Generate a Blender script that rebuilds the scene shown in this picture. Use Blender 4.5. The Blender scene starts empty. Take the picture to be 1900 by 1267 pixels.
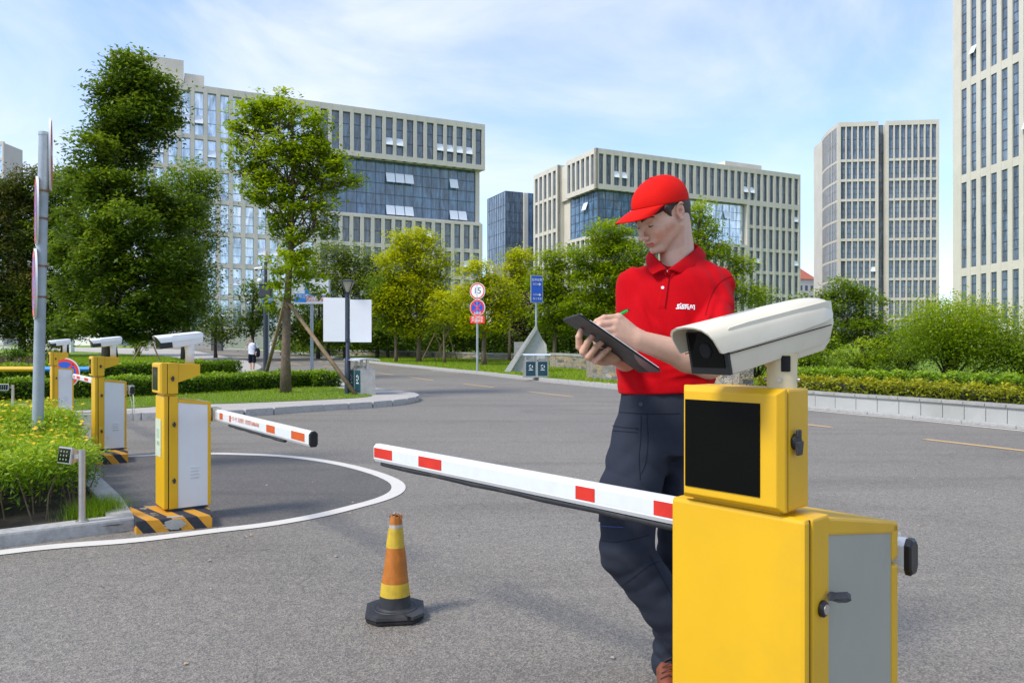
import bpy, bmesh, math, random
import numpy as np
from mathutils import Vector, Matrix

scene = bpy.context.scene
col = scene.collection
R = math.radians

# ------------------------------------------------------------------ camera
FPX = 1372.0                 # focal length in pixels of a 1900 px wide frame
CX, HY, HC = 950.0, 645.0, 1.25
cam_d = bpy.data.cameras.new('camera')
cam_d.sensor_width = 36.0
cam_d.lens = 36.0 * FPX / 1900.0
cam_d.shift_y = (HY - 633.5) / 1900.0
cam_d.clip_start = 0.05
cam_d.clip_end = 3000
cam = bpy.data.objects.new('camera', cam_d)
col.objects.link(cam)
cam.location = (0, 0, HC)
cam.rotation_euler = (R(90), 0, 0)
scene.camera = cam

# ------------------------------------------------------------------ world: bright hazy summer sky with thin cloud
SUN_EL, SUN_AZ = R(50), R(238)        # azimuth measured clockwise from +Y: the sun stands behind the camera's left shoulder
world = bpy.data.worlds.new('World')
scene.world = world
world.use_nodes = True
wt = world.node_tree
wt.nodes.clear()
wo = wt.nodes.new('ShaderNodeOutputWorld')
bg = wt.nodes.new('ShaderNodeBackground')
sky = wt.nodes.new('ShaderNodeTexSky')
sky.sky_type = 'NISHITA'
sky.sun_disc = False
sky.sun_elevation = SUN_EL
sky.sun_rotation = SUN_AZ
sky.air_density = 1.0
sky.dust_density = 0.7
sky.ozone_density = 2.0
bg.inputs[1].default_value = 0.15
tc = wt.nodes.new('ShaderNodeTexCoord')
mp = wt.nodes.new('ShaderNodeMapping')
mp.inputs['Scale'].default_value = (0.9, 1.2, 2.3)
mp.inputs['Rotation'].default_value = (0.0, 0.35, 0.3)
nz = wt.nodes.new('ShaderNodeTexNoise')
nz.inputs['Scale'].default_value = 1.7
nz.inputs['Detail'].default_value = 8
nz.inputs['Roughness'].default_value = 0.55
nz.inputs['Distortion'].default_value = 0.5
rp = wt.nodes.new('ShaderNodeMapRange')
rp.inputs['From Min'].default_value = 0.40
rp.inputs['From Max'].default_value = 0.74
rp.inputs['To Min'].default_value = 0.12
rp.inputs['To Max'].default_value = 0.95
rp.interpolation_type = 'SMOOTHSTEP'
mx = wt.nodes.new('ShaderNodeMix')
mx.data_type = 'RGBA'
mx.inputs[7].default_value = (5.9, 6.2, 6.4, 1)      # thin bright cloud, in the sky texture's own units
wt.links.new(tc.outputs['Generated'], mp.inputs['Vector'])
wt.links.new(mp.outputs[0], nz.inputs['Vector'])
wt.links.new(nz.outputs['Fac'], rp.inputs['Value'])
wt.links.new(rp.outputs[0], mx.inputs[0])
tint = wt.nodes.new('ShaderNodeMix'); tint.data_type = 'RGBA'; tint.blend_type = 'MULTIPLY'; tint.inputs[0].default_value = 1
tint.inputs[7].default_value = (1.34, 1.46, 1.72, 1)      # clean bright summer blue
wt.links.new(sky.outputs[0], tint.inputs[6])
wt.links.new(tint.outputs[2], mx.inputs[6])
wt.links.new(mx.outputs[2], bg.inputs[0])
wt.links.new(bg.outputs[0], wo.inputs[0])

sun_d = bpy.data.lights.new('sun', 'SUN')
sun_d.energy = 3.2
sun_d.angle = R(13)
sun_d.color = (1.0, 0.95, 0.88)
sun = bpy.data.objects.new('sun', sun_d)
col.objects.link(sun)
sd = Vector((math.sin(SUN_AZ) * math.cos(SUN_EL), math.cos(SUN_AZ) * math.cos(SUN_EL), math.sin(SUN_EL)))
sun.rotation_euler = sd.to_track_quat('Z', 'Y').to_euler()
sun.location = (-6, -6, 12)

scene.view_settings.view_transform = 'Standard'
scene.view_settings.look = 'None'
scene.view_settings.exposure = 0.22
scene.view_settings.gamma = 1.0
scene.cycles.max_bounces = 6
scene.cycles.transparent_max_bounces = 8
scene.cycles.use_denoising = True
rng = np.random.default_rng(7)
random.seed(7)

# ------------------------------------------------------------------ helpers: terrain and pixel-to-ground
SL, Y1, Y2 = 0.02, 38.0, 112.0           # the site rises gently behind the crossing
def gz(y):
    return SL * (min(max(y, Y1), Y2) - Y1)
def G(px, py, z=0.0):
    """point of the terrain (raised by z) seen in the photograph at px,py"""
    Y = FPX * (HC - z) / max(py - HY, 1e-3)
    if Y > Y1 or py <= HY:
        Y = FPX * (HC + SL * Y1 - z) / (py - HY + FPX * SL)
    return Vector(((px - CX) / FPX * Y, Y, gz(Y) + z))
def W(px, py, Y):
    """point at depth Y seen at px,py"""
    return Vector(((px - CX) / FPX * Y, Y, HC + (HY - py) / FPX * Y))

# ------------------------------------------------------------------ helpers: objects
def tag(o, label=None, cat=None, group=None, kind=None):
    if label: o['label'] = label
    if cat: o['category'] = cat
    if group: o['group'] = group
    if kind: o['kind'] = kind
    return o
def thing(name, label, cat, loc=(0, 0, 0), rotz=0.0, group=None):
    o = bpy.data.objects.new(name, None)
    o.empty_display_size = 0.2
    col.objects.link(o)
    o.location = loc
    o.rotation_euler = (0, 0, rotz)
    return tag(o, label, cat, group)
def copy_tree(o, parent=None):
    c = o.copy()
    col.objects.link(c)
    c.parent = parent
    for ch in list(o.children):
        copy_tree(ch, c)
    return c
def link_mesh(name, me, mats, parent=None, smooth=False):
    o = bpy.data.objects.new(name, me)
    col.objects.link(o)
    if mats is not None:
        for m in (mats if isinstance(mats, (list, tuple)) else [mats]):
            me.materials.append(m)
    if smooth and len(me.polygons):
        me.polygons.foreach_set('use_smooth', np.ones(len(me.polygons), bool))
    if parent: o.parent = parent
    return o

class MB:
    """collects shapes and links them as one mesh object"""
    def __init__(self):
        self.v, self.f, self.m, self.mi = [], [], [], 0
        self.M = Matrix.Identity(4)
    def add(self, vs, fs, mi=None):
        n = len(self.v)
        self.v += [tuple(self.M @ Vector(p)) for p in vs]
        self.f += [tuple(n + i for i in f) for f in fs]
        self.m += [self.mi if mi is None else mi] * len(fs)
        return self
    def box(self, x0, x1, y0, y1, z0, z1, mi=None, ch=0.0):
        if ch <= 0:
            vs = [(x0, y0, z0), (x1, y0, z0), (x1, y1, z0), (x0, y1, z0), (x0, y0, z1), (x1, y0, z1), (x1, y1, z1), (x0, y1, z1)]
            fs = [(3, 2, 1, 0), (4, 5, 6, 7), (0, 1, 5, 4), (1, 2, 6, 5), (2, 3, 7, 6), (3, 0, 4, 7)]
            return self.add(vs, fs, mi)
        bm = bmesh.new()
        bmesh.ops.create_cube(bm, size=1.0)
        for v in bm.verts:
            v.co = Vector(((x0 + x1) / 2 + v.co.x * (x1 - x0), (y0 + y1) / 2 + v.co.y * (y1 - y0), (z0 + z1) / 2 + v.co.z * (z1 - z0)))
        bmesh.ops.bevel(bm, geom=list(bm.edges), offset=ch, segments=3, affect='EDGES', profile=0.5)
        return self.bm(bm, mi)
    def bm(self, bm, mi=None):
        bm.verts.ensure_lookup_table()
        for i, v in enumerate(bm.verts): v.index = i
        vs = [v.co.copy() for v in bm.verts]
        fs = [[v.index for v in f.verts] for f in bm.faces]
        bm.free()
        return self.add(vs, fs, mi)
    def tube(self, pts, rs, n=10, mi=None, cap=True):
        pts = [Vector(p) for p in pts]
        if not isinstance(rs, (list, tuple)): rs = [rs] * len(pts)
        vs, fs = [], []
        up = None
        for i, p in enumerate(pts):
            d = (pts[min(i + 1, len(pts) - 1)] - pts[max(i - 1, 0)])
            if d.length < 1e-9: d = Vector((0, 0, 1))
            d.normalize()
            if up is None:
                up = Vector((0, 0, 1)) if abs(d.z) < 0.9 else Vector((0, 1, 0))
            a = d.cross(up)
            if a.length < 1e-6: a = d.cross(Vector((1, 0, 0)))
            a.normalize()
            b = a.cross(d).normalized()
            up = b
            for k in range(n):
                t = 2 * math.pi * k / n
                vs.append(p + (a * math.cos(t) + b * math.sin(t)) * rs[i])
        for i in range(len(pts) - 1):
            for k in range(n):
                k2 = (k + 1) % n
                fs.append((i * n + k, i * n + k2, (i + 1) * n + k2, (i + 1) * n + k))
        if cap:
            fs.append(tuple(range(n))[::-1])
            fs.append(tuple((len(pts) - 1) * n + k for k in range(n)))
        return self.add(vs, fs, mi)
    def cyl(self, p0, p1, r0, r1=None, n=16, mi=None):
        return self.tube([p0, p1], [r0, r0 if r1 is None else r1], n, mi)
    def lathe(self, prof, n=32, mi=None, c=(0, 0, 0), closed=False):
        vs, fs = [], []
        for r, z in prof:
            for k in range(n):
                t = 2 * math.pi * k / n
                vs.append((c[0] + r * math.cos(t), c[1] + r * math.sin(t), c[2] + z))
        for i in range(len(prof) - 1):
            for k in range(n):
                k2 = (k + 1) % n
                fs.append((i * n + k, i * n + k2, (i + 1) * n + k2, (i + 1) * n + k))
        return self.add(vs, fs, mi)
    def loft(self, secs, mi=None, cap=True):
        n = len(secs[0]); vs = []; fs = []
        for s in secs: vs += [Vector(p) for p in s]
        for i in range(len(secs) - 1):
            for k in range(n):
                k2 = (k + 1) % n
                fs.append((i * n + k, i * n + k2, (i + 1) * n + k2, (i + 1) * n + k))
        if cap:
            fs.append(tuple(range(n))[::-1]); fs.append(tuple((len(secs) - 1) * n + k for k in range(n)))
        return self.add(vs, fs, mi)
    def prism(self, poly, d, mi=None):
        """poly: list of 3-D points (planar); extruded by vector d"""
        n = len(poly); d = Vector(d)
        a = [Vector(p) for p in poly]
        vs = a + [p + d for p in a]
        fs = [tuple(range(n))[::-1], tuple(range(n, 2 * n))]
        for k in range(n):
            k2 = (k + 1) % n
            fs.append((k, k2, n + k2, n + k))
        return self.add(vs, fs, mi)
    def quad(self, a, b, c, d, mi=None):
        return self.add([a, b, c, d], [(0, 1, 2, 3)], mi)
    def build(self, name, mats, parent=None, smooth=False, loc=None, bevel=0.0, autos=None, kind=None):
        me = bpy.data.meshes.new(name)
        me.from_pydata(self.v, [], self.f)
        bm = bmesh.new(); bm.from_mesh(me)
        mi = self.m
        lay = bm.faces.layers.int.new('mi')
        bm.faces.ensure_lookup_table()
        for i, f in enumerate(bm.faces): f.material_index = mi[i]
        bmesh.ops.recalc_face_normals(bm, faces=list(bm.faces))
        if bevel:
            es = [e for e in bm.edges if len(e.link_faces) == 2 and e.calc_face_angle(0) > 0.6]
            bmesh.ops.bevel(bm, geom=es, offset=bevel, segments=2, affect='EDGES', profile=0.6, clamp_overlap=True)
        bm.to_mesh(me); bm.free()
        if 'mi' in me.attributes: me.attributes.remove(me.attributes['mi'])
        o = link_mesh(name, me, mats, parent, smooth)
        if autos is not None:
            me.polygons.foreach_set('use_smooth', np.ones(len(me.polygons), bool))
            try: me.set_sharp_from_angle(angle=R(autos))
            except Exception: pass
        if loc is not None: o.location = loc
        if kind: o['kind'] = kind
        return o

def fast_mesh(name, V, F, mats, parent=None, smooth=False, attrs=None):
    """V (n,3), F (m,k) arrays; attrs {name: per-face float array}"""
    me = bpy.data.meshes.new(name)
    V = np.ascontiguousarray(V, np.float32); F = np.ascontiguousarray(F, np.int32)
    m, k = F.shape
    me.vertices.add(len(V)); me.vertices.foreach_set('co', V.ravel())
    me.loops.add(m * k); me.loops.foreach_set('vertex_index', F.ravel())
    me.polygons.add(m)
    me.polygons.foreach_set('loop_start', np.arange(0, m * k, k, dtype=np.int32))
    me.polygons.foreach_set('loop_total', np.full(m, k, np.int32))
    me.update(calc_edges=True)
    if attrs:
        for a, vals in attrs.items():
            at = me.attributes.new(a, 'FLOAT', 'FACE')
            at.data.foreach_set('value', np.ascontiguousarray(vals, np.float32))
    return link_mesh(name, me, mats, parent, smooth)

def catmull(P, n=8, closed=False):
    P = [Vector(p) for p in P]; out = []
    N = len(P)
    rngi = range(N if closed else N - 1)
    for i in rngi:
        p0 = P[(i - 1) % N] if closed or i > 0 else P[0]
        p1 = P[i]; p2 = P[(i + 1) % N]
        p3 = P[(i + 2) % N] if closed or i + 2 < N else P[-1]
        for j in range(n):
            t = j / n
            out.append(0.5 * ((2 * p1) + (-p0 + p2) * t + (2 * p0 - 5 * p1 + 4 * p2 - p3) * t * t + (-p0 + 3 * p1 - 3 * p2 + p3) * t ** 3))
    if not closed: out.append(P[-1])
    return out

# ------------------------------------------------------------------ helpers: materials
def nt(name):
    m = bpy.data.materials.new(name); m.use_nodes = True
    t = m.node_tree
    b = t.nodes['Principled BSDF']
    return m, t, b
def ramp(t, src, stops):
    r = t.nodes.new('ShaderNodeValToRGB')
    e = r.color_ramp.elements
    while len(e) < len(stops): e.new(0.5)
    for i, (p, c) in enumerate(stops):
        e[i].position = p; e[i].color = (*c, 1)
    t.links.new(src, r.inputs[0])
    return r.outputs[0]
def noise(t, scale, detail=4, rough=0.5, vec=None, dist=0.0):
    n = t.nodes.new('ShaderNodeTexNoise')
    n.inputs['Scale'].default_value = scale; n.inputs['Detail'].default_value = detail
    n.inputs['Roughness'].default_value = rough; n.inputs['Distortion'].default_value = dist
    if vec is None:
        g = t.nodes.get('TC') or t.nodes.new('ShaderNodeTexCoord'); g.name = 'TC'
        vec = g.outputs['Object']
    t.links.new(vec, n.inputs['Vector'])
    return n.outputs['Fac']
def mixc(t, f, a, b, mode='MIX'):
    m = t.nodes.new('ShaderNodeMix'); m.data_type = 'RGBA'; m.blend_type = mode
    for s, i in ((f, 0), (a, 6), (b, 7)):
        if hasattr(s, 'links'): t.links.new(s, m.inputs[i])
        elif i == 0: m.inputs[i].default_value = s
        else: m.inputs[i].default_value = (*s, 1) if len(s) == 3 else s
    return m.outputs[2]
def bump(t, b, src, strength=0.2, dist=0.01):
    n = t.nodes.new('ShaderNodeBump')
    n.inputs['Strength'].default_value = strength; n.inputs['Distance'].default_value = dist
    t.links.new(src, n.inputs['Height']); t.links.new(n.outputs[0], b.inputs['Normal'])
def dirty(name, c, rough=0.5, metal=0.0, var=0.12, scale=6.0, bmp=0.0, bscale=60.0, c2=None, coat=0.0, amt=0.5):
    """painted or plain surface with uneven tone, smudges and fine grain"""
    m, t, b = nt(name)
    f = noise(t, scale, 6, 0.6)
    lo = tuple(x * (1 - var) for x in c); hi = tuple(min(1, x * (1 + var * 0.6)) for x in c)
    cc = ramp(t, f, [(0.3, lo), (0.7, hi)])
    if c2 is not None:
        g = noise(t, scale * 0.35, 8, 0.7)
        k = t.nodes.new('ShaderNodeMapRange'); k.inputs['From Min'].default_value = 0.52; k.inputs['From Max'].default_value = 0.72
        k.inputs['To Max'].default_value = amt
        t.links.new(g, k.inputs['Value'])
        cc = mixc(t, k.outputs[0], cc, c2)
    t.links.new(cc, b.inputs['Base Color'])
    rr = t.nodes.new('ShaderNodeMapRange')
    rr.inputs['To Min'].default_value = max(0.02, rough - 0.1); rr.inputs['To Max'].default_value = min(1, rough + 0.1)
    t.links.new(noise(t, scale * 3, 4), rr.inputs['Value']); t.links.new(rr.outputs[0], b.inputs['Roughness'])
    b.inputs['Metallic'].default_value = metal
    b.inputs['Coat Weight'].default_value = coat
    if bmp: bump(t, b, noise(t, bscale, 5, 0.6), bmp, 0.004)
    return m
def leafmat(name, dark, mid, light, trans=0.35, rough=0.5):
    m, t, b = nt(name)
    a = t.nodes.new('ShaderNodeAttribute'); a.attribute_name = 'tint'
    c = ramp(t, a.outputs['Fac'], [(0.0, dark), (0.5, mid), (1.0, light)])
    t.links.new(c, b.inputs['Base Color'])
    b.inputs['Roughness'].default_value = rough
    b.inputs['Specular IOR Level'].default_value = 0.35
    tr = t.nodes.new('ShaderNodeBsdfTranslucent')
    t.links.new(c, tr.inputs['Color'])
    ms = t.nodes.new('ShaderNodeMixShader'); ms.inputs[0].default_value = trans
    out = [n for n in t.nodes if n.type == 'OUTPUT_MATERIAL'][0]
    t.links.new(b.outputs[0], ms.inputs[1]); t.links.new(tr.outputs[0], ms.inputs[2]); t.links.new(ms.outputs[0], out.inputs[0])
    return m

M = {}
M['yellow'] = dirty('yellow powder coat', (0.70, 0.395, 0.003), 0.45, var=0.07, scale=3, bmp=0.05, bscale=500, c2=(0.50, 0.29, 0.03), amt=0.45)
M['grey_panel'] = dirty('pale grey sheet metal', (0.70, 0.70, 0.68), 0.42, var=0.04, scale=3, c2=(0.45, 0.46, 0.44), amt=0.3)
M['white_paint'] = dirty('white enamel', (0.80, 0.80, 0.78), 0.35, var=0.05, scale=4, c2=(0.6, 0.58, 0.5), amt=0.3)
M['cream'] = dirty('cream camera shell', (0.68, 0.62, 0.48), 0.38, var=0.06, scale=7, c2=(0.5, 0.45, 0.33), amt=0.3, bmp=0.03, bscale=300)
M['red_tape'] = dirty('red reflective tape', (0.62, 0.025, 0.012), 0.4, var=0.15, scale=20)
M['orange_tape'] = dirty('orange red tape', (0.60, 0.09, 0.015), 0.4, var=0.15, scale=20)
M['tape_white'] = dirty('silver white tape', (0.66, 0.68, 0.66), 0.4, var=0.05, scale=20)
M['black_rub'] = dirty('black rubber', (0.022, 0.022, 0.024), 0.55, var=0.3, scale=12, c2=(0.10, 0.09, 0.08), amt=0.6, bmp=0.2, bscale=120)
M['black_pl'] = dirty('black plastic', (0.012, 0.012, 0.013), 0.35, var=0.2, scale=12)
M['seam'] = dirty('dark gap', (0.006, 0.006, 0.006), 0.9)
M['steel'] = dirty('brushed steel', (0.52, 0.50, 0.47), 0.38, metal=0.8, var=0.15, scale=8)
M['galv'] = dirty('galvanised steel', (0.36, 0.40, 0.43), 0.5, metal=0.35, var=0.18, scale=5, c2=(0.24, 0.27, 0.3), amt=0.5)
M['navy'] = dirty('dark blue grey paint', (0.022, 0.032, 0.052), 0.4, var=0.2, scale=4)
M['board_white'] = dirty('white board', (0.78, 0.78, 0.79), 0.5, var=0.03, scale=2)
M['sign_blue'] = dirty('sign blue', (0.01, 0.085, 0.50), 0.4, var=0.06, scale=9)
M['sky_blue'] = dirty('bright blue print', (0.02, 0.26, 0.72), 0.4, var=0.05, scale=9)
M['sign_red'] = dirty('sign red', (0.72, 0.035, 0.02), 0.4, var=0.06, scale=9)
M['sign_white'] = dirty('sign white', (0.82, 0.82, 0.80), 0.4, var=0.04, scale=9)
M['ink'] = dirty('dark blue ink', (0.02, 0.05, 0.11), 0.5)
M['bark'] = dirty('bark', (0.16, 0.115, 0.075), 0.9, var=0.45, scale=14, bmp=0.8, bscale=26, c2=(0.08, 0.06, 0.045), amt=0.7)
M['dark_bark'] = dirty('dark bark', (0.05, 0.04, 0.03), 0.9, var=0.4, scale=14, bmp=0.8, bscale=26)
M['wood_prop'] = dirty('weathered wood pole', (0.26, 0.18, 0.10), 0.85, var=0.35, scale=12, bmp=0.3, bscale=40)
M['granite'] = dirty('grey granite', (0.40, 0.39, 0.365), 0.8, var=0.2, scale=30, bmp=0.25, bscale=150, c2=(0.22, 0.21, 0.19), amt=0.7)
M['concrete'] = dirty('concrete', (0.33, 0.32, 0.29), 0.85, var=0.2, scale=8, bmp=0.3, bscale=60, c2=(0.20, 0.19, 0.17), amt=0.6)
M['soil'] = dirty('dark soil', (0.035, 0.027, 0.02), 0.95, var=0.5, scale=10, bmp=0.9, bscale=30)
M['facade'] = dirty('beige stone cladding', (0.61, 0.565, 0.475), 0.75, var=0.08, scale=0.35, c2=(0.47, 0.435, 0.365), amt=0.35)

def grassmat():
    m, t, b = nt('mown grass')
    c = ramp(t, noise(t, 0.9, 8, 0.7), [(0.25, (0.14, 0.24, 0.006)), (0.55, (0.22, 0.35, 0.008)), (0.8, (0.30, 0.42, 0.012))])
    c = mixc(t, noise(t, 14, 6, 0.8), c, (0.10, 0.18, 0.006), 'MIX')
    t.links.new(c, b.inputs['Base Color']); b.inputs['Roughness'].default_value = 0.9
    bump(t, b, noise(t, 55, 6, 0.8), 1.0, 0.05)
    return m
M['grass'] = grassmat()

def asphalt(name, base, warm=1.0):
    m, t, b = nt(name)
    g = t.nodes.new('ShaderNodeTexCoord'); g.name = 'TC'
    big = noise(t, 0.18, 6, 0.6)
    c0 = ramp(t, big, [(0.3, tuple(x * 0.86 for x in base)), (0.7, tuple(x * 1.12 for x in base))])
    # long faint tyre lanes, stretched along the road
    mp_ = t.nodes.new('ShaderNodeMapping'); mp_.inputs['Scale'].default_value = (0.10, 0.9, 1); mp_.inputs['Rotation'].default_value = (0, 0, R(12))
    t.links.new(g.outputs['Object'], mp_.inputs['Vector'])
    lanes = noise(t, 1.6, 5, 0.6, mp_.outputs[0], 0.4)
    k = t.nodes.new('ShaderNodeMapRange'); k.inputs['From Min'].default_value = 0.5; k.inputs['From Max'].default_value = 0.7; k.inputs['To Max'].default_value = 0.75
    t.links.new(lanes, k.inputs['Value'])
    c1 = mixc(t, k.outputs[0], c0, tuple(x * 0.70 for x in base))
    # oil spots, old damp patches and hairline cracks
    st = noise(t, 0.55, 7, 0.62, None, 0.6)
    ks = t.nodes.new('ShaderNodeMapRange'); ks.inputs['From Min'].default_value = 0.58; ks.inputs['From Max'].default_value = 0.70; ks.inputs['To Max'].default_value = 0.5
    t.links.new(st, ks.inputs['Value'])
    c1 = mixc(t, ks.outputs[0], c1, tuple(x * 0.62 for x in base))
    dv = t.nodes.new('ShaderNodeVectorMath'); dv.operation = 'ADD'
    ns = t.nodes.new('ShaderNodeTexNoise'); ns.inputs['Scale'].default_value = 1.1; ns.inputs['Detail'].default_value = 6
    t.links.new(g.outputs['Object'], ns.inputs['Vector']); t.links.new(g.outputs['Object'], dv.inputs[0]); t.links.new(ns.outputs['Color'], dv.inputs[1])
    cr = t.nodes.new('ShaderNodeTexVoronoi'); cr.feature = 'DISTANCE_TO_EDGE'; cr.inputs['Scale'].default_value = 0.32; t.links.new(dv.outputs[0], cr.inputs['Vector'])
    kc = t.nodes.new('ShaderNodeMapRange'); kc.inputs['From Min'].default_value = 0.0; kc.inputs['From Max'].default_value = 0.0022; kc.inputs['To Min'].default_value = 0.55; kc.inputs['To Max'].default_value = 0.0
    t.links.new(cr.outputs['Distance'], kc.inputs['Value'])
    c1 = mixc(t, kc.outputs[0], c1, tuple(x * 0.35 for x in base))
    # stones of the wearing course
    v = t.nodes.new('ShaderNodeTexVoronoi'); v.inputs['Scale'].default_value = 150
    t.links.new(g.outputs['Object'], v.inputs['Vector'])
    sp = ramp(t, v.outputs['Color'], [(0.15, (0.35, 0.35, 0.36)), (0.5, (0.88, 0.88, 0.88)), (0.85, (1.55, 1.5, 1.42))])
    c2 = mixc(t, 0.68, c1, sp, 'MULTIPLY')
    v2 = t.nodes.new('ShaderNodeTexVoronoi'); v2.inputs['Scale'].default_value = 42
    t.links.new(g.outputs['Object'], v2.inputs['Vector'])
    sp2 = ramp(t, v2.outputs['Color'], [(0.2, (0.72, 0.72, 0.72)), (0.8, (1.18, 1.17, 1.15))])
    c3 = mixc(t, 0.4, c2, sp2, 'MULTIPLY')
    # pale dusty scuffs
    sc = noise(t, 0.8, 9, 0.72)
    k2 = t.nodes.new('ShaderNodeMapRange'); k2.inputs['From Min'].default_value = 0.64; k2.inputs['From Max'].default_value = 0.78; k2.inputs['To Max'].default_value = 0.4
    t.links.new(sc, k2.inputs['Value'])
    c4 = mixc(t, k2.outputs[0], c3, (0.30, 0.28, 0.25))
    t.links.new(c4, b.inputs['Base Color'])
    b.inputs['Roughness'].default_value = 0.62
    b.inputs['Specular IOR Level'].default_value = 0.5
    bump(t, b, v.outputs['Distance'], 0.5, 0.006)
    return m
M['asphalt'] = asphalt('asphalt', (0.226, 0.202, 0.167))
M['asphalt_dark'] = asphalt('older asphalt', (0.132, 0.119, 0.104))

def markmat(name, c, wear=0.5):
    m, t, b = nt(name)
    f = noise(t, 9, 9, 0.75)
    k = t.nodes.new('ShaderNodeMapRange'); k.inputs['From Min'].default_value = 0.55; k.inputs['From Max'].default_value = 0.75; k.inputs['To Max'].default_value = wear
    t.links.new(f, k.inputs['Value'])
    cc = mixc(t, k.outputs[0], c, tuple(x * 0.45 for x in c))
    t.links.new(cc, b.inputs['Base Color']); b.inputs['Roughness'].default_value = 0.7
    bump(t, b, noise(t, 150, 4), 0.3, 0.003)
    return m
M['mark_white'] = markmat('road marking white', (0.62, 0.58, 0.51))
M['mark_orange'] = markmat('road marking amber', (0.56, 0.36, 0.16), 0.9)

def paving():
    m, t, b = nt('pale paving slabs')
    g = t.nodes.new('ShaderNodeTexCoord'); g.name = 'TC'
    br = t.nodes.new('ShaderNodeTexBrick')
    br.inputs['Scale'].default_value = 1.0; br.inputs['Brick Width'].default_value = 0.6; br.inputs['Row Height'].default_value = 0.3
    br.inputs['Mortar Size'].default_value = 0.006; br.inputs['Mortar'].default_value = (0.22, 0.2, 0.18, 1)
    br.inputs['Color1'].default_value = (0.43, 0.395, 0.35, 1); br.inputs['Color2'].default_value = (0.50, 0.455, 0.40, 1)
    t.links.new(g.outputs['Object'], br.inputs['Vector'])
    cc = mixc(t, noise(t, 1.4, 8, 0.65), br.outputs['Color'], (0.36, 0.33, 0.29))
    t.links.new(cc, b.inputs['Base Color']); b.inputs['Roughness'].default_value = 0.85
    return m
M['paving'] = paving()

def stackstone():
    m, t, b = nt('stacked field stone')
    g = t.nodes.new('ShaderNodeTexCoord'); g.name = 'TC'
    mp_ = t.nodes.new('ShaderNodeMapping'); mp_.inputs['Scale'].default_value = (2.2, 2.2, 6.5)
    t.links.new(g.outputs['Object'], mp_.inputs['Vector'])
    v = t.nodes.new('ShaderNodeTexVoronoi'); v.inputs['Scale'].default_value = 1.0; t.links.new(mp_.outputs[0], v.inputs['Vector'])
    ve = t.nodes.new('ShaderNodeTexVoronoi'); ve.feature = 'DISTANCE_TO_EDGE'; t.links.new(mp_.outputs[0], ve.inputs['Vector'])
    c = ramp(t, v.outputs['Color'], [(0.1, (0.16, 0.15, 0.135)), (0.45, (0.33, 0.31, 0.27)), (0.7, (0.44, 0.33, 0.17)), (0.9, (0.5, 0.48, 0.43))])
    e = ramp(t, ve.outputs['Distance'], [(0.02, (0.06, 0.055, 0.05)), (0.10, (1, 1, 1))])
    t.links.new(mixc(t, 1.0, c, e, 'MULTIPLY'), b.inputs['Base Color']); b.inputs['Roughness'].default_value = 0.9
    bump(t, b, ve.outputs['Distance'], 0.6, 0.05)
    return m
M['stack'] = stackstone()

def glass(name, c, rough=0.06, metal=0.0, spec=0.8, wave=0.25, wscale=0.35):
    m, t, b = nt(name)
    g = t.nodes.new('ShaderNodeTexCoord'); g.name = 'TC'
    ob = t.nodes.new('ShaderNodeObjectInfo')
    ad = t.nodes.new('ShaderNodeVectorMath'); ad.operation = 'ADD'
    sc = t.nodes.new('ShaderNodeVectorMath'); sc.operation = 'SCALE'; sc.inputs['Scale'].default_value = 1.0
    t.links.new(g.outputs['Object'], ad.inputs[0]); t.links.new(ob.outputs['Location'], ad.inputs[1])
    mp_ = t.nodes.new('ShaderNodeMapping'); mp_.inputs['Scale'].default_value = (1.6, 1.6, 0.35)
    t.links.new(ad.outputs[0], mp_.inputs['Vector'])
    n = noise(t, wscale * 3, 3, 0.6, mp_.outputs[0], 0.8)
    cc = ramp(t, n, [(0.3, tuple(x * 0.45 for x in c)), (0.5, c), (0.72, tuple(min(1, x * 1.9) for x in c))])  # mottled tones paint uneven reflections into the pane colour
    t.links.new(cc, b.inputs['Base Color'])
    b.inputs['Roughness'].default_value = rough; b.inputs['Metallic'].default_value = metal
    b.inputs['Specular IOR Level'].default_value = spec
    bump(t, b, noise(t, wscale, 2, 0.5, ad.outputs[0]), wave, 0.08)
    return m
M['glass_dark'] = glass('dark blue glazing', (0.105, 0.145, 0.195), spec=1.0)  # dark base paints the reflection of dark surroundings into the glass
M['glass_mid'] = glass('blue curtain glazing', (0.075, 0.15, 0.25), spec=1.0)
M['glass_sky'] = glass('glazing with painted sky reflection', (0.58, 0.70, 0.82), 0.08, metal=0.7)  # pale blue base paints the reflected sky into the glass colour
M['glass_bright'] = dirty('open window pane', (0.82, 0.86, 0.9), 0.15, metal=0.2, var=0.03)
M['mullion'] = dirty('dark window bars', (0.08, 0.10, 0.13), 0.5)
M['mullion_light'] = dirty('pale window bars', (0.35, 0.42, 0.5), 0.5)
def screenmat():
    m, t, b = nt('dark display glass')
    b.inputs['Base Color'].default_value = (0.002, 0.0025, 0.002, 1)
    b.inputs['Roughness'].default_value = 0.08; b.inputs['Specular IOR Level'].default_value = 0.15
    bump(t, b, noise(t, 9, 3, 0.6, None, 1.5), 0.12, 0.01)
    return m
M['screen'] = screenmat()
M['cream_bounce'] = dirty('cream casting with painted yellow bounce', (0.68, 0.58, 0.36), 0.4, var=0.08, scale=9, c2=(0.5, 0.4, 0.2), amt=0.4)  # yellow bounce light painted into the cream colour
M['grey_panel_shaded'] = dirty('shade darkened sheet metal', (0.345, 0.345, 0.28), 0.45, var=0.06, scale=3, c2=(0.23, 0.235, 0.20), amt=0.4)  # darker copy of the pale grey panel, shade painted into its colour
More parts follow.
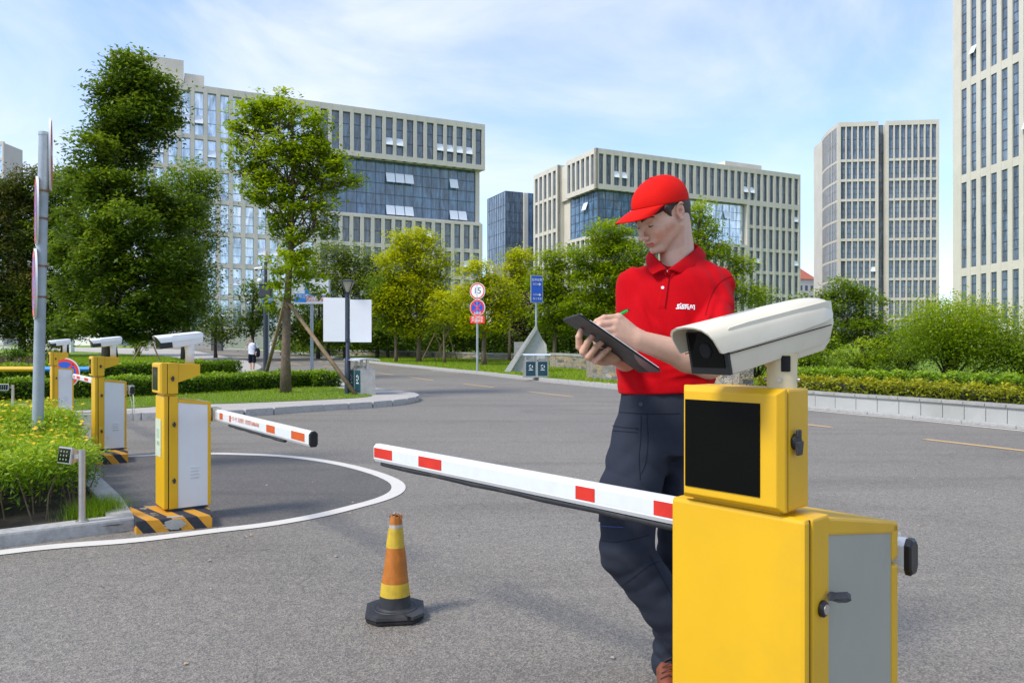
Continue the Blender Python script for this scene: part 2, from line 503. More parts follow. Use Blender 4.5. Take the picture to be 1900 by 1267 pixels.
# ------------------------------------------------------------------ the ground, the road and what is painted on it
def sheet(name, pts, h, mat, skirt=None, kind='structure', parent=None):
    bm = bmesh.new()
    vs = [bm.verts.new((p[0], p[1], 0)) for p in pts]
    f = bm.faces.new(vs)
    if f.normal.z < 0: f.normal_flip()
    bmesh.ops.triangulate(bm, faces=[f])
    for yy in (Y1, Y2):
        bmesh.ops.bisect_plane(bm, geom=list(bm.verts) + list(bm.edges) + list(bm.faces), plane_co=(0, yy, 0), plane_no=(0, 1, 0))
    bmesh.ops.recalc_face_normals(bm, faces=list(bm.faces))
    for fc in bm.faces:
        if fc.normal.z < 0: fc.normal_flip()
    for v in bm.verts: v.co.z = gz(v.co.y) + h
    if skirt:
        be = [e for e in bm.edges if len(e.link_faces) == 1]
        r = bmesh.ops.extrude_edge_only(bm, edges=be)
        for v in [g for g in r['geom'] if isinstance(g, bmesh.types.BMVert)]: v.co.z -= skirt
    me = bpy.data.meshes.new(name); bm.to_mesh(me); bm.free()
    o = link_mesh(name, me, mat, parent)
    if kind: o['kind'] = kind
    return o

def ribbon(pts, w, h, off=0.0):
    """flat strip following pts (ground points) of width w, centre shifted by off to its left"""
    P = [Vector((p[0], p[1])) for p in pts]
    L, Rr = [], []
    for i, p in enumerate(P):
        d = (P[min(i + 1, len(P) - 1)] - P[max(i - 1, 0)]).normalized()
        n = Vector((-d.y, d.x))
        L.append(p + n * (off + w / 2)); Rr.append(p + n * (off - w / 2))
    return L, Rr
def strip(mb, pts, w, h, off=0.0):
    L, Rr = ribbon(pts, w, h, off)
    vs = [(a.x, a.y, gz(a.y) + h) for a in L] + [(a.x, a.y, gz(a.y) + h) for a in Rr]
    n = len(L)
    mb.add(vs, [(n + i, n + i + 1, i + 1, i) for i in range(n - 1)])
def kerb(mb, pts, w, h, off=0.0, unit=0.8, closed=False):
    """row of kerb stones with open joints"""
    P = [Vector((p[0], p[1])) for p in pts]
    out = [P[0]]; acc = 0
    # resample at unit length
    segs = []
    for i in range(len(P) - 1):
        a, b = P[i], P[i + 1]; d = (b - a).length
        if d < 1e-6: continue
        t = 0
        while acc + (d - t) >= unit:
            t += unit - acc; out.append(a + (b - a) * (t / d)); acc = 0
        acc += d - t
    out.append(P[-1])
    for i in range(len(out) - 1):
        a, b = out[i], out[i + 1]; d = b - a
        if d.length < 0.05: continue
        u = d.normalized(); n = Vector((-u.y, u.x)); g = 0.006
        a2 = a + u * g; b2 = b - u * g
        jit = random.uniform(-0.004, 0.004)
        q = [a2 + n * (off - w / 2 + jit), b2 + n * (off - w / 2 + jit), b2 + n * (off + w / 2), a2 + n * (off + w / 2)]
        hh = h + random.uniform(-0.003, 0.003)
        c = 0.012
        ci = sum(q, Vector((0, 0))) / 4
        def lv(k, z): return [(p.x + (ci.x - p.x) * k, p.y + (ci.y - p.y) * k, gz(p.y) + z) for p in q]
        s = [lv(0, -0.05), lv(0, hh - c), lv(0.05, hh)]
        mb.loft(s)

big = 900
sheet('ground', [(-big, -60), (big, -60), (big, big), (-big, big)], -0.012, M['soil'])
# the asphalt sheet: everything in front and the road that climbs away to the left
road_pts = [(-40, -6), (40, -6), (40, 40), (20, 70), (10, 100), (-20, 118), (-75, 118), (-70, 60), (-40, 30)]
sheet('road', road_pts, 0.0, M['asphalt'])

# --- far verge on the right of the road
kerb_far_px = [(2300, 838), (2100, 816), (1900, 797), (1700, 777), (1504, 759), (1340, 740), (1147, 721), (979, 704), (880, 692.5), (800, 684.5), (720, 676.5), (645, 668), (590, 660), (540, 654), (500, 651), (440, 648.5), (340, 647)]
kf = catmull([G(x, y) for x, y in kerb_far_px], 5)
kpx = lambda p: p.x / p.y * FPX + CX
ksp = max(i for i in range(len(kf)) if kpx(kf[i]) > 1372)
mb = MB(); kerb(mb, kf[:ksp + 1], 0.12, 0.055, off=-0.06, unit=0.9); kerb(mb, kf[ksp:], 0.14, 0.12, off=-0.07, unit=0.9); tag(mb.build('far_kerb', M['granite']), kind='structure')
verge = [(p.x, p.y) for p in ribbon(kf, 0.02, 0, off=-0.15)[1]]
# right-hand end closes well outside the frame
lastp = verge[-1]
poly = verge + [(lastp[0] - 60, lastp[1] + 6), (-200, 135), (200, 135), (120, 8), (verge[0][0] + 20, verge[0][1] - 1)]
lawn = sheet('lawn', poly, 0.105, M['grass'])
# paved pavement beside the stone wall (from x about 1000 to 1150 in the picture and on to the right)
i0 = min(range(len(kf)), key=lambda i: abs((kf[i].x / kf[i].y) * FPX + CX - 1010))
seg = kf[:i0 + 1]
inn = ribbon(seg, 0.01, 0, off=-0.15)[1]; outt = ribbon(seg, 0.01, 0, off=-0.15 - 1.0)[1]
# the path narrows to a point towards the lawn
outt = [a + (b - a) * (1.0 if k < len(seg) - 14 else max(0.02, (len(seg) - 1 - k) / 13.0)) for k, (a, b) in enumerate(zip(inn, outt))]
sheet('far_pavement', [(p.x, p.y) for p in inn] + [(p.x, p.y) for p in reversed(outt)], 0.117, M['paving'])

# --- the island with hedges on the left
isl_front_px = [(-260, 798), (-100, 791), (0, 786.5), (130, 782), (280, 778), (443, 772.5), (560, 764), (640, 759), (700, 755), (745, 750), (768, 744), (764, 739), (745, 735), (715, 731), (690, 727.5)]
isl_back_px = [(660, 721), (600, 714), (520, 707), (450, 701), (445, 697), (462, 693.5), (476, 689.5), (481, 685), (474, 679), (455, 672.5), (430, 667), (400, 661.5), (375, 656.5), (355, 652.5), (300, 648.5)]
fr = catmull([G(x, y) for x, y in isl_front_px], 6); bk = catmull([G(x, y) for x, y in isl_back_px], 5)
poly = [(p.x, p.y) for p in fr + bk] + [(-90, 112), (-110, 60), (-60, 20), (-20, 8)]
sheet('island_pavement', poly, 0.12, M['paving'], skirt=0.16)
mb = MB(); kerb(mb, fr, 0.12, 0.128, off=-0.055, unit=0.55); kerb(mb, bk, 0.12, 0.128, off=-0.055, unit=0.9)
tag(mb.build('island_kerb', M['granite']), kind='structure')
gl_px = [(-300, 776), (-100, 770), (0, 766), (243, 757.5), (333, 750.5), (415, 749), (523, 745), (625, 740.5), (660, 738.5), (687, 735.5), (688, 732), (673, 728), (600, 716), (500, 706.5), (455, 702)]
gl = catmull([G(x, y, .12) for x, y in gl_px], 4)
poly = [(p.x, p.y) for p in gl] + [tuple(G(x, y, .12)[:2]) for x, y in [(440, 698), (400, 700), (330, 700)]]
near_poly = poly + [(-22, 26), (-30, 16)]
sheet('island_lawn', near_poly, 0.128, M['grass'])
# second lawn beyond, left of the pavement that leads away
far_l = [(445, 696), (430, 690), (400, 684), (370, 676), (345, 668), (320, 663), (290, 660), (250, 658), (200, 655), (100, 650), (0, 648)]
fl = [G(x, y, .12) for x, y in far_l]
sheet('back_lawn', [(p.x, p.y) for p in fl] + [(-60, 70), (-60, 26), (-18, 27.2)], 0.131, M['grass'])

# --- planter island in the left foreground
pi_out = [G(-420, 1060), G(-200, 1042), G(2, 1017), G(150, 1001), G(240, 991), G(252, 986), G(250, 975), G(217, 930), G(177, 893), G(150, 862), G(120, 835), G(95, 815)]
pi_tail = [Vector((pi_out[-1].x - 1.2, pi_out[-1].y + 0.5, 0)), Vector((-9.5, pi_out[-1].y + .4, 0)), Vector((-9.5, 3.0, 0))]
poly = [(p.x, p.y) for p in pi_out + pi_tail]
inp = ribbon(pi_out, .02, 0, off=.09)[0]
sheet('planter_soil', [(p.x, p.y) for p in list(inp) + pi_tail], 0.055, M['soil'])
mb = MB(); kerb(mb, pi_out, 0.16, 0.085, off=0.08, unit=0.95)
tag(mb.build('planter_kerb', M['granite']), kind='structure')

# --- markings, each sheet 4 mm above the asphalt
loop_px = [(0, 1026), (120, 1013), (250, 1003), (400, 985), (500, 973), (590, 957), (660, 940), (712, 925), (737, 911), (736, 897), (712, 884), (672, 871), (620, 859), (560, 850), (500, 845), (430, 842.5), (390, 842), (300, 844), (240, 847), (190, 849)]
loop = catmull([G(-300, 1066)] + [G(x, y) for x, y in loop_px], 8)
inner_px = loop_px[3:] + [(186, 900), (262, 975)]
sheet('old_asphalt_patch', [(G(x, y).x, G(x, y).y) for x, y in inner_px], 0.0025, M['asphalt_dark'])
mb = MB(); strip(mb, loop, 0.125, 0.0055)
tag(mb.build('lane_loop_marking', M['mark_white']), kind='structure')
mb = MB(); strip(mb, [Vector((p.x, p.y, 0)) for p in fr], 0.10, 0.003, off=-(-0.17))
mb2 = mb
L, Rr = ribbon(fr, 0.1, 0, off=0.0)
tag(mb.build('island_edge_marking', M['mark_white']), kind='structure')
mb = MB(); strip(mb, bk[14:62], 0.13, 0.005, off=0.25); tag(mb.build('nose_marking', M['mark_white']), kind='structure')
mb = MB(); strip(mb, kf, 0.10, 0.005, off=0.22); tag(mb.build('verge_edge_marking', M['mark_white']), kind='structure')
mb = MB()
for a, b in [((1715, 815), (1905, 837)), ((1480, 786), (1543, 793)), ((980, 726.5), (1063, 736.5)), ((860, 712), (917, 719)), ((760, 700), (805, 706)), ((690, 690), (730, 695.5)), ((600, 679), (655, 686)), ((2050, 856), (2300, 888)), ((1240, 757), (1340, 769))]:
    p, q = G(*a), G(*b)
    strip(mb, [p.lerp(q, k / 6) for k in range(7)], 0.12, 0.005)
tag(mb.build('amber_lane_dashes', M['mark_orange']), kind='structure')
mb = MB()
for x in (455, 487, 512, 538, 563, 590, 612, 640):
    p, q = G(x, 673), G(x + 12, 673)
    strip(mb, [p, q], 0.35, 0.006)
p, q = G(430, 661), G(560, 677); strip(mb, [p.lerp(q, k / 4) for k in range(5)], 0.15, 0.005)
p, q = G(380, 650), G(455, 659); strip(mb, [p.lerp(q, k / 4) for k in range(5)], 0.15, 0.005)
tag(mb.build('speed_hump_marking', M['mark_orange']), kind='structure')
mb = MB()
for a, b in [((455, 667), (500, 671)), ((570, 668), (620, 672)), ((520, 661), (640, 675)), ((800, 688), (850, 692))]:
    p, q = G(*a), G(*b); strip(mb, [p, q], 0.10, 0.005)
tag(mb.build('white_lane_lines', M['mark_white']), kind='structure')

# litter: small stones and fallen leaves on the asphalt
def litter():
    V, F, T = [], [], []
    for _ in range(260):
        x, y = random.uniform(-6, 7), random.uniform(2.8, 14)
        s = random.uniform(0.004, 0.014); a = random.uniform(0, 6.28); n = len(V)
        for k in range(4):
            rr = s * random.uniform(0.6, 1.3); V.append((x + rr * math.cos(a + k * 1.57), y + rr * math.sin(a + k * 1.57), 0.006))
        V.append((x, y, 0.006 + s * 0.7))
        for k in range(4): F.append((n + k, n + (k + 1) % 4, n + 4)); T.append(random.random())
    return fast_mesh('litter', np.array(V), np.array(F), leafmat('grit and dead leaves', (0.10, 0.09, 0.08), (0.42, 0.40, 0.36), (0.42, 0.22, 0.06), 0.0), attrs={'tint': T})
tag(litter(), 'scattered grit and dead leaves on the asphalt', 'litter', kind='stuff')
# ------------------------------------------------------------------ foliage
GREEN = {
 'deep':   leafmat('deep green leaves', (0.042, 0.088, 0.007), (0.140, 0.215, 0.012), (0.34, 0.43, 0.020), 0.48, 0.42),
 'dark2':  leafmat('bronze green leaves', (0.035, 0.055, 0.009), (0.090, 0.120, 0.014), (0.28, 0.19, 0.030), 0.35),
 'fresh':  leafmat('fresh green leaves', (0.12, 0.19, 0.003), (0.300, 0.410, 0.006), (0.56, 0.60, 0.012), 0.55),
 'lime':   leafmat('lime leaves', (0.26, 0.31, 0.003), (0.52, 0.55, 0.005), (0.76, 0.72, 0.012), 0.55),
 'mid':    leafmat('mid green leaves', (0.080, 0.140, 0.007), (0.190, 0.280, 0.011), (0.36, 0.44, 0.02), 0.5),
 'olive':  leafmat('olive leaves', (0.085, 0.125, 0.012), (0.19, 0.25, 0.022), (0.33, 0.38, 0.04), 0.5),
 'hedge':  leafmat('clipped hedge leaves', (0.035, 0.085, 0.004), (0.130, 0.245, 0.006), (0.34, 0.47, 0.012), 0.4),
 'hedgey': leafmat('yellow green hedge leaves', (0.09, 0.11, 0.004), (0.23, 0.26, 0.006), (0.46, 0.42, 0.012), 0.4),
 'maroon': leafmat('purple brown leaves', (0.040, 0.020, 0.018), (0.095, 0.052, 0.040), (0.16, 0.095, 0.055), 0.3),
 'bed':    leafmat('bright feathery leaves', (0.05, 0.12, 0.004), (0.19, 0.34, 0.008), (0.42, 0.54, 0.016), 0.45),
 'blade':  leafmat('grass blades', (0.14, 0.22, 0.004), (0.26, 0.37, 0.006), (0.40, 0.48, 0.012), 0.45),
 'petal':  leafmat('yellow petals', (0.78, 0.40, 0.006), (0.85, 0.55, 0.01), (0.88, 0.66, 0.02), 0.25),
}
def leaf_arrays(C, size, up=0.5, aspect=0.45, r=None):
    """rhombic leaves, centres C (n,3), pointing every way, faces tending upward"""
    r = r or rng
    n = len(C)
    nrm = r.normal(size=(n, 3)); nrm[:, 2] = np.abs(nrm[:, 2]) + up * 2
    nrm /= np.linalg.norm(nrm, axis=1)[:, None]
    d = r.normal(size=(n, 3)); d[:, 2] -= 0.3
    d -= (d * nrm).sum(1)[:, None] * nrm
    d /= np.linalg.norm(d, axis=1)[:, None] + 1e-9
    s = np.cross(nrm, d)
    L = size * r.uniform(0.6, 1.35, n)[:, None]
    w = L * aspect
    a = C - d * L * 0.5; b = C + s * w * 0.5 - nrm * L * 0.08; c = C + d * L * 0.5 - nrm * L * 0.16; e = C - s * w * 0.5 - nrm * L * 0.08
    V = np.stack([a, b, c, e], 1).reshape(-1, 3)
    F = np.arange(4 * n).reshape(n, 4)
    return V, F
def crown_points(clumps, per, r, sub=0.28, fill=0.55):
    """clumps (x,y,z,rx,ry,rz): sub-clusters spread mostly near each clump's skin; returns centres, tint, cluster centres"""
    P, T, S = [], [], []
    for (x, y, z, rx, ry, rz) in clumps:
        vol = (rx * ry * rz) ** (1 / 3)
        ns = max(5, int(per[0] * (rx * ry * rz) ** 0.667))
        dirs = r.normal(size=(ns, 3)); dirs /= np.linalg.norm(dirs, axis=1)[:, None]
        rad = r.uniform(fill ** 3, 1, ns) ** (1 / 3)
        rad *= r.uniform(0.82, 1.12, ns)
        c = np.array([x, y, z]) + dirs * rad[:, None] * np.array([rx, ry, rz])
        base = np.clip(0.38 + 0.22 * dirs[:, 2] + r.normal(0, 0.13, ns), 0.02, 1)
        for k in range(ns):
            m = int(per[1] * r.uniform(0.6, 1.3))
            sg = sub * r.uniform(0.7, 1.3)
            g = r.normal(size=(m, 3)) * np.array([sg, sg, sg * 0.5])
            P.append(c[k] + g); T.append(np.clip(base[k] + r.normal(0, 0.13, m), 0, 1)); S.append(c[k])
    return np.concatenate(P), np.concatenate(T), np.array(S)
def tree(name, base, trunk_h, clumps, leaf, col_leaf, per=(26, 60), rt=0.12, label='', group=None, seed=1, sub=0.28, lean=(0, 0), bark='bark', tops=True, parts=True, aspect=0.45, fill=0.5, up=0.8):
    """clumps relative to base"""
    r = np.random.default_rng(seed)
    root = thing(name, label, 'tree', base, 0, group)
    P, T, S = crown_points(clumps, per, r, sub, fill)
    V, F = leaf_arrays(P, leaf, up, aspect, r)
    fast_mesh('crown', V, F, GREEN[col_leaf], root, attrs={'tint': T})
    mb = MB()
    zt = max(c[2] + c[5] * 0.5 for c in clumps)
    pts, rs = [], []
    N = 9
    for i in range(N):
        t = i / (N - 1); z = zt * t
        wob = 0.03 * zt * math.sin(3.1 * t + seed) * t
        pts.append((lean[0] * t + wob, lean[1] * t + wob * 0.6, z - (0.05 if i == 0 else 0))); rs.append(rt * (1.25 if i == 0 else 1) * (1 - 0.85 * t ** 0.9) + 0.008)
    mb.tube(pts, rs, 9)
    def trunk_at(z):
        t = min(max(z / zt, 0), 1); k = t * (N - 1); i = min(int(k), N - 2); f = k - i
        return Vector(pts[i]).lerp(Vector(pts[i + 1]), f), rs[i] * (1 - f) + rs[i + 1] * f
    for (x, y, z, rx, ry, rz) in clumps:
        z0 = max(trunk_h * 0.85, z - rz * 0.9 - 0.35 * math.hypot(x, y))
        z0 = min(z0, zt * 0.9)
        a, ra = trunk_at(z0); b = Vector((x, y, z + rz * 0.3))
        mid = a.lerp(b, 0.5) + Vector((r.uniform(-.15, .15), r.uniform(-.15, .15), 0.12 * (b - a).length * r.uniform(-0.3, 1)))
        mb.tube([a, mid, b], [ra * 0.6, ra * 0.38, 0.012], 6)
        near = S[((S - np.array([x, y, z])) ** 2).sum(1).argsort()[:200]]
        for k in range(0, min(len(near), 60), 5):
            q = Vector(near[k]); s = a.lerp(mid, 0.6) if r.random() < .5 else mid.lerp(b, r.uniform(0, .6))
            mb.tube([s, s.lerp(q, .55) + Vector((0, 0, .05)), q], [ra * 0.22 + .004, ra * .13 + .004, 0.004], 4)
    mb.build('trunk', M[bark], root, smooth=True)
    return root
def props(base, feet, top_z, rad, groupname, labels):
    for f, lb in zip(feet, labels):
        b = Vector(base); mb = MB()
        d = (b + Vector((0, 0, top_z)) - Vector(f))
        mb.tube([Vector((0, 0, 0)), d * 0.5 + Vector((0.01, 0, -0.02)), d], [rad, rad * 0.95, rad * 0.8], 8)
        o = mb.build('support_pole', M['wood_prop'], smooth=True, loc=f)
        tag(o, lb, 'pole', groupname)

def hedge(name, path, w, h, z0, leafcol, label, n_per_m2, leaf=0.06, seed=3, endround=True, group=None, jit=0.05):
    """clipped hedge along path (2-D points): dark twig core and a skin of leaves"""
    r = np.random.default_rng(seed)
    root = thing(name, label, 'hedge', (path[0][0], path[0][1], z0), 0, group)
    o = Vector((path[0][0], path[0][1]))
    P = [Vector((p[0], p[1])) - o for p in path]
    gzs = [gz(p[1]) - gz(path[0][1]) for p in path]
    mb = MB(); secs = []
    L = []
    for i, p in enumerate(P):
        d = (P[min(i + 1, len(P) - 1)] - P[max(i - 1, 0)]).normalized(); n = Vector((-d.y, d.x))
        e = 0.5 if (endround and i in (0, len(P) - 1)) else 1.0
        secs.append([Vector((p.x + n.x * a * w * .40 * e, p.y + n.y * a * w * .40 * e, gzs[i] + z * h * (.88 if e == 1 else .7))) for a, z in ((-1, 0), (-1, .85), (-.8, 1), (.8, 1), (1, .85), (1, 0))])
    mb.loft(secs); mb.build('twigs', M['hedge_core'], root)
    pts, tin = [], []
    for i in range(len(P) - 1):
        a, b = P[i], P[i + 1]; ln = (b - a).length; d = (b - a) / max(ln, 1e-6); n = Vector((-d.y, d.x))
        m = int(ln * (w + 2 * h) * n_per_m2)
        if m <= 0: continue
        u = r.uniform(0, ln, m); s = r.uniform(0, w + 2 * h, m)
        off = np.where(s < h, -w / 2, np.where(s < h + w, s - h - w / 2, w / 2))
        z = np.where(s < h, s, np.where(s < h + w, h, w + 2 * h - s))
        x = a.x + d.x * u + n.x * off; y = a.y + d.y * u + n.y * off
        wob = 0.5 * np.sin(x * 5.1 + y * 3.3 + seed) + 0.5 * np.sin(x * 11 - y * 7.7)
        top = (s >= h) & (s < h + w)
        z = z + np.where(top, wob * jit, 0) + r.normal(0, jit * .6, m)
        x = x + r.normal(0, jit * .7, m); y = y + r.normal(0, jit * .7, m)
        z = np.clip(z, 0.01, h + jit * 3) + gzs[i]
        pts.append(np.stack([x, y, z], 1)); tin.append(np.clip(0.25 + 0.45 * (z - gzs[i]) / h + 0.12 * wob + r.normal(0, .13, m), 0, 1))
    for e in ((0, 1), (len(P) - 1, len(P) - 2)):
        p = P[e[0]]; d = (P[e[0]] - P[e[1]]).normalized(); n = Vector((-d.y, d.x)); m = int(w * h * n_per_m2)
        if m <= 0: continue
        q = r.uniform(-w / 2, w / 2, m); z = r.uniform(0, h, m)
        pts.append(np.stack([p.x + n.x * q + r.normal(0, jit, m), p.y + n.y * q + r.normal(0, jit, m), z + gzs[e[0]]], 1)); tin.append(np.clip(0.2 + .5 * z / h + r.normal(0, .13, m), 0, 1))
    C = np.concatenate(pts); T = np.concatenate(tin)
    V, F = leaf_arrays(C, leaf, 0.4, 0.55, r)
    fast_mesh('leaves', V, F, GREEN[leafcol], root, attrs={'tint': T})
    return root
M['hedge_core'] = dirty('twiggy hedge inside', (0.022, 0.030, 0.010), 0.95, var=0.6, scale=30, bmp=1.0, bscale=40)

def gauss_bush(name, base, r3, n, leaf, colr, label, group=None, seed=5, cat='bush', lumps=14):
    r = np.random.default_rng(seed)
    root = thing(name, label, cat, base, 0, group)
    cl = []
    for k in range(lumps):
        d = r.normal(size=3); d /= np.linalg.norm(d); d[2] = abs(d[2]) * .9
        f = r.uniform(.35, .72)
        cl.append((d[0] * r3[0] * f, d[1] * r3[1] * f, r3[2] * .35 + d[2] * r3[2] * f * .8, r3[0] * .42, r3[1] * .42, r3[2] * .36))
    P, T, S = crown_points(cl, (n, 34), r, .16 * min(r3), .5)
    P[:, 2] = np.maximum(P[:, 2], .02)
    V, F = leaf_arrays(P, leaf, .4, .5, r)
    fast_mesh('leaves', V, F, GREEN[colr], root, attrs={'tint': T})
    mb = MB()
    for k in range(min(len(S), 26)):
        q = Vector(S[r.integers(len(S))]); m = q * .5 + Vector((0, 0, q.z * .15))
        mb.tube([(q.x * .08, q.y * .08, -.03), m, q], [.05 * r3[2] * .35 + .01, .02 * r3[2] * .4 + .006, .006], 5)
    mb.build('stems', M['dark_bark'], root, smooth=True)
    return root

def grass_field(poly, n, z, hgt, name, label, seed=2, ymax=60):
    """separate blades on a lawn polygon (2-D points)"""
    r = np.random.default_rng(seed)
    poly = np.array(poly)
    x0, y0 = poly.min(0); x1, y1 = poly.max(0)
    pts = []
    while sum(len(p) for p in pts) < n:
        q = np.stack([r.uniform(x0, x1, n), r.uniform(y0, min(y1, ymax), n)], 1)
        ins = np.zeros(len(q), bool); j = len(poly) - 1
        for i in range(len(poly)):
            xi, yi = poly[i]; xj, yj = poly[j]
            c = ((yi > q[:, 1]) != (yj > q[:, 1])) & (q[:, 0] < (xj - xi) * (q[:, 1] - yi) / (yj - yi + 1e-12) + xi)
            ins ^= c; j = i
        pts.append(q[ins])
    q = np.concatenate(pts)[:n]
    zz = z + np.array([gz(v) for v in q[:, 1]])
    a = r.uniform(0, 6.28, n); h = hgt * r.uniform(.5, 1.4, n); w = h * .16
    lean = r.normal(0, .35, (n, 2)) * h[:, None]
    A = np.stack([q[:, 0] - np.cos(a) * w, q[:, 1] - np.sin(a) * w, zz], 1)
    B = np.stack([q[:, 0] + np.cos(a) * w, q[:, 1] + np.sin(a) * w, zz], 1)
    C = np.stack([q[:, 0] + lean[:, 0], q[:, 1] + lean[:, 1], zz + h], 1)
    V = np.stack([A, B, C], 1).reshape(-1, 3); F = np.arange(3 * n).reshape(n, 3)
    o = fast_mesh(name, V, F, GREEN['blade'], attrs={'tint': np.clip(r.normal(.5, .2, n), 0, 1)})
    return tag(o, label, 'grass', kind='stuff')

def px_clumps(base, lst, Y):
    """clumps given in the photograph (cx, cy, rx, ry px) at depth Y -> relative to base; depth radius = mean"""
    out = []
    s = Y / FPX
    for k, t in enumerate(lst):
        cx, cy, rx, ry = t[:4]; dy = t[4] if len(t) > 4 else 0
        p = W(cx, cy, Y + dy)
        out.append((p.x - base[0], p.y - base[1], p.z - base[2], rx * s, (rx + ry) / 2 * s, ry * s))
    return out

# ---- the two big trees and the groups behind them
b1 = G(205, 702, .13)
tree('dark_tree', b1, 2.0, px_clumps(b1, [(240, 132, 46, 38), (235, 180, 40, 40, .5), (250, 262, 46, 34, .5), (205, 262, 40, 34, .3), (290, 170, 38, 34), (215, 180, 36, 34), (262, 215, 56, 34), (205, 228, 34, 28), (300, 235, 30, 30), (175, 285, 42, 34, -1), (235, 300, 38, 34, 1.5), (150, 340, 36, 30), (200, 350, 48, 40, -1), (262, 360, 40, 36, -.5), (165, 410, 48, 42, -1.5), (232, 420, 54, 44, -2), (300, 415, 46, 42), (345, 380, 30, 26), (130, 470, 36, 44), (200, 490, 58, 46, -2), (275, 490, 56, 44, -1.5), (335, 490, 42, 48), (150, 555, 48, 44, .5), (225, 565, 60, 44, -2), (300, 570, 54, 44, -1), (350, 560, 32, 40), (190, 602, 56, 28, -1.5), (265, 606, 56, 28, -1), (130, 598, 34, 30)], b1.y),
     0.17, 'deep', per=(66, 76), rt=.26, label='tallest dark green tree, its brown trunk standing behind the hedge at left', seed=11, sub=.23, bark='dark_bark', fill=.55, up=.8)
b = G(345, 668, .13)
tree('dark_tree', b, 3, px_clumps(b, [(350, 340, 52, 40), (330, 400, 60, 50), (365, 430, 45, 55), (350, 500, 50, 50), (320, 570, 50, 50), (360, 560, 35, 50), (370, 350, 30, 25)], b.y), .22, 'mid', per=(22, 80), rt=.3,
     label='looser grey green tree behind the right side of the tallest dark tree', seed=12, sub=.5, bark='dark_bark')
for i, (x, yb, cl, c, lab) in enumerate([
    (40, 652, [(60, 350, 45, 45), (30, 400, 50, 60), (70, 440, 50, 60), (20, 500, 50, 70), (70, 540, 50, 60), (40, 590, 60, 40)], 'dark2', 'bronze tinged dark tree behind the grey sign pole'),
    (120, 655, [(130, 350, 50, 45), (110, 430, 55, 60), (150, 500, 50, 60), (110, 560, 55, 50), (90, 610, 50, 35)], 'mid', 'mid green tree between the sign pole and the tallest tree'),
    (-60, 655, [(-40, 380, 60, 60), (-60, 480, 70, 80), (-20, 570, 60, 60)], 'deep', 'dark tree cut by the left edge of the picture')]):
    b = G(x, 662, .13)
    tree('dark_tree', b, 2.5, px_clumps(b, cl, b.y), .27, c, per=(20, 75), rt=.25, label=lab, seed=20 + i, sub=.55, bark='dark_bark')

b2 = G(530, 728, .13)
cl2 = [(500, 205, 50, 42), (545, 235, 60, 50), (470, 220, 42, 36), (455, 290, 36, 32), (520, 300, 75, 50), (580, 300, 52, 42), (610, 330, 42, 34), (500, 350, 52, 40), (570, 375, 50, 38), (590, 420, 32, 24), (520, 405, 42, 30), (650, 335, 24, 12), (465, 352, 26, 22), (575, 280, 36, 36), (540, 440, 36, 18), (435, 245, 20, 24), (620, 295, 22, 18)]
tree('street_tree', b2, 4.2, px_clumps(b2, cl2, b2.y), .13, 'fresh', per=(62, 66), rt=.118, label='bright green tree in the middle of the hedge island, propped by two wooden poles', seed=31, sub=.135, fill=.45, up=.9)
r_ = np.random.default_rng(5)
props(b2, [G(487, 716, .13), G(660, 732, .13)], 2.35, .055, 'poles propping the street tree', ['dark wooden pole leaning onto the street tree from the left', 'pale wooden pole leaning onto the street tree from the right'])
# young shoots round the trunk of the street tree
rr = np.random.default_rng(8)
P_, T_, S_ = crown_points(px_clumps((0, 0, 0), [(535, 505, 36, 54, -.2), (562, 490, 28, 36, .2), (512, 550, 24, 26, -.1), (582, 530, 24, 30), (545, 465, 26, 24, .2)], b2.y), (60, 50), rr, .13, .3)
V_, F_ = leaf_arrays(P_ - np.array(b2), .13, .45, .45, rr)
st = [o for o in bpy.data.objects if o.name.startswith('street_tree')][0]
fast_mesh('trunk_shoots', V_, F_, GREEN['fresh'], st, attrs={'tint': T_})

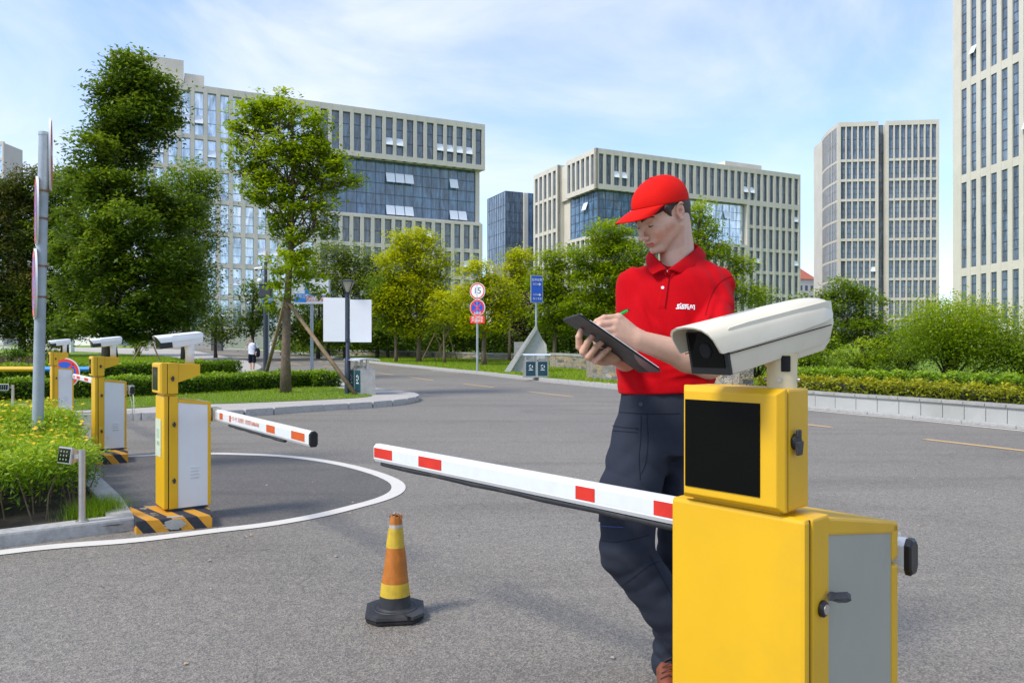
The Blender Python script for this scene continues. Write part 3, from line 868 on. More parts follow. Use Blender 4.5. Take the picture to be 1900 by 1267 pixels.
# ---- the row of trees behind the low wall
row = [
 # x, base y, clumps px, colour, radius, label
 (777, 662, [(765, 445, 38, 30), (740, 490, 38, 40), (795, 490, 36, 40), (765, 540, 60, 40), (730, 560, 34, 34), (805, 565, 36, 36), (770, 600, 40, 24)], 'lime', .16, 'tallest lime green tree, between the white boards and the speed limit sign'),
 (735, 662, [(715, 540, 30, 36), (735, 590, 34, 30)], 'mid', .1, 'small mid green tree just right of the white boards'),
 (825, 664, [(830, 570, 30, 34), (850, 600, 28, 26)], 'lime', .09, 'low lime tree left of the speed limit sign'),
 (898, 668, [(885, 510, 36, 26), (915, 545, 42, 36), (868, 560, 36, 38), (940, 575, 30, 32), (900, 600, 48, 26)], 'lime', .15, 'yellow green tree directly behind the speed limit sign'),
 (945, 660, [(965, 480, 24, 22), (950, 510, 24, 22), (975, 520, 20, 28)], 'lime', .1, 'narrow pale tree between speed limit sign and blue direction sign'),
 (1028, 662, [(1030, 480, 26, 28), (1010, 520, 30, 34), (1045, 530, 30, 36), (1020, 575, 38, 36), (1050, 600, 30, 30)], 'fresh', .13, 'green tree right behind the blue direction sign'),
 (1110, 664, [(1130, 440, 44, 34), (1100, 480, 46, 38), (1160, 480, 48, 40), (1120, 530, 62, 44), (1180, 540, 50, 44), (1090, 570, 46, 36), (1150, 590, 60, 36)], 'fresh', .16, 'large green tree beside the man\'s writing arm'),
 (1300, 664, [(1300, 400, 24, 26), (1310, 430, 26, 22), (1330, 470, 26, 24), (1370, 490, 26, 22), (1290, 460, 24, 30), (1340, 530, 36, 30), (1310, 580, 50, 40), (1400, 550, 28, 20)], 'fresh', .14, 'loose leafed tree right behind the man\'s shoulder'),
 (1600, 672, [(1560, 540, 34, 24), (1530, 570, 36, 30), (1600, 560, 34, 30), (1570, 610, 60, 34), (1620, 620, 40, 36), (1520, 630, 50, 34), (1640, 655, 36, 24), (1500, 660, 40, 20)], 'mid', .14, 'open branched tree between camera housing and curved tower'),
]
for i, (x, yb, cl, c, rt, lab) in enumerate(row):
    b = G(x, yb + (9 if x < 1200 else 14), .12)
    tree('row_tree', b, 2.0, px_clumps(b, cl, b.y), .135 * b.y / 30, c, per=(44 * (30 / b.y) ** .8, 80), rt=rt, label=lab, group='trees in the row beyond the road', seed=40 + i, sub=.22 * b.y / 30, fill=.5)
# darker trees filling in behind the row
back = [(590, [(575, 500, 26, 24), (595, 540, 30, 30), (570, 580, 30, 30), (600, 610, 34, 24)], 'fresh', 'bright tree seen under the crown of the propped street tree'),
        (640, [(650, 480, 34, 30), (620, 520, 34, 36), (665, 540, 34, 40), (640, 590, 44, 36), (610, 470, 22, 16)], 'olive', 'olive tree behind the pair of white boards'),
        (700, [(690, 500, 26, 34), (700, 560, 32, 40), (690, 610, 36, 26)], 'olive', 'olive tree just right of the pair of white boards'),
        (470, [(470, 540, 22, 30), (490, 590, 30, 30), (460, 600, 24, 24)], 'mid', 'thin tree behind the camera mast'),
        (400, [(400, 585, 26, 16), (385, 610, 26, 20), (415, 620, 22, 18)], 'deep', 'small dark tree before the beige building front'),
        (985, [(970, 570, 28, 50), (960, 610, 30, 40), (940, 540, 18, 30)], 'maroon', 'reddish brown tree left of the blue direction sign'),
        (860, [(850, 610, 50, 36), (900, 620, 50, 30), (800, 620, 50, 30)], 'deep', 'dark bushy tree in the gap behind the speed limit sign'),
        (1060, [(1070, 610, 44, 40), (1020, 620, 40, 30)], 'deep', 'dark bushy tree behind the blue direction sign'),
        (1180, [(1180, 620, 60, 40), (1120, 630, 50, 30)], 'deep', 'dark bushy tree behind the clipboard'),
        (720, [(730, 620, 46, 30), (680, 625, 40, 28)], 'deep', 'dark bushy tree low behind the white boards'),
        (610, [(570, 620, 34, 26), (620, 625, 34, 24), (530, 615, 22, 24)], 'deep', 'dark bushy tree low behind the street tree'),
        (1440, [(1420, 610, 60, 36), (1480, 640, 60, 30), (1380, 640, 50, 30)], 'deep', 'dark bushy tree low behind the camera housing'),
        (1680, [(1670, 640, 40, 26), (1700, 620, 20, 20)], 'mid', 'green tree low in front of the curved tower'),
        (1450, [(1405, 560, 26, 16), (1480, 570, 26, 22)], 'mid', 'tree top showing between the man and the camera housing')]
for i, (x, cl, c, lab) in enumerate(back):
    b = G(x, 664, .12)
    tree('back_tree', b, 1.5, px_clumps(b, cl, b.y), .24 * b.y / 50, c, per=(16, 70), rt=.13, label=lab, group='trees further back', seed=70 + i, sub=.55, fill=.4, bark='dark_bark')
# thin young trunks under the row
def thicket():
    """the unbroken band of undergrowth behind the row: nobody could count its plants"""
    r = np.random.default_rng(77); cl = []
    for k in range(150):
        px = r.uniform(540, 1440); Y = r.uniform(62, 74); top = 640 - 55 * (.55 + .45 * math.sin(px * .021) * math.sin(px * .057 + 1)) * r.uniform(.6, 1.15)
        p = W(px, (top + 650) / 2, Y); rz = max(.8, (650 - top) / 2 / FPX * Y); cl.append((p.x, p.y, p.z, r.uniform(1.1, 1.9), 1.2, rz))
    P, T, S = crown_points(cl, (9, 46), r, .5, .4); T = np.clip(T - .1, 0, 1)
    V, F = leaf_arrays(P, .32, .4, .5, r)
    tag(fast_mesh('undergrowth', V, F, GREEN['mid'], attrs={'tint': T}), 'dark green undergrowth filling the wood behind the row of lime trees', 'undergrowth', kind='stuff')
thicket()
gauss_bush('round_bush', G(1800, 712, .12) + Vector((.5, 1.9, 0)), (2.75, 1.9, 2.75), 58, .085, 'fresh', 'big rounded green shrub behind the clipped hedge at right', seed=91, lumps=20)
gauss_bush('round_bush', G(1960, 714, .12) + Vector((.3, 1.6, 0)), (1.7, 1.5, 1.8), 30, .11, 'mid', 'rounded green shrub cut by the right edge of the picture', seed=92)
for i, (x, w_, h_, c_) in enumerate([(1425, 1.2, 1.35, 'mid'), (1520, 1.5, 1.7, 'fresh'), (1645, 1.5, 1.5, 'fresh'), (1705, .9, 1.3, 'mid')]):
    gauss_bush('leafy_shrub', G(x, 706, .12) + Vector((0, 1.2, 0)), (w_, 1.0, h_), 30, .10, c_, ['dark leafy shrub just right of the man behind the hedges', 'leafy shrub behind the camera pillar and the hedges', 'leafy shrub in front of the curved tower', 'narrow leafy shrub between the open branched tree and the big rounded shrub'][i], group='shrubs behind the right hand hedges', seed=120 + i, lumps=12)
gauss_bush('round_bush', G(18, 672, .12), (1.3, 1.2, .9), 16, .14, 'hedge', 'small clipped shrub on the dark bed at far left', seed=93, lumps=7)
gauss_bush('round_bush', G(75, 660, .12), (2.6, 1.5, 1.3), 14, .2, 'lime', 'bright lime shrub behind the grey sign pole', seed=94, lumps=7)
gauss_bush('round_bush', G(255, 662, .12), (1.6, 1.3, 2.0), 14, .2, 'fresh', 'light green shrub beyond the lawn between the two white cameras', seed=95, lumps=7)
for i, (x, y) in enumerate([(600, 654), (660, 658), (545, 652)]):
    gauss_bush('low_bush', G(x, y, .12) + Vector((0, 1.0, 0)), (4.2, 1.4, .9), 9, .22, 'fresh', ['low clipped shrub left of the white boards', 'low clipped shrub under the white boards', 'low clipped shrub left of the propped tree'][i], group='low shrubs along the far verge', seed=96 + i, lumps=9)

# ---- hedges
def px_path(lst, z=.12, n=5): return [(p.x, p.y) for p in catmull([G(x, y, z) for x, y in lst], n)]
hedge('clipped_hedge', px_path([(-260, 750), (-60, 744), (60, 740), (200, 736), (330, 730), (440, 724), (540, 718), (590, 716.5), (607, 718)], .12), .75, .40, .13, 'hedge', 'front clipped hedge of the island, running behind the gate posts', 1500, .075, seed=4)
hedge('clipped_hedge', px_path([(-200, 727), (0, 722), (150, 717), (300, 711), (380, 706.5), (428, 704)], .12), 1.0, .62, .13, 'hedge', 'taller back clipped hedge of the island with a rounded right end', 1100, .085, seed=5)
def offs(pts, d):
    out = []
    for i, p in enumerate(pts):
        t = (pts[min(i + 1, len(pts) - 1)] - pts[max(i - 1, 0)]); t = Vector((t.x, t.y)).normalized(); out.append((p.x - t.y * d, p.y + t.x * d))
    return out
rwv = kf[:ksp + 1][::-1]
hedge('clipped_hedge', offs(rwv, .72), .62, .36, .20, 'hedgey', 'low yellow green hedge right behind the retaining wall', 1500, .065, seed=6, jit=.06)
hedge('clipped_hedge', offs(rwv, 1.55), .85, .60, .12, 'hedge', 'taller dark green hedge behind the low yellow green hedge', 1200, .075, seed=7)

# ---- purple ground cover at far left
def ground_cover(name, poly, n, leafc, leaf, h, label, seed):
    r = np.random.default_rng(seed); poly = np.array(poly)
    x0, y0 = poly.min(0); x1, y1 = poly.max(0)
    P = np.stack([r.uniform(x0, x1, n * 2), r.uniform(y0, y1, n * 2), np.zeros(n * 2)], 1)
    ins = np.zeros(len(P), bool); j = len(poly) - 1
    for i in range(len(poly)):
        xi, yi = poly[i]; xj, yj = poly[j]
        ins ^= ((yi > P[:, 1]) != (yj > P[:, 1])) & (P[:, 0] < (xj - xi) * (P[:, 1] - yi) / (yj - yi + 1e-12) + xi); j = i
    P = P[ins]; n = len(P)
    P[:, 2] = .14 + np.abs(r.normal(0, h, n)) + np.array([gz(v) for v in P[:, 1]])
    V, F = leaf_arrays(P, leaf, .5, .6, r)
    return tag(fast_mesh(name, V, F, GREEN[leafc], attrs={'tint': r.uniform(0, 1, n)}), label, 'ground cover', kind='stuff')
a = G(-60, 712, .12); c = G(88, 664, .12)
ground_cover('ground_cover', [tuple(G(-300, 704)[:2]), tuple(G(70, 698)[:2]), tuple(G(88, 668)[:2]), tuple(G(-300, 660)[:2])], 16000, 'maroon', .17, .16, 'purple brown ground cover at far left under the dark trees', 14)
grass_field([(p.x, p.y) for p in fl] + [(-40, 60), (-40, 27), (-14, 27.2)], 50000, .131, .10, 'grass_blades', 'mown grass blades of the lawn under the big dark trees', 9, 60)
grass_field(near_poly, 60000, .125, .05, 'grass_blades', 'mown grass blades of the hedge island lawn', 3, 26)
vp = [(p.x, p.y) for p in kf if p.y > 19]
grass_field(vp + [(-20, 60), (12, 60), (14, 24)], 70000, .10, .09, 'grass_blades', 'mown grass blades of the verge beyond the road', 4, 60)

# ---- flower bed in the left foreground
def flower_bed():
    r = np.random.default_rng(21)
    poly = np.array([(p.x, p.y) for p in [G(-400, 1035), G(-200, 1020), G(0, 996), G(145, 978), G(168, 945), G(160, 905), G(138, 862), G(110, 838), G(92, 818)]] + [(-7.2, 7.3), (-7.2, 4.5)])
    n = 2300
    cand = np.stack([r.uniform(poly[:, 0].min(), poly[:, 0].max(), n * 4), r.uniform(poly[:, 1].min(), poly[:, 1].max(), n * 4)], 1)
    ins = np.zeros(len(cand), bool); j = len(poly) - 1
    for i in range(len(poly)):
        xi, yi = poly[i]; xj, yj = poly[j]
        ins ^= ((yi > cand[:, 1]) != (yj > cand[:, 1])) & (cand[:, 0] < (xj - xi) * (cand[:, 1] - yi) / (yj - yi + 1e-12) + xi); j = i
    cand = cand[ins][:n]
    P, T = [], []; mb = MB(); fl = []
    for k, (x, y) in enumerate(cand):
        h = .46 + .05 * math.sin(x * 2.1) + .05 * math.sin(y * 3.3 + x) + r.normal(0, .035)
        # the skirt facing the road is bare stems low down, leaves above
        m = 84
        zz = h - np.abs(r.normal(0, .12, m)); zz = np.clip(zz, .09, None)
        g = r.normal(0, .055, (m, 2))
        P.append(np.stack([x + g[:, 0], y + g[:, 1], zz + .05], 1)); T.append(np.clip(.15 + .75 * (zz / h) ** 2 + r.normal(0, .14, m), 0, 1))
        if k % 3 == 0:
            t = Vector((x + r.normal(0, .05), y + r.normal(0, .05), h * .85)); mb.tube([(x, y, .04), ((x + t.x) / 2 + r.normal(0, .02), (y + t.y) / 2, h * .45), t], [.006, .005, .003], 4)
        if r.random() < .40: fl.append((x + r.normal(0, .05), y + r.normal(0, .05), h + .07 + r.uniform(.0, .06)))
    C = np.concatenate(P); V, F = leaf_arrays(C, .041, .35, .32, r)
    root = thing('flower_bed', 'dense bed of bright green feathery plants with small yellow flowers', 'flower bed', (0, 0, 0))
    root['kind'] = 'stuff'
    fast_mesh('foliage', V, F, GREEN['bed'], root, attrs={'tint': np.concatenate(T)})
    mb.build('stems', M['bark'], root)
    V, F, T = [], [], []
    for (x, y, z) in fl + [(x, y - .06, z - r.uniform(.1, .3)) for (x, y, z) in fl[::6]]:
        R0 = r.uniform(.014, .022); tx, ty = r.normal(0, .25, 2); n0 = len(V); V.append((x, y, z))
        for k in range(10):
            a = k * .628; rad = R0 * (1 if k % 2 else .72)
            V.append((x + rad * math.cos(a), y + rad * math.sin(a), z + rad * (math.cos(a) * tx + math.sin(a) * ty) + .004))
        for k in range(10): F.append((n0, n0 + 1 + k, n0 + 1 + (k + 1) % 10)); T.append(r.uniform(0, 1))
    fast_mesh('flowers', np.array(V), np.array(F), GREEN['petal'], root, attrs={'tint': T})
flower_bed()
def tuft():
    r = np.random.default_rng(22); n = 2400
    c = G(188, 950, .08); q = np.stack([c.x - .06 + r.normal(0, .075, n), c.y + .05 + r.normal(0, .10, n)], 1)
    V = []; 
    a = r.uniform(0, 6.28, n); h = r.uniform(.05, .15, n); l = r.normal(0, .40, (n, 2)) * h[:, None]; w = .0018
    A = np.stack([q[:, 0] - np.cos(a) * w, q[:, 1] - np.sin(a) * w, np.full(n, .05)], 1); B = np.stack([q[:, 0] + np.cos(a) * w, q[:, 1] + np.sin(a) * w, np.full(n, .05)], 1)
    C = np.stack([q[:, 0] + l[:, 0], q[:, 1] + l[:, 1], .05 + h], 1)
    o = fast_mesh('grass_tuft', np.stack([A, B, C], 1).reshape(-1, 3), np.arange(3 * n).reshape(n, 3), GREEN['bed'], attrs={'tint': r.uniform(.2, .8, n)})
    tag(o, 'soft grass tuft at the inner corner of the planter kerb', 'grass', kind='stuff')
tuft()
# ------------------------------------------------------------------ buildings
class Facades:
    """collects one building: stone in one mesh, every window a part (the 100 that show largest), the rest one part"""
    def __init__(self, root, refpt):
        self.root = root; self.wall = MB(); self.win = []; self.open = []; self.ref = refpt
        self.T = Matrix.Identity(4)
    def face(self, x0, x1, zlo, zhi, rows, ncol, pier, g='glass_dark', bar='mullion', rec=.4, trans=(.5,), T=None, edge=None, skip=None, opens=0, seed=0, openrow=None):
        """grid of windows in a stone frame; front at local y=0"""
        T = T or Matrix.Identity(4); w = self.wall; w.M = T
        edge = pier if edge is None else edge
        L = x1 - x0; pitch = (L - 2 * edge + pier) / ncol; ww = pitch - pier
        w.box(x0, x0 + edge, 0, rec + .2, zlo, zhi, 0); w.box(x1 - edge, x1, 0, rec + .2, zlo, zhi, 0)
        for c in range(1, ncol):
            xc = x0 + edge + c * pitch - pier
            w.box(xc, xc + pier, 0, rec + .2, zlo, zhi, 0)
        zs = [zlo] + [v for r_ in sorted(rows) for v in r_] + [zhi]
        for k in range(0, len(zs), 2):
            if zs[k + 1] - zs[k] > .02:
                w.box(x0 + edge * .5, x1 - edge * .5, .07 if 0 < k < len(zs) - 2 else .012, rec + .2, zs[k], zs[k + 1] - (0 if k < len(zs) - 2 else .004), 0)
        w.M = Matrix.Identity(4)
        rr = random.Random(seed)
        for ri, (a, b) in enumerate(sorted(rows)):
            for c in range(ncol):
                if skip and skip(ri, c): continue
                xc = x0 + edge + c * pitch
                self.win.append((T @ Matrix.Translation((xc, rec, a)), round(ww, 3), round(b - a, 3), g, bar, trans))
                if opens and rr.random() < opens and (openrow is None or ri in openrow):
                    hh = min(1.15, (b - a) * .3); zc = a + (b - a) * (.24 if b - a > 4 else .34)
                    self.open.append(T @ Matrix.Translation((xc + ww / 2, rec - .02, zc + hh)) @ Matrix.Rotation(R(-24), 4, 'X') @ Matrix.Diagonal((ww * .94, .05, hh, 1)))
    def curtain(self, x0, x1, z0, z1, y, nx, nz, g='glass_mid', T=None, opens=(), bar='mullion', name='curtain_wall'):
        T = T or Matrix.Identity(4); mb = MB(); mb.M = T
        r = random.Random(int(x0 * 10 + z0)); 
        px, pz = (x1 - x0) / nx, (z1 - z0) / nz
        for i in range(nx):
            for k in range(nz):
                # every pane sits a little out of plane, as real glazing does
                t = [r.uniform(-.012, .012) for _ in range(4)]
                xa, xb, za, zb = x0 + i * px + .03, x0 + (i + 1) * px - .03, z0 + k * pz + .03, z0 + (k + 1) * pz - .03
                mb.add([(xa, y + t[0], za), (xb, y + t[1], za), (xb, y + t[2], zb), (xa, y + t[3], zb)], [(0, 1, 2), (0, 2, 3)], 0)
        for i in range(nx + 1): mb.box(x0 + i * px - .03, x0 + i * px + .03, y - .06, y + .08, z0, z1, 1)
        for k in range(nz + 1): mb.box(x0, x1, y - .052, y + .08, z0 + k * pz - .035, z0 + k * pz + .035, 1)
        mb.build(name, [M[g], M[bar]], self.root)
        for (i, k, n) in opens:
            for q in range(n):
                self.open.append(T @ Matrix.Translation((x0 + (i + q + .5) * px, y - .08, z0 + (k + 1) * pz)) @ Matrix.Rotation(R(-20), 4, 'X') @ Matrix.Diagonal((px * .92, .05, pz * .95, 1)))
    def finish(self, mats='facade', wallname='wall'):
        self.wall.build(wallname, M[mats], self.root)
        RM = Matrix.Translation(self.root.location) @ Matrix.Rotation(self.root.rotation_euler.z, 4, 'Z')
        def key(w):
            p = RM @ w[0].translation; X = p.x / max(p.y, 1) * FPX + CX
            off = 0 if (300 < X < 1900 and p.z > 4) else 1e6
            return off + p.length / math.sqrt(w[1] * w[2])
        ws = sorted(self.win, key=key); protos = {}
        def pane(w, h, g, bar, trans, mb, T):
            mb.M = T
            mb.box(0, w, 0, .12, 0, h, 0)
            for t in trans: mb.box(0, w, -.05, .02, h * t - .035, h * t + .035, 1)
            mb.box(0, w, -.045, .02, 0, .07, 1); mb.box(0, w, -.045, .02, h - .07, h, 1)
            mb.box(0, .05, -.04, .02, 0.07, h - .07, 1); mb.box(w - .05, w, -.04, .02, .07, h - .07, 1)
        for (T, w, h, g, bar, trans) in ws[:99 if len(ws) > 100 else 100]:
            k = (w, h, g, bar)
            if k not in protos:
                mb = MB(); pane(w, h, g, bar, trans, mb, Matrix.Identity(4)); o = mb.build('window', [M[g], M[bar]], self.root); protos[k] = o
            else:
                o = protos[k].copy(); col.objects.link(o); o.parent = self.root
            o.matrix_local = T
        rest = ws[99:] if len(ws) > 100 else []
        by = {}
        for t in rest: by.setdefault((t[3], t[4]), []).append(t)
        if rest:
            mb = MB(); mats_, idx = [], {}
            for (g, bar), lst in by.items():
                for n_ in (g, bar):
                    if n_ not in idx: idx[n_] = len(mats_); mats_.append(M[n_])
                for (T, w, h, g_, b_, trans) in lst:
                    n0 = len(mb.m); pane(w, h, g, bar, trans, mb, T)
                    for q in range(n0, len(mb.m)): mb.m[q] = idx[g] if mb.m[q] == 0 else idx[bar]
            mb.build('window', mats_, self.root, kind='stuff')
        pr = None
        for T in self.open[:60]:
            if pr is None:
                mb = MB(); mb.box(-.5, .5, -1, 0, -1, 0, 0); pr = mb.build('open_sash', M['glass_bright'], self.root); o = pr
            else: o = pr.copy(); col.objects.link(o); o.parent = self.root
            o.matrix_local = T

A1 = math.atan2(.422, .907)
def rows_down(top, n, h=3.93, sp=.55): return [(top - (k + 1) * h + sp, top - k * h) for k in range(n)]
LEFT = lambda x, y: Matrix.Translation((x, y, 0)) @ Matrix(((0, 1, 0, 0), (-1, 0, 0, 0), (0, 0, 1, 0), (0, 0, 0, 1)))   # facade x runs towards -y, inward is +x

# --- large left block
rA = thing('office_building', 'long beige office block at left with wide blue glass band under its overhanging top storeys', 'building', (-44.7, 88.0, 0), A1)
F = Facades(rA, None)
F.face(0, 21.1, 0, 33.5, [(27.4, 32.7)] + rows_down(26.9, 6), 14, .47, 'glass_sky', 'mullion_light', trans=(.3, .62), opens=.22, seed=3)
F.face(21.1, 45, 26.9, 33.5, [(27.6, 32.7)], 16, .47, 'glass_dark', trans=(.36, .7), opens=.55, seed=5)
F.curtain(21.3, 43.9, 19.4, 26.88, 1.3, 17, 5, 'glass_mid', opens=[(2, 3, 1), (7, 3, 3), (7, 0, 3), (14, 3, 1), (14, 0, 2)])
F.face(21.1, 44.6, 0, 19.1, rows_down(18.8, 4), 16, .47, 'glass_dark', trans=(.5,), opens=.14, seed=8)
F.wall.box(21.1, 44.6, .62, 2.0, 19.0, 19.38, 0)
F.wall.box(0.02, 44.9, .62, 16, 26.95, 33.1, 0); F.wall.box(0.02, 44.5, 1.42, 15.9, 0, 26.93, 0); F.wall.box(.03, 21.2, .62, 15.8, 0, 26.9, 0)
F.wall.box(21.2, 44.5, .62, 1.4, 0, 18.98, 0)
F.wall.box(43.95, 44.55, 1.0, 2.2, 19.4, 26.9, 0)
F.wall.box(-3, 5.2, 3, 11, 33.1, 37.3, 0); F.wall.box(5.3, 7.6, 3.5, 10, 33.1, 35.9, 0)
F.wall.box(44.9, 46.5, 6, 14, 0, 22.2, 0)
F.finish()

# --- centre block behind the man
rB = thing('office_building', 'beige office block behind the man with corner glass band and narrow vertical windows', 'building', (13.0, 114.9, 0), A1)
F = Facades(rB, None)
F.face(0, 42.9, 26.0, 32.3, [(26.8, 31.5)], 29, .47, 'glass_dark', trans=(.36, .7), opens=.12, seed=2)
F.face(30.5, 42.9, 0, 26.0, rows_down(25.9, 6), 8, .5, 'glass_dark', trans=(.5,), opens=.16, seed=4)
F.curtain(.9, 18.5, 19.0, 25.95, .9, 12, 5, 'glass_mid', opens=[(4, 2, 2)])
F.curtain(18.5, 30.3, 19.0, 25.95, .9, 8, 5, 'glass_sky', opens=[(2, 3, 1), (5, 3, 1), (1, 0, 1)], bar='mullion_light')
F.face(0, 30.5, 0, 18.7, rows_down(18.5, 4), 20, .47, 'glass_dark', trans=(.5,), opens=.1, seed=6)
F.face(-9.5, 0, 26.0, 32.3, [(26.8, 31.5)], 6, .5, 'glass_dark', trans=(.36, .7), T=LEFT(0, 0))
F.curtain(-9.4, -.7, 19.0, 25.95, .9, 6, 5, 'glass_mid', T=LEFT(0, 0), opens=[(3, 3, 1)])
F.face(-9.5, 0, 0, 18.7, rows_down(18.5, 4), 6, .5, 'glass_dark', trans=(.5,), T=LEFT(0, 0))
F.face(-21.0, -11.9, 0, 32.3, [(27.3, 31.5), (21.6, 26.8), (15.8, 21.0), (10, 15.2), (4.2, 9.4)], 5, .62, 'glass_dark', trans=(.3, .65), T=LEFT(-.3, 0))
F.wall.box(-.28, 4, 11.9, 12.1, 0, 32.28, 0)
F.wall.box(.62, 42.85, .62, 20.8, 26.05, 31.9, 0); F.wall.box(1.05, 42.8, 1.05, 20.7, 0, 26.0, 0); F.wall.box(.32, 6, 12.1, 20.95, 0, 32.1, 0)
F.wall.box(.62, 42.7, .62, 1.0, 0, 18.66, 0); F.wall.box(.62, 1.0, .7, 9.4, 0, 18.66, 0); F.wall.box(30.6, 42.8, .62, 1.1, 0, 26, 0)
F.wall.box(.0, 30.5, .02, 1.3, 18.7, 18.98, 0); F.wall.box(.01, 1.3, 1.3, 9.4, 18.7, 18.98, 0)
F.wall.box(30.0, 38.5, 5, 12, 31.9, 34.6, 0); F.wall.box(33, 40, 7, 14, 31.9, 35.2, 0)
F.finish()

# --- dark glass block between them
rE = thing('office_building', 'dark glass building in the gap between the two beige office blocks', 'building', (-1.3, 150, 0), A1)
F = Facades(rE, None)
F.wall.box(.1, 9.5, .1, 9.2, 0, 32.8, 0)
F.curtain(0, 3.9, 0, 33, 0, 4, 16, 'glass_dark')
F.curtain(4.9, 9.5, 0, 33, 0, 4, 16, 'glass_mid')
F.curtain(-9.3, 0, 0, 33, 0, 8, 12, 'glass_dark', T=LEFT(0, 0))
F.wall.box(3.95, 4.85, -.5, .4, 0, 32.9, 0)
F.wall.box(-4, 6, -3, -.6, 0, 17.5, 0)
F.finish()

# --- curved tower
rC = thing('office_tower', 'tower with a curved left flank and a dark vertical slot in its gridded front', 'building', (64.8, 147.0, 0), math.atan2(-.105, .9945))
F = Facades(rC, None)
rowsC = [(38.6, 45.1)] + rows_down(38.1, 10, 3.93, .5)
rowsC = [(max(a, .3), b) for a, b in rowsC if b > 1]
F.face(0, 7.7, 0, 46, rowsC, 6, .22, 'glass_dark', trans=(.3, .62), edge=.55, opens=.10, seed=2)
F.face(9.15, 19.1, 0, 46, rowsC, 8, .24, 'glass_dark', trans=(.3, .62), edge=.5, seed=3)
F.curtain(7.7, 9.15, 0, 45.6, 1.6, 2, 24, 'glass_dark')
F.wall.box(.62, 19.0, .62, 1.5, 0, 45.4, 0) if False else None
F.wall.box(.3, 7.7, .6, 17, 0, 45.5, 0); F.wall.box(9.15, 19.0, .6, 16.9, 0, 45.5, 0); F.wall.box(7.0, 10.0, 1.75, 16.8, 0, 45.5, 0)
RMi = (Matrix.Translation(rC.location) @ Matrix.Rotation(rC.rotation_euler.z, 4, 'Z')).inverted()
cpts = [RMi @ Vector(p) for p in [(68.0, 163.4, 0), (66.9, 160.2, 0), (65.9, 156.8, 0), (65.2, 153.4, 0), (64.9, 150.2, 0), (64.8, 147.0, 0)]]
cpts = catmull(cpts, 2)
for k in range(len(cpts) - 1):
    a, b = cpts[k], cpts[k + 1]; d = (b - a); L = d.length; d.normalize(); inn = Vector((-d.y, d.x, 0))
    T = Matrix(((d.x, inn.x, 0, a.x), (d.y, inn.y, 0, a.y), (0, 0, 1, 0), (0, 0, 0, 1)))
    F.face(0, L, 0, 46 - .01 * k, rowsC, 2, .16, 'glass_dark', trans=(.5,), T=T, edge=.10, rec=.07)
F.finish()

# --- near tower at the right edge
rD = thing('office_tower', 'tall beige tower cut by the right edge, deep piers between narrow window strips', 'building', (55.8, 93.6, 0), math.atan2(-.997, .08))
F = Facades(rD, None)
F.face(0, 31, 0, 62, [(.5, 10.1), (11.1, 21.7), (22.7, 33.3), (34.3, 44.9), (45.9, 56.5), (57.5, 61)], 17, .68, 'glass_dark', trans=(.12, .22, .34, .45, .56, .67, .78, .89), edge=1.5, rec=.2, opens=.05, seed=9)
F.wall.box(.3, 30.8, .42, 22, 0, 61.5, 0)
F.finish()

# --- far glimpses
rF = thing('town_house', 'small distant house with a red tiled roof between the centre block and the curved tower', 'building', (103, 262, 0), .3)
mb = MB(); mb.box(-2, 5.5, 0, 8, 0, 25.5, 0); mb.box(5.5, 14, 1, 9, 0, 23.5, 0)
for k in range(3):
    for z in range(6): mb.box(-1.3 + k * 2.3, -.2 + k * 2.3, -.06, .2, 4 + z * 3.5, 5.8 + z * 3.5, 1)
mb.build('wall', [M['facade'], M['mullion']], rF)
mb = MB(); mb.add([(-2.5, -.5, 25.5), (6, -.5, 25.5), (6, 8.5, 25.5), (-2.5, 8.5, 25.5), (1.75, 4, 30)], [(0, 1, 4), (1, 2, 4), (2, 3, 4), (3, 0, 4), (3, 2, 1, 0)]); mb.add([(5.2, .5, 23.5), (14.5, .5, 23.5), (14.5, 9.5, 23.5), (5.2, 9.5, 23.5), (7, 5, 25.4), (14.5, 5, 25.4)], [(0, 1, 5, 4), (1, 2, 5), (2, 3, 4, 5), (3, 0, 4), (3, 2, 1, 0)])
mb.build('roof', dirty('red roof tiles', (0.42, 0.12, 0.07), .8, var=.2, scale=1), rF)
for nm, px, w, zt, Y, lab, gl in [('office_tower', -28, 5.0, 57, 200, 'sliver of a pale far tower at the left edge of the picture', 'glass_sky'), ('office_tower', 180, 5.5, 55, 190, 'pale blue far tower glimpsed through the tallest dark tree', 'glass_sky')]:
    p = W(px, 640, Y); rt_ = thing(nm, lab, 'building', (p.x, p.y, 0), 0)
    F = Facades(rt_, None); F.face(0, w, 0, zt, rows_down(zt - 1, 13, 4.2, .8), 3, .5, gl, 'mullion_light', trans=(.5,), T=None); F.wall.box(.1, w - .1, .6, 8, 0, zt - .3, 0); F.finish()

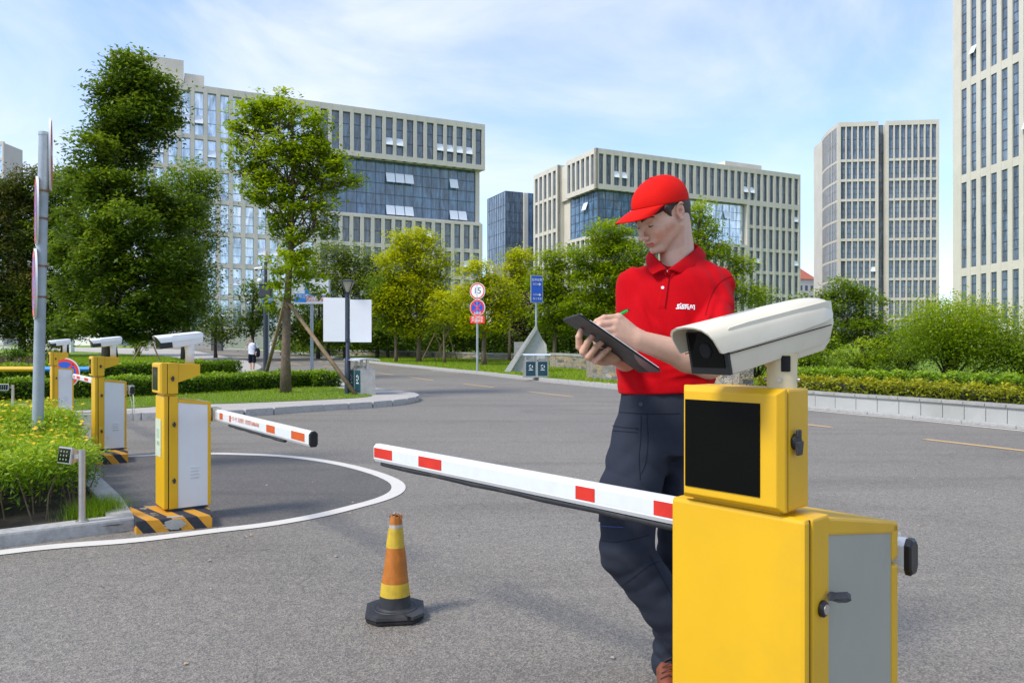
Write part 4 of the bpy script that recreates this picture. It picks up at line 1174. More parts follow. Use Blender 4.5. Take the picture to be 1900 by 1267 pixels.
# --- low stone walls on the verge
def offs_line(pts, d):
    out = []
    for i, p in enumerate(pts):
        t = (pts[min(i + 1, len(pts) - 1)] - pts[max(i - 1, 0)]); t = Vector((t.x, t.y)).normalized(); out.append((p.x - t.y * d, p.y + t.x * d))
    return out
M['slab'] = dirty('grey stone slabs', (0.40, 0.40, 0.37), 0.75, var=0.10, scale=1.6, bmp=0.1, bscale=120, c2=(0.30, 0.295, 0.26), amt=0.7)
def wallrun(pts, w, h, cop, name, label, mat, copm, group=None, base=.05, joint=None):
    root = thing(name, label, 'wall', (pts[0].x, pts[0].y, 0), 0, group); o = Vector((pts[0].x, pts[0].y))
    mb, mc = MB(), MB()
    for i in range(len(pts) - 1):
        a, b = Vector((pts[i].x, pts[i].y)) - o, Vector((pts[i + 1].x, pts[i + 1].y)) - o
        d = (b - a).normalized(); n = Vector((-d.y, d.x)); za, zb = gz(pts[i].y) + base, gz(pts[i + 1].y) + base
        e = d * .006
        for (m_, ww, z0, z1, oo) in ((mb, w, -.05, h, 0), (mc, w + .07, h, h + cop, -.035)):
            q = [(a + e) + n * oo, (b - e) + n * oo, (b - e) + n * (oo + ww), (a + e) + n * (oo + ww)]
            m_.loft([[(q[0].x, q[0].y, za + z0), (q[1].x, q[1].y, zb + z0), (q[2].x, q[2].y, zb + z0), (q[3].x, q[3].y, za + z0)], [(q[0].x, q[0].y, za + z1), (q[1].x, q[1].y, zb + z1), (q[2].x, q[2].y, zb + z1), (q[3].x, q[3].y, za + z1)]])
    mb.build('masonry', M[mat], root); mc.build('coping', M[copm], root, bevel=.006)
    return root
rwall = [Vector((a, b, 0)) for a, b in offs_line(kf[:ksp + 1], -.12)][::-1]
wallrun(rwall, .22, .255, .05, 'retaining_wall', 'grey slab retaining wall with flat coping below the right hand hedges', 'slab', 'concrete')
def run(pxs, z=.1, n=3): return catmull([G(x, y, z) for x, y in pxs], n)
wallrun(run([(590, 657.5), (700, 660.5), (800, 662.5), (900, 666), (1000, 669), (1085, 671)], .15), .4, .42, .12, 'low_wall', 'long low wall of stacked stone running behind the speed limit sign', 'stack', 'concrete')
wallrun(run([(1020, 681), (1060, 684), (1095, 688)], .1), .4, .72, .12, 'stone_wall', 'field stone wall section just right of the two green blue bins', 'stack', 'concrete')
wallrun(run([(1088, 702), (1130, 706), (1200, 712), (1300, 721), (1372, 729)], .1, 4), .4, .80, .14, 'stone_wall', 'nearer field stone wall passing behind the man', 'stack', 'concrete')
# small blank plinth and grey blocks seen far away
# ------------------------------------------------------------------ text helper
def text_mesh(txt, size, mat, name='lettering', parent=None, M4=None, ext=0.0, sx=1.0, align='CENTER', font_scale=1.0):
    cu = bpy.data.curves.new(name, 'FONT'); cu.body = txt; cu.size = size; cu.align_x = align; cu.align_y = 'CENTER'; cu.extrude = ext
    cu.resolution_u = 3
    ob = bpy.data.objects.new('tmp', cu); col.objects.link(ob)
    dg = bpy.context.evaluated_depsgraph_get(); dg.update()
    me = bpy.data.meshes.new_from_object(ob.evaluated_get(dg))
    bpy.data.objects.remove(ob); bpy.data.curves.remove(cu)
    me.materials.clear()
    if sx != 1.0:
        for v in me.vertices: v.co.x *= sx
    o = link_mesh(name, me, mat, parent)
    if M4 is not None: o.matrix_local = M4
    return o
UP = Matrix.Rotation(R(90), 4, 'X')          # text plane: x right, y up -> x right, z up, facing -y

# ------------------------------------------------------------------ camera housing (local: looks along -X, axis at z=0)
def camera_head(parent, M4, L=.38, dark_mouth=True, shell='cream', detail=True, mount=None, hoodmat=None, s=1.0):
    """long outdoor camera housing with a sun hood; nose at x=0, tail at x=L"""
    hm = M[hoodmat or shell]; sm = M[shell]
    W2, H = .052 * s, .046 * s
    def hood(x, k=1.0, zl=-.004):
        w = W2 * k; h = H * k
        prof = [(-w * 1.02, zl), (-w, h * .45), (-w * .92, h * .72), (-w * .74, h * .90), (-w * .45, h), (0, h * 1.04), (w * .45, h), (w * .74, h * .90), (w * .92, h * .72), (w, h * .45), (w * 1.02, zl)]
        t = .0035
        inner = [(a * (1 - t / w) if a else 0, b - t if b > h * .5 else b) for a, b in reversed(prof)]
        return [(x, a, b) for a, b in prof + inner]
    mb = MB(); secs = []
    # front lip rakes forward at the top, then straight, then rolls down at the tail
    for i, (x, k, zl, dx) in enumerate([(0, .98, -.004, .028), (.004, 1.0, -.006, .028), (L * .3, 1.0, -.006, 0), (L * .7, .99, -.004, 0), (L * .9, .965, .0, 0), (L * .97, .90, .004, 0), (L * 1.0, .78, .008, 0)]):
        sec = hood(x, k, zl)
        top = H * k
        sec = [(px + (dx * (1 - min(1, max(0, (pz) / top))) if dx else 0), py, pz) for px, py, pz in sec]
        secs.append(sec)
    mb.loft(secs)
    root = mb.build('camera_housing', hm, parent, autos=40)
    root.matrix_local = M4
    # lower body
    x0_ = .055 if detail else .105
    mb = MB(); secs = []
    for x, k, zb, zt in [(x0_, .93, -.046, .030), (x0_ + .005, .95, -.049, .034), (max(L * .30, x0_ + .02), .95, -.050, .036), (L * .86, .94, -.044, .036), (L * .95, .92, -.036, .036), (L * .985, .86, -.022, .034)]:
        w = W2 * k
        secs.append([(x, -w, zt * s), (x, -w * .98, zb * .35 * s), (x, -w * .86, zb * .92 * s), (x, -w * .6, zb * s), (x, w * .6, zb * s), (x, w * .86, zb * .92 * s), (x, w * .98, zb * .35 * s), (x, w, zt * s)])
    mb.loft(secs); mb.build('lower_shell', sm, root, autos=40)
    mb = MB(); w = W2 * .9
    mb.box(.047 if detail else .020, x0_ + .001, -w * (1 if detail else 1.04), w * (1 if detail else 1.04), -.046 * s, .030 * s, 0); mb.build('front_bezel', M['black_pl'], root, bevel=.002)
    mb = MB(); mb.box(.0455 - (0 if detail else .027), .0475 - (0 if detail else .027), -w * .84, w * .84, -.033 * s, .028 * s, 0); mb.build('front_glass', M['screen'], root)
    mb = MB(); mb.tube([(.052, 0, -.003), (.044, 0, -.003), (.042, 0, -.003)], [.014 * s, .014 * s, .012 * s], 24); mb.build('lens', M['seam'], root, autos=40)
    if detail:
        mb = MB()
        for sgn in (-1, 1): mb.box(L * .12, L * .93, sgn * W2 * 1.005 - .0008, sgn * W2 * 1.005 + .0008, -.0105, -.0085, 0)
        mb.build('side_seam', M['seam'], root)
        mb = MB(); 
        for q in range(6):
            pass
        mb.box(L * .28, L * .52, -.0035, .0035, H * 1.03, H * 1.05, 0); mb.build('top_groove', M['steel'], root)
        # underslung tail block
        mb = MB(); mb.loft([[(L * a, y * W2 * .78, z * s) for y, z in ((-1, -.036), (-.9, zb), (.9, zb), (1, -.036))] for a, zb in ((.60, -.040), (.66, -.056), (.90, -.055), (.96, -.040))]); mb.build('tail_block', sm, root, bevel=.004)
    return root

def lockcap(parent, M4, r=.016, open_=False, mat='black_pl'):
    mb = MB(); mb.tube([(0, 0, 0), (0, -.006, 0), (0, -.009, 0)], [r, r, r * .8], 20); o = mb.build('lock', M[mat], parent, autos=40); o.matrix_local = M4
    if open_:
        mb = MB(); mb.cyl((0, -.0085, 0), (0, -.0105, 0), r * .62, n=18); k = mb.build('key_barrel', M['steel'], o, autos=40)
        mb = MB(); mb.prism([(.002, -.010, r * 1.0), (.010, -.014, r * 1.35), (.018, -.020, r * 1.2), (.050, -.030, r * 1.0), (.060, -.033, r * .55), (.045, -.030, r * .45), (.022, -.024, r * .65), (.010, -.016, r * .95)], (.010, .006, .010)); mb.build('dust_cap', M['black_rub'], o, bevel=.002)
    else:
        mb = MB(); mb.box(-r * .45, r * .45, -.012, -.005, r * .5, r * 1.5, 0); mb.prism([(-r * .9, -.013, r * .1), (r * .9, -.013, r * .1), (r * .55, -.013, -r * 1.6), (-r * .55, -.013, -r * 1.6)], (0, .007, 0)); mb.build('dust_cap', M['black_rub'], o, bevel=.003)
    return o

def arm(parent, y, z, xa, xb, h=.082, t=.045, stripes=(), tip='white', rubber=True, stripemat='red_tape', sign=1, facew=.046):
    """boom along local x from xa to xb (xb = tip); octagonal section; stripes = (x0,x1) distances from xa on the front face"""
    mb = MB(); c = .014
    prof = [(-t / 2, -h / 2 + c), (-t / 2 + c * .6, -h / 2), (t / 2 - c * .6, -h / 2), (t / 2, -h / 2 + c), (t / 2, h / 2 - c), (t / 2 - c * .9, h / 2), (-t / 2 + c * .9, h / 2), (-t / 2, h / 2 - c)]
    mb.loft([[(x, y + a, z + b) for a, b in prof] for x in (xa, xb)])
    o = mb.build('boom', M['white_paint'], parent, bevel=.0015)
    d = 1 if xb > xa else -1
    st = MB(); wt = MB(); last = 0
    L = abs(xb - xa)
    for s0, s1 in stripes:
        x0, x1 = xa + d * s0, xa + d * s1
        st.box(min(x0, x1), max(x0, x1), y - t / 2 - .0012, y - t / 2 + .004, z - facew / 2 + .002, z + facew / 2 + .002)
    pieces = []
    edges = [0] + [v for s_ in stripes for v in s_] + [L]
    for k in range(0, len(edges), 2):
        a, b = edges[k], edges[k + 1]
        if b - a > .01:
            x0, x1 = xa + d * (a + .001), xa + d * (b - .001)
            wt = MB(); wt.box(min(x0, x1), max(x0, x1), y - t / 2 - .0008, y - t / 2 + .004, z - facew / 2 + .002, z + facew / 2 + .002); wt.build('white_tape', M['tape_white'], o)
    for k, (s0, s1) in enumerate(stripes):
        x0, x1 = sorted((xa + d * s0, xa + d * s1))
        q = MB(); q.box(x0, x1, y - t / 2 - .0014, y - t / 2 + .004, z - facew / 2 + .0022, z + facew / 2 + .0018); q.build('reflective_stripe', M[stripemat], o)
    caps = []
    if tip != 'white':
        for x, dd in ((xa, -d), (xb, d)):
            mb = MB(); mb.loft([[(x + dd * e, y + a * k, z + b * k) for a, b in prof] for e, k in ((0.0, 1.04), (.012, 1.04), (.016, .9))]); mb.build('end_cap', M['black_pl'], o)
    else:
        mb = MB(); mb.loft([[(xa - d * e, y + a * k, z + b * k) for a, b in prof] for e, k in ((0.0, 1.04), (.012, 1.04), (.016, .9))]); mb.build('end_cap', M['black_pl'], o)
        mb = MB(); mb.loft([[(xb + d * e, y + a * k, z + b * k) for a, b in prof] for e, k in ((0.0, 1.01), (.012, 1.0), (.02, .8))]); mb.build('tip_cap', M['white_paint'], o)
    if rubber:
        mb = MB(); pts = [(xa + d * rubber[0] + (xb - xa - d * (rubber[0] + rubber[1])) * k / 14, y, z - h / 2 - .011 + .002 * math.sin(k * 1.9)) for k in range(15)]
        mb.tube(pts, .0125, 8); mb.build('rubber_edge', M['black_rub'], o, smooth=True)
    return o

def lid(parent, x0, x1, y0, y1, zf, zr, zb, mat='yellow'):
    mb = MB(); mb.loft([[(x0, y0, zb), (x1, y0, zb), (x1, y0, zf), (x0, y0, zf)], [(x0, y1, zb - (zf - zr) * 1.0), (x1, y1, zb - (zf - zr) * 1.0), (x1, y1, zr), (x0, y1, zr)]])
    return mb.build('lid', M[mat], parent, bevel=.008)

# ------------------------------------------------------------------ the big foreground gate
fg_rot = math.atan2(-.742, .67)
Fg = thing('barrier_gate', 'large yellow barrier gate post at right with cream camera, black screen and long striped boom', 'barrier gate', (.365, 1.66, 0), fg_rot)
Wd, Dp = .31, .447
mb = MB(); mb.box(0, Wd, -.012, .011, .06, .918, 0); mb.build('front_door', M['yellow'], Fg, bevel=.009)
mb = MB(); mb.box(.003, Wd - .003, .0112, .0145, .06, .914, 0); mb.build('door_seam', M['seam'], Fg)
mb = MB(); mb.box(-.002, Wd + .002, .015, .086, .05, .916, 0); mb.build('cabinet_box', M['yellow'], Fg, bevel=.005)
lockcap(Fg, Matrix.Translation((Wd + .0025, .052, .735)) @ Matrix.Rotation(R(90), 4, 'Z'), .0165, True)
# side body: frame with an inset panel, its shade put into the colour
mb = MB()
mb.loft([[(0, .088, .05), (Wd - .004, .088, .05), (Wd - .004, .088, .885), (0, .088, .885)], [(0, .412, .05), (Wd - .004, .412, .05), (Wd - .004, .412, .832), (0, .412, .832)]]); mb.build('side_panel', M['grey_panel_shaded'], Fg)
def frame_side(root, W_, y0, y1, zf, zr, zb, tf=.012):
    mb = MB()
    mb.box(-.001, W_, y1 - .036, y1, .758 if zb < .2 else zb, zr, 0); mb.build('rear_frame', M['yellow'], root, bevel=.008)
    mb = MB(); mb.box(-.001, W_, y1 - .036, y1, zb, .748, 0); mb.build('rear_frame', M['yellow'], root, bevel=.008)
frame_side(Fg, Wd, .088, Dp, .9, .845, .05)
mb = MB(); mb.loft([[(-.001, .0865, .872), (Wd, .0865, .872), (Wd, .0865, .909), (-.001, .0865, .909)], [(-.001, Dp - .012, .818), (Wd, Dp - .012, .818), (Wd, Dp - .012, .846), (-.001, Dp - .012, .846)], [(-.001, Dp, .80), (Wd, Dp, .80), (Wd, Dp, .832), (-.001, Dp, .832)]])
mb.build('lid', M['yellow'], Fg, bevel=.006)
mb = MB(); mb.box(-.02, Wd + .02, -.03, Dp + .02, .0, .05, 0); mb.build('foot_plate', M['black_rub'], Fg, bevel=.004)
# display unit
D0, D1 = .035, .271
mb = MB(); mb.loft([[(x, y, z) for x, z in ((D0 + i, .925 + i), (D1 - i, .925 + i), (D1 - i, 1.169 - i), (D0 + i, 1.169 - i))] for y, i in ((-.030, .011), (-.014, 0), (-.006, 0))])
disp = mb.build('display_bezel', M['yellow'], Fg, bevel=.0025)
mb = MB(); mb.box(.050, .226, -.0325, -.0295, .952, 1.139, 0)
mb.build('screen', M['screen'], disp, bevel=.001)
mb = MB(); mb.box(D0 + .004, D1 - .004, -.006, -.001, .929, 1.165, 0); mb.build('display_gap', M['seam'], disp)
mb = MB(); mb.box(D0, D1, -.001, .082, .926, 1.168, 0); mb.build('display_box', M['yellow'], Fg, bevel=.005)
lockcap(Fg, Matrix.Translation((D1 + .0005, .022, 1.063)) @ Matrix.Rotation(R(90), 4, 'Z'), .0165, False)
mb = MB(); mb.box(.05, .25, .0, .07, .905, .926); mb.build('neck_collar', M['yellow'], Fg)
# boom
st = []
bo = arm(Fg, Dp + .06, .752, Wd - .002, Wd - 2.36, stripes=[(.655, .731), (.975, 1.062), (1.833, 2.0), (2.211, 2.365)], rubber=(.45, .03), tip='white')
mb = MB(); mb.tube([(.2, Dp - .002, .752), (.2, Dp + .04, .752)], [.045, .04], 24); mb.build('boom_hub', M['white_paint'], Fg, autos=40)
mb = MB(); mb.box(.12, .285, Dp + .034, Dp + .086, .706, .80, 0); mb.build('boom_clamp', M['cream'], Fg, bevel=.004)
# camera pillar and housing
cb = Vector((.235, .04, 1.168))
mb = MB(); mb.lathe([(.0, 0), (.0295, 0), (.0295, .045), (.031, .062), (.0335, .070), (.0, .070)], 32, c=cb); pil = mb.build('camera_pillar', M['cream_bounce'], Fg, autos=35)
for a in (0, 90, 180, 270):
    mb = MB(); ca, sa = math.cos(R(a + 20)), math.sin(R(a + 20)); mb.cyl((cb.x + ca * .028, cb.y + sa * .028, cb.z + .017), (cb.x + ca * .0345, cb.y + sa * .0345, cb.z + .017), .0045, n=10)
    mb.build('clamp_screw', M['steel'], pil, autos=40)
mb = MB(); wv = Vector((math.sin(R(40)), -math.cos(R(40)), 0))
mb.box(-.009, .009, -.002, .004, -.016, .016, 0); rc = mb.build('tilt_slot', M['seam'], pil, bevel=.002)
rc.matrix_local = Matrix.Translation(cb + Vector((.0208 + .0, -.0235, .050))) @ Matrix.Rotation(R(42), 4, 'Z')
mb = MB(); mb.cyl((0, -.004, .004), (0, .002, .004), .005, n=12); sc = mb.build('tilt_screw', M['steel'], pil); sc.matrix_local = rc.matrix_local.copy() @ Matrix.Translation((0, -.002, 0))
# world axis of the housing
FgM = Matrix.Translation(Fg.location) @ Matrix.Rotation(fg_rot, 4, 'Z')
nose = Vector((.340, 1.425, 1.238)); tail = Vector((.656, 1.60, 1.312))
ax = (tail - nose).normalized(); side = ax.cross(Vector((0, 0, 1))).normalized() * -1; upv = ax.cross(side).normalized()
if upv.z < 0: upv = -upv
side = upv.cross(ax)
HM = Matrix((( ax.x, side.x, upv.x, nose.x), (ax.y, side.y, upv.y, nose.y), (ax.z, side.z, upv.z, nose.z), (0, 0, 0, 1)))
camera_head(Fg, FgM.inverted() @ HM, L=(tail - nose).length, s=1.12)
# curved bracket between pillar and housing
mb = MB(); a = cb + Vector((0, 0, .066)); b = (FgM.inverted() @ (nose.lerp(tail, .66) - upv * .048))
mb.tube([a, a.lerp(b, .5) + Vector((0, 0, .006)), b], [.031, .036, .040], 20); mb.build('bracket', M['cream_bounce'], pil, smooth=True)

# ------------------------------------------------------------------ the three gates on the left
def side_gate(loc, rot, label, boomspec=None, group='smaller barrier gates at left', tape='orange_tape', plinth=True, notice=False, wood=1.0):
    g = thing('barrier_gate', label, 'barrier gate', loc, rot, group)
    Wg, Dg, zt = .27, .31, .80
    mb = MB(); mb.box(0, Wg, -.010, .022, 0.0, zt, 0); mb.build('front_door', M['yellow'], g, bevel=.010)
    mb = MB(); mb.box(.003, Wg - .003, .022, .026, 0.002, zt - .004, 0); mb.build('door_seam', M['seam'], g)
    mb = MB(); mb.box(-.002, Wg + .002, .0265, .085, 0.0, zt - .003, 0); mb.build('cabinet_box', M['yellow'], g, bevel=.004)
    mb = MB(); mb.box(0, Wg - .005, .086, Dg - .02, .0, .752, 0); mb.build('side_panel', M['grey_panel'], g)
    mb = MB()
    for k in range(4):
        z = .20 + k * .024
        mb.add([(Wg - .0048, .17, z), (Wg - .0048, .225, z), (Wg + .003, .225, z + .009), (Wg + .003, .17, z + .009), (Wg - .0048, .17, z + .012), (Wg - .0048, .225, z + .012)], [(0, 1, 2, 3), (3, 2, 5, 4), (0, 3, 4), (1, 5, 2)])
    mb.build('louvre_vents', M['tape_white'], g)
    mb = MB(); mb.box(-.001, Wg, Dg - .022, Dg, 0, .57, 0); mb.build('rear_frame', M['yellow'], g, bevel=.005)
    mb = MB(); mb.box(-.001, Wg, Dg - .022, Dg, .58, .735, 0); mb.build('rear_frame', M['yellow'], g, bevel=.005)
    mb = MB(); mb.loft([[(-.001, .0855, .752), (Wg, .0855, .752), (Wg, .0855, .775), (-.001, .0855, .775)], [(-.001, Dg, .725), (Wg, Dg, .725), (Wg, Dg, .748), (-.001, Dg, .748)]]); mb.build('lid', M['yellow'], g, bevel=.004)
    mb = MB(); mb.box(.01, Wg - .01, .03, Dg - .03, -.018, .0, 0); mb.build('foot_plate', M['navy'], g)
    for z in (.20, .60): lockcap(g, Matrix.Translation((Wg + .002, .058, z)) @ Matrix.Rotation(R(90), 4, 'Z'), .012)
    # display
    mb = MB(); mb.loft([[(x, y, z) for x, z in ((.006 + i, .815 + i), (Wg + .004 - i, .815 + i), (Wg + .004 - i, 1.035 - i), (.006 + i, 1.035 - i))] for y, i in ((-.035, .008), (-.022, 0), (.012, 0))])
    d = mb.build('display_bezel', M['yellow'], g, bevel=.002)
    mb = MB(); mb.box(.035, .20, -.037, -.034, .84, 1.005, 0); mb.build('screen', M['screen'], d)
    mb = MB(); mb.box(.01, Wg, .012, .016, .818, 1.03, 0); mb.build('display_gap', M['seam'], d)
    mb = MB(); mb.box(.006, Wg + .004, .016, .085, .816, 1.034, 0); mb.build('display_box', M['yellow'], g, bevel=.003)
    mb = MB(); mb.box(.03, Wg - .03, .0, .07, .798, .818, 0); mb.build('neck_collar', M['yellow'], g)
    lockcap(g, Matrix.Translation((Wg + .0045, .048, .925)) @ Matrix.Rotation(R(90), 4, 'Z'), .012)
    mb = MB(); mb.loft([[(x, .0855, z) for x, z in ((.03, .895), (Wg, .895), (Wg, 1.03), (.03, 1.03))], [(x, .235, z) for x, z in ((.03, .945), (Wg, .945), (Wg, 1.022), (.03, 1.022))]]); mb.build('camera_shelf', M['yellow'], g, bevel=.003)
    cc = Vector((.16, .19, 1.022))
    mb = MB(); mb.tube([cc, cc + Vector((0, 0, .012))], [.034, .034], 20); mb.build('mount_ring', M['yellow'], g)
    mb = MB(); mb.tube([cc + Vector((0, 0, .010)), cc + Vector((0, 0, .09)), cc + Vector((0, 0, .125)), cc + Vector((0, .0, .165))], [.030, .031, .036, .047], 20); p = mb.build('camera_pillar', M['white_paint'], g, smooth=True)
    # housing looks to the left of the frame, a little towards the viewer
    wd = Vector((-.74, -.65, -.12)).normalized(); gi = Matrix.Rotation(-rot, 3, 'Z')
    ax_ = (gi @ -wd).normalized(); sd = ax_.cross(Vector((0, 0, 1))).normalized() * -1; uu = ax_.cross(sd).normalized()
    if uu.z < 0: uu = -uu
    sd = uu.cross(ax_); n0 = cc + Vector((0, 0, .185)) - ax_ * .245
    camera_head(g, Matrix(((ax_.x, sd.x, uu.x, n0.x), (ax_.y, sd.y, uu.y, n0.y), (ax_.z, sd.z, uu.z, n0.z), (0, 0, 0, 1))), L=.33, shell='white_paint', s=1.05, detail=False)
    if boomspec:
        xa, xb, stripes, rub, tip = boomspec
        o = arm(g, Dg + .05, .65, xa, xb, stripes=stripes, rubber=rub, tip=tip, stripemat=tape)
        mb = MB(); mb.box(Wg - .15, Wg - .02, Dg + .018, Dg + .082, .60, .70, 0); mb.build('boom_clamp', M['cream'], g, bevel=.004)
        mb = MB(); mb.cyl((Wg - .09, Dg, .65), (Wg - .09, Dg + .03, .65), .035, n=20); mb.build('boom_hub', M['white_paint'], g)
        if tip == 'black':
            t = text_mesh('一车一杆  减速慢行  请勿跟车68866968', .036, M['orange_tape'], 'boom_lettering', o, Matrix.Translation((xa + .73, Dg + .05 - .0245, .655)) @ UP, sx=.95)
    if notice:
        mb = MB(); mb.box(.02, .19, -.0135, -.0115, .36, .63, 0); nb = mb.build('notice_sheet', M['notice'], g)
        mb = MB()
        for k in range(5): mb.box(.055, .15, -.0142, -.0134, .55 - k * .014, .556 - k * .014, 0)
        for k in range(3): mb.box(.07 + k * .03, .09 + k * .03, -.0142, -.0134, .44, .47, 0)
        mb.build('notice_print', M['notice_ink'], nb)
    return g
M['notice'] = dirty('faded paper notice', (0.52, 0.58, 0.42), 0.7, var=.08, scale=12)
M['notice_ink'] = dirty('faded green print', (0.25, 0.36, 0.24), 0.7)
def chevrons():
    m, t, b = nt('black and amber plinth paint')
    g = t.nodes.new('ShaderNodeTexCoord'); g.name = 'TC'
    sp = t.nodes.new('ShaderNodeSeparateXYZ'); t.links.new(g.outputs['Object'], sp.inputs[0])
    a = t.nodes.new('ShaderNodeMath'); a.operation = 'ADD'; t.links.new(sp.outputs['X'], a.inputs[0]); t.links.new(sp.outputs['Y'], a.inputs[1])
    c = t.nodes.new('ShaderNodeMath'); c.operation = 'ADD'; t.links.new(a.outputs[0], c.inputs[0]); t.links.new(sp.outputs['Z'], c.inputs[1])
    w = t.nodes.new('ShaderNodeMath'); w.operation = 'PINGPONG'; w.inputs[1].default_value = .105; t.links.new(c.outputs[0], w.inputs[0])
    s = t.nodes.new('ShaderNodeMath'); s.operation = 'GREATER_THAN'; s.inputs[1].default_value = .0525; t.links.new(w.outputs[0], s.inputs[0])
    cc = mixc(t, s.outputs[0], (0.55, 0.25, 0.012), (0.018, 0.02, 0.028))
    f = noise(t, 7, 8, .7)
    k = t.nodes.new('ShaderNodeMapRange'); k.inputs['From Min'].default_value = .60; k.inputs['From Max'].default_value = .63; t.links.new(f, k.inputs['Value'])
    cc = mixc(t, k.outputs[0], cc, (0.25, 0.235, 0.19))
    t.links.new(cc, b.inputs['Base Color']); b.inputs['Roughness'].default_value = .7; bump(t, b, f, .5, .02)
    return m
M['chevron'] = chevrons()
g_rot = R(-53)
def plinth(lo, corners, h, label, broken=False):
    """concrete plinth the post stands on: corners are ground points"""
    o = Vector((lo.x, lo.y)); mb = MB()
    q = [Vector((c.x, c.y)) - o for c in corners]
    mb.loft([[(p.x, p.y, z) for p in q] for z in (-.03, h)])
    ob = mb.build('plinth', M['chevron'], None, loc=(lo.x, lo.y, 0), bevel=.006)
    if broken:
        a, b = q[0], q[1]; d = b - a; n = Vector((d.y, -d.x)).normalized() * .003; rr = random.Random(6); ring = []
        for k in range(26):
            t = 2 * math.pi * k / 26; u_ = .50 + .15 * math.cos(t) * rr.uniform(.75, 1.1); z_ = .046 + .040 * math.sin(t) * rr.uniform(.75, 1.0); ring.append((a.x + d.x * u_ + n.x, a.y + d.y * u_ + n.y, z_))
        pb_ = MB(); pb_.prism(ring, (-n.x, -n.y, 0)); m2 = Vector((-n.x, -n.y, 0)).normalized()
        ring2 = []
        for k in range(18):
            t = 2 * math.pi * k / 18; u_ = .50 + .13 * math.cos(t) * rr.uniform(.8, 1.1); w_ = .035 + .03 * math.sin(t) * rr.uniform(.8, 1.0); ring2.append((a.x + d.x * u_ + m2.x * w_, a.y + d.y * u_ + m2.y * w_, h + .0015))
        pb_.prism(ring2, (0, 0, .002)); pb_.build('broken_concrete', M['concrete'], ob)
    return tag(ob, label, 'plinth', 'painted plinths under the gates')
# gate 1
def spec(xs): return xs
p1 = G(291, 938, .09)
g1 = side_gate((p1.x, p1.y, .107), g_rot, 'nearest of the small yellow gates, boom lowered to the right, paper notice on its door',
     (.27 + .02 - .06, .27 + 1.80, [(.16, .24), (.395, .435), (1.16, 1.31), (1.58, 1.78)], (.33, .42), 'black'), notice=True)
plinth(G(252, 990), [G(252, 991), G(394, 978.5), G(385, 955), G(240, 962)], .088, 'black and amber striped concrete plinth under the nearest small gate', True)
p2 = G(171, 832, .1)
g2 = side_gate((p2.x, p2.y, .118), g_rot, 'middle small yellow gate beside the flower bed, its boom reaching away to the farthest gate',
     (.27 + .03, .27 - 5.1, [(.5, .8), (1.3, 1.7), (2.3, 2.7), (3.3, 3.7), (4.2, 4.6), (4.85, 5.0)], None, 'black'), tape='red_tape')
plinth(G(184, 862), [G(176, 863), G(238, 858.5), G(236, 846), G(168, 848)], .10, 'black and amber striped plinth under the middle small gate')
for o in bpy.data.objects:
    if o.name.startswith('boom_lettering') and o.parent and o.parent.parent == g2: bpy.data.objects.remove(o)
mb = MB()
mb.tube([(.27, .36, .62), (.33, .37, .58), (.36, .37, .45), (.37, .36, .30)], .005, 6); mb.tube([(.25, .34, .60), (.28, .36, .5), (.30, .37, .3)], .005, 6); mb.build('loose_cable', M['cream'], g2, smooth=True)
p3 = G(94, 768, .12)
g3 = side_gate((p3.x, p3.y, .14), g_rot, 'farthest small yellow gate standing on the pavement in front of the no stopping sign', None)

# low signs and lamps on the left
def disc_sign(mb_parent, M4, r, kind, t=.02):
    o = MB(); o.tube([(0, 0, 0), (0, t, 0)], [r, r], 40); d = o.build('sign_disc', M['sign_white'], mb_parent, autos=40); d.matrix_local = M4
    def ring(r0, r1, y, m, nm):
        mb = MB(); n = 40; vs = []; fs = []
        for k in range(n):
            a = 2 * math.pi * k / n; vs += [(r0 * math.cos(a), y, r0 * math.sin(a)), (r1 * math.cos(a), y, r1 * math.sin(a))]
        for k in range(n): fs.append((2 * k, 2 * k + 1, (2 * k + 3) % (2 * n), (2 * k + 2) % (2 * n)))
        mb.add(vs, fs); return mb.build(nm, M[m], d)
    def disc(r1, y, m, nm):
        mb = MB(); mb.add([(r1 * math.cos(2 * math.pi * k / 40), y, r1 * math.sin(2 * math.pi * k / 40)) for k in range(40)], [tuple(range(40))]); return mb.build(nm, M[m], d)
    if kind == 'speed':
        ring(r * .80, r * .95, -.003, 'sign_red', 'red_ring')
        text_mesh('15', r * 1.08, M['ink'], 'number', d, Matrix.Translation((0, -.004, 0)) @ UP)
    if kind in ('nostop', 'noenter'):
        disc(r * .95, -.002, 'sign_blue' if kind == 'nostop' else 'sign_red', 'sign_field')
        if kind == 'nostop':
            ring(r * .76, r * .951, -.004, 'sign_red', 'red_ring')
            for s in (-1, 1):
                mb = MB(); w = r * .075; a = R(45 * s); c, sn = math.cos(a) * r * .8, math.sin(a) * r * .8; nx, nz = -math.sin(a) * w, math.cos(a) * w
                mb.add([(-c - nx, -.003 - (s + 1) * .0005, -sn - nz), (c - nx, -.003 - (s + 1) * .0005, sn - nz), (c + nx, -.003 - (s + 1) * .0005, sn + nz), (-c + nx, -.003 - (s + 1) * .0005, -sn + nz)], [(0, 1, 2, 3)]); mb.build('red_bar', M['sign_red'], d)
        else:
            mb = MB(); mb.box(-r * .7, r * .7, -.005, -.003, -r * .14, r * .14); mb.build('white_bar', M['sign_white'], d)
    return d
s0 = W(120, 692, 15.3); rt = thing('no_stopping_sign', 'low round blue sign with red border and cross behind the farthest small gate', 'road sign', (s0.x, s0.y, .13), 0)
disc_sign(rt, Matrix.Translation((0, 0, s0.z - .13)), .31, 'nostop')
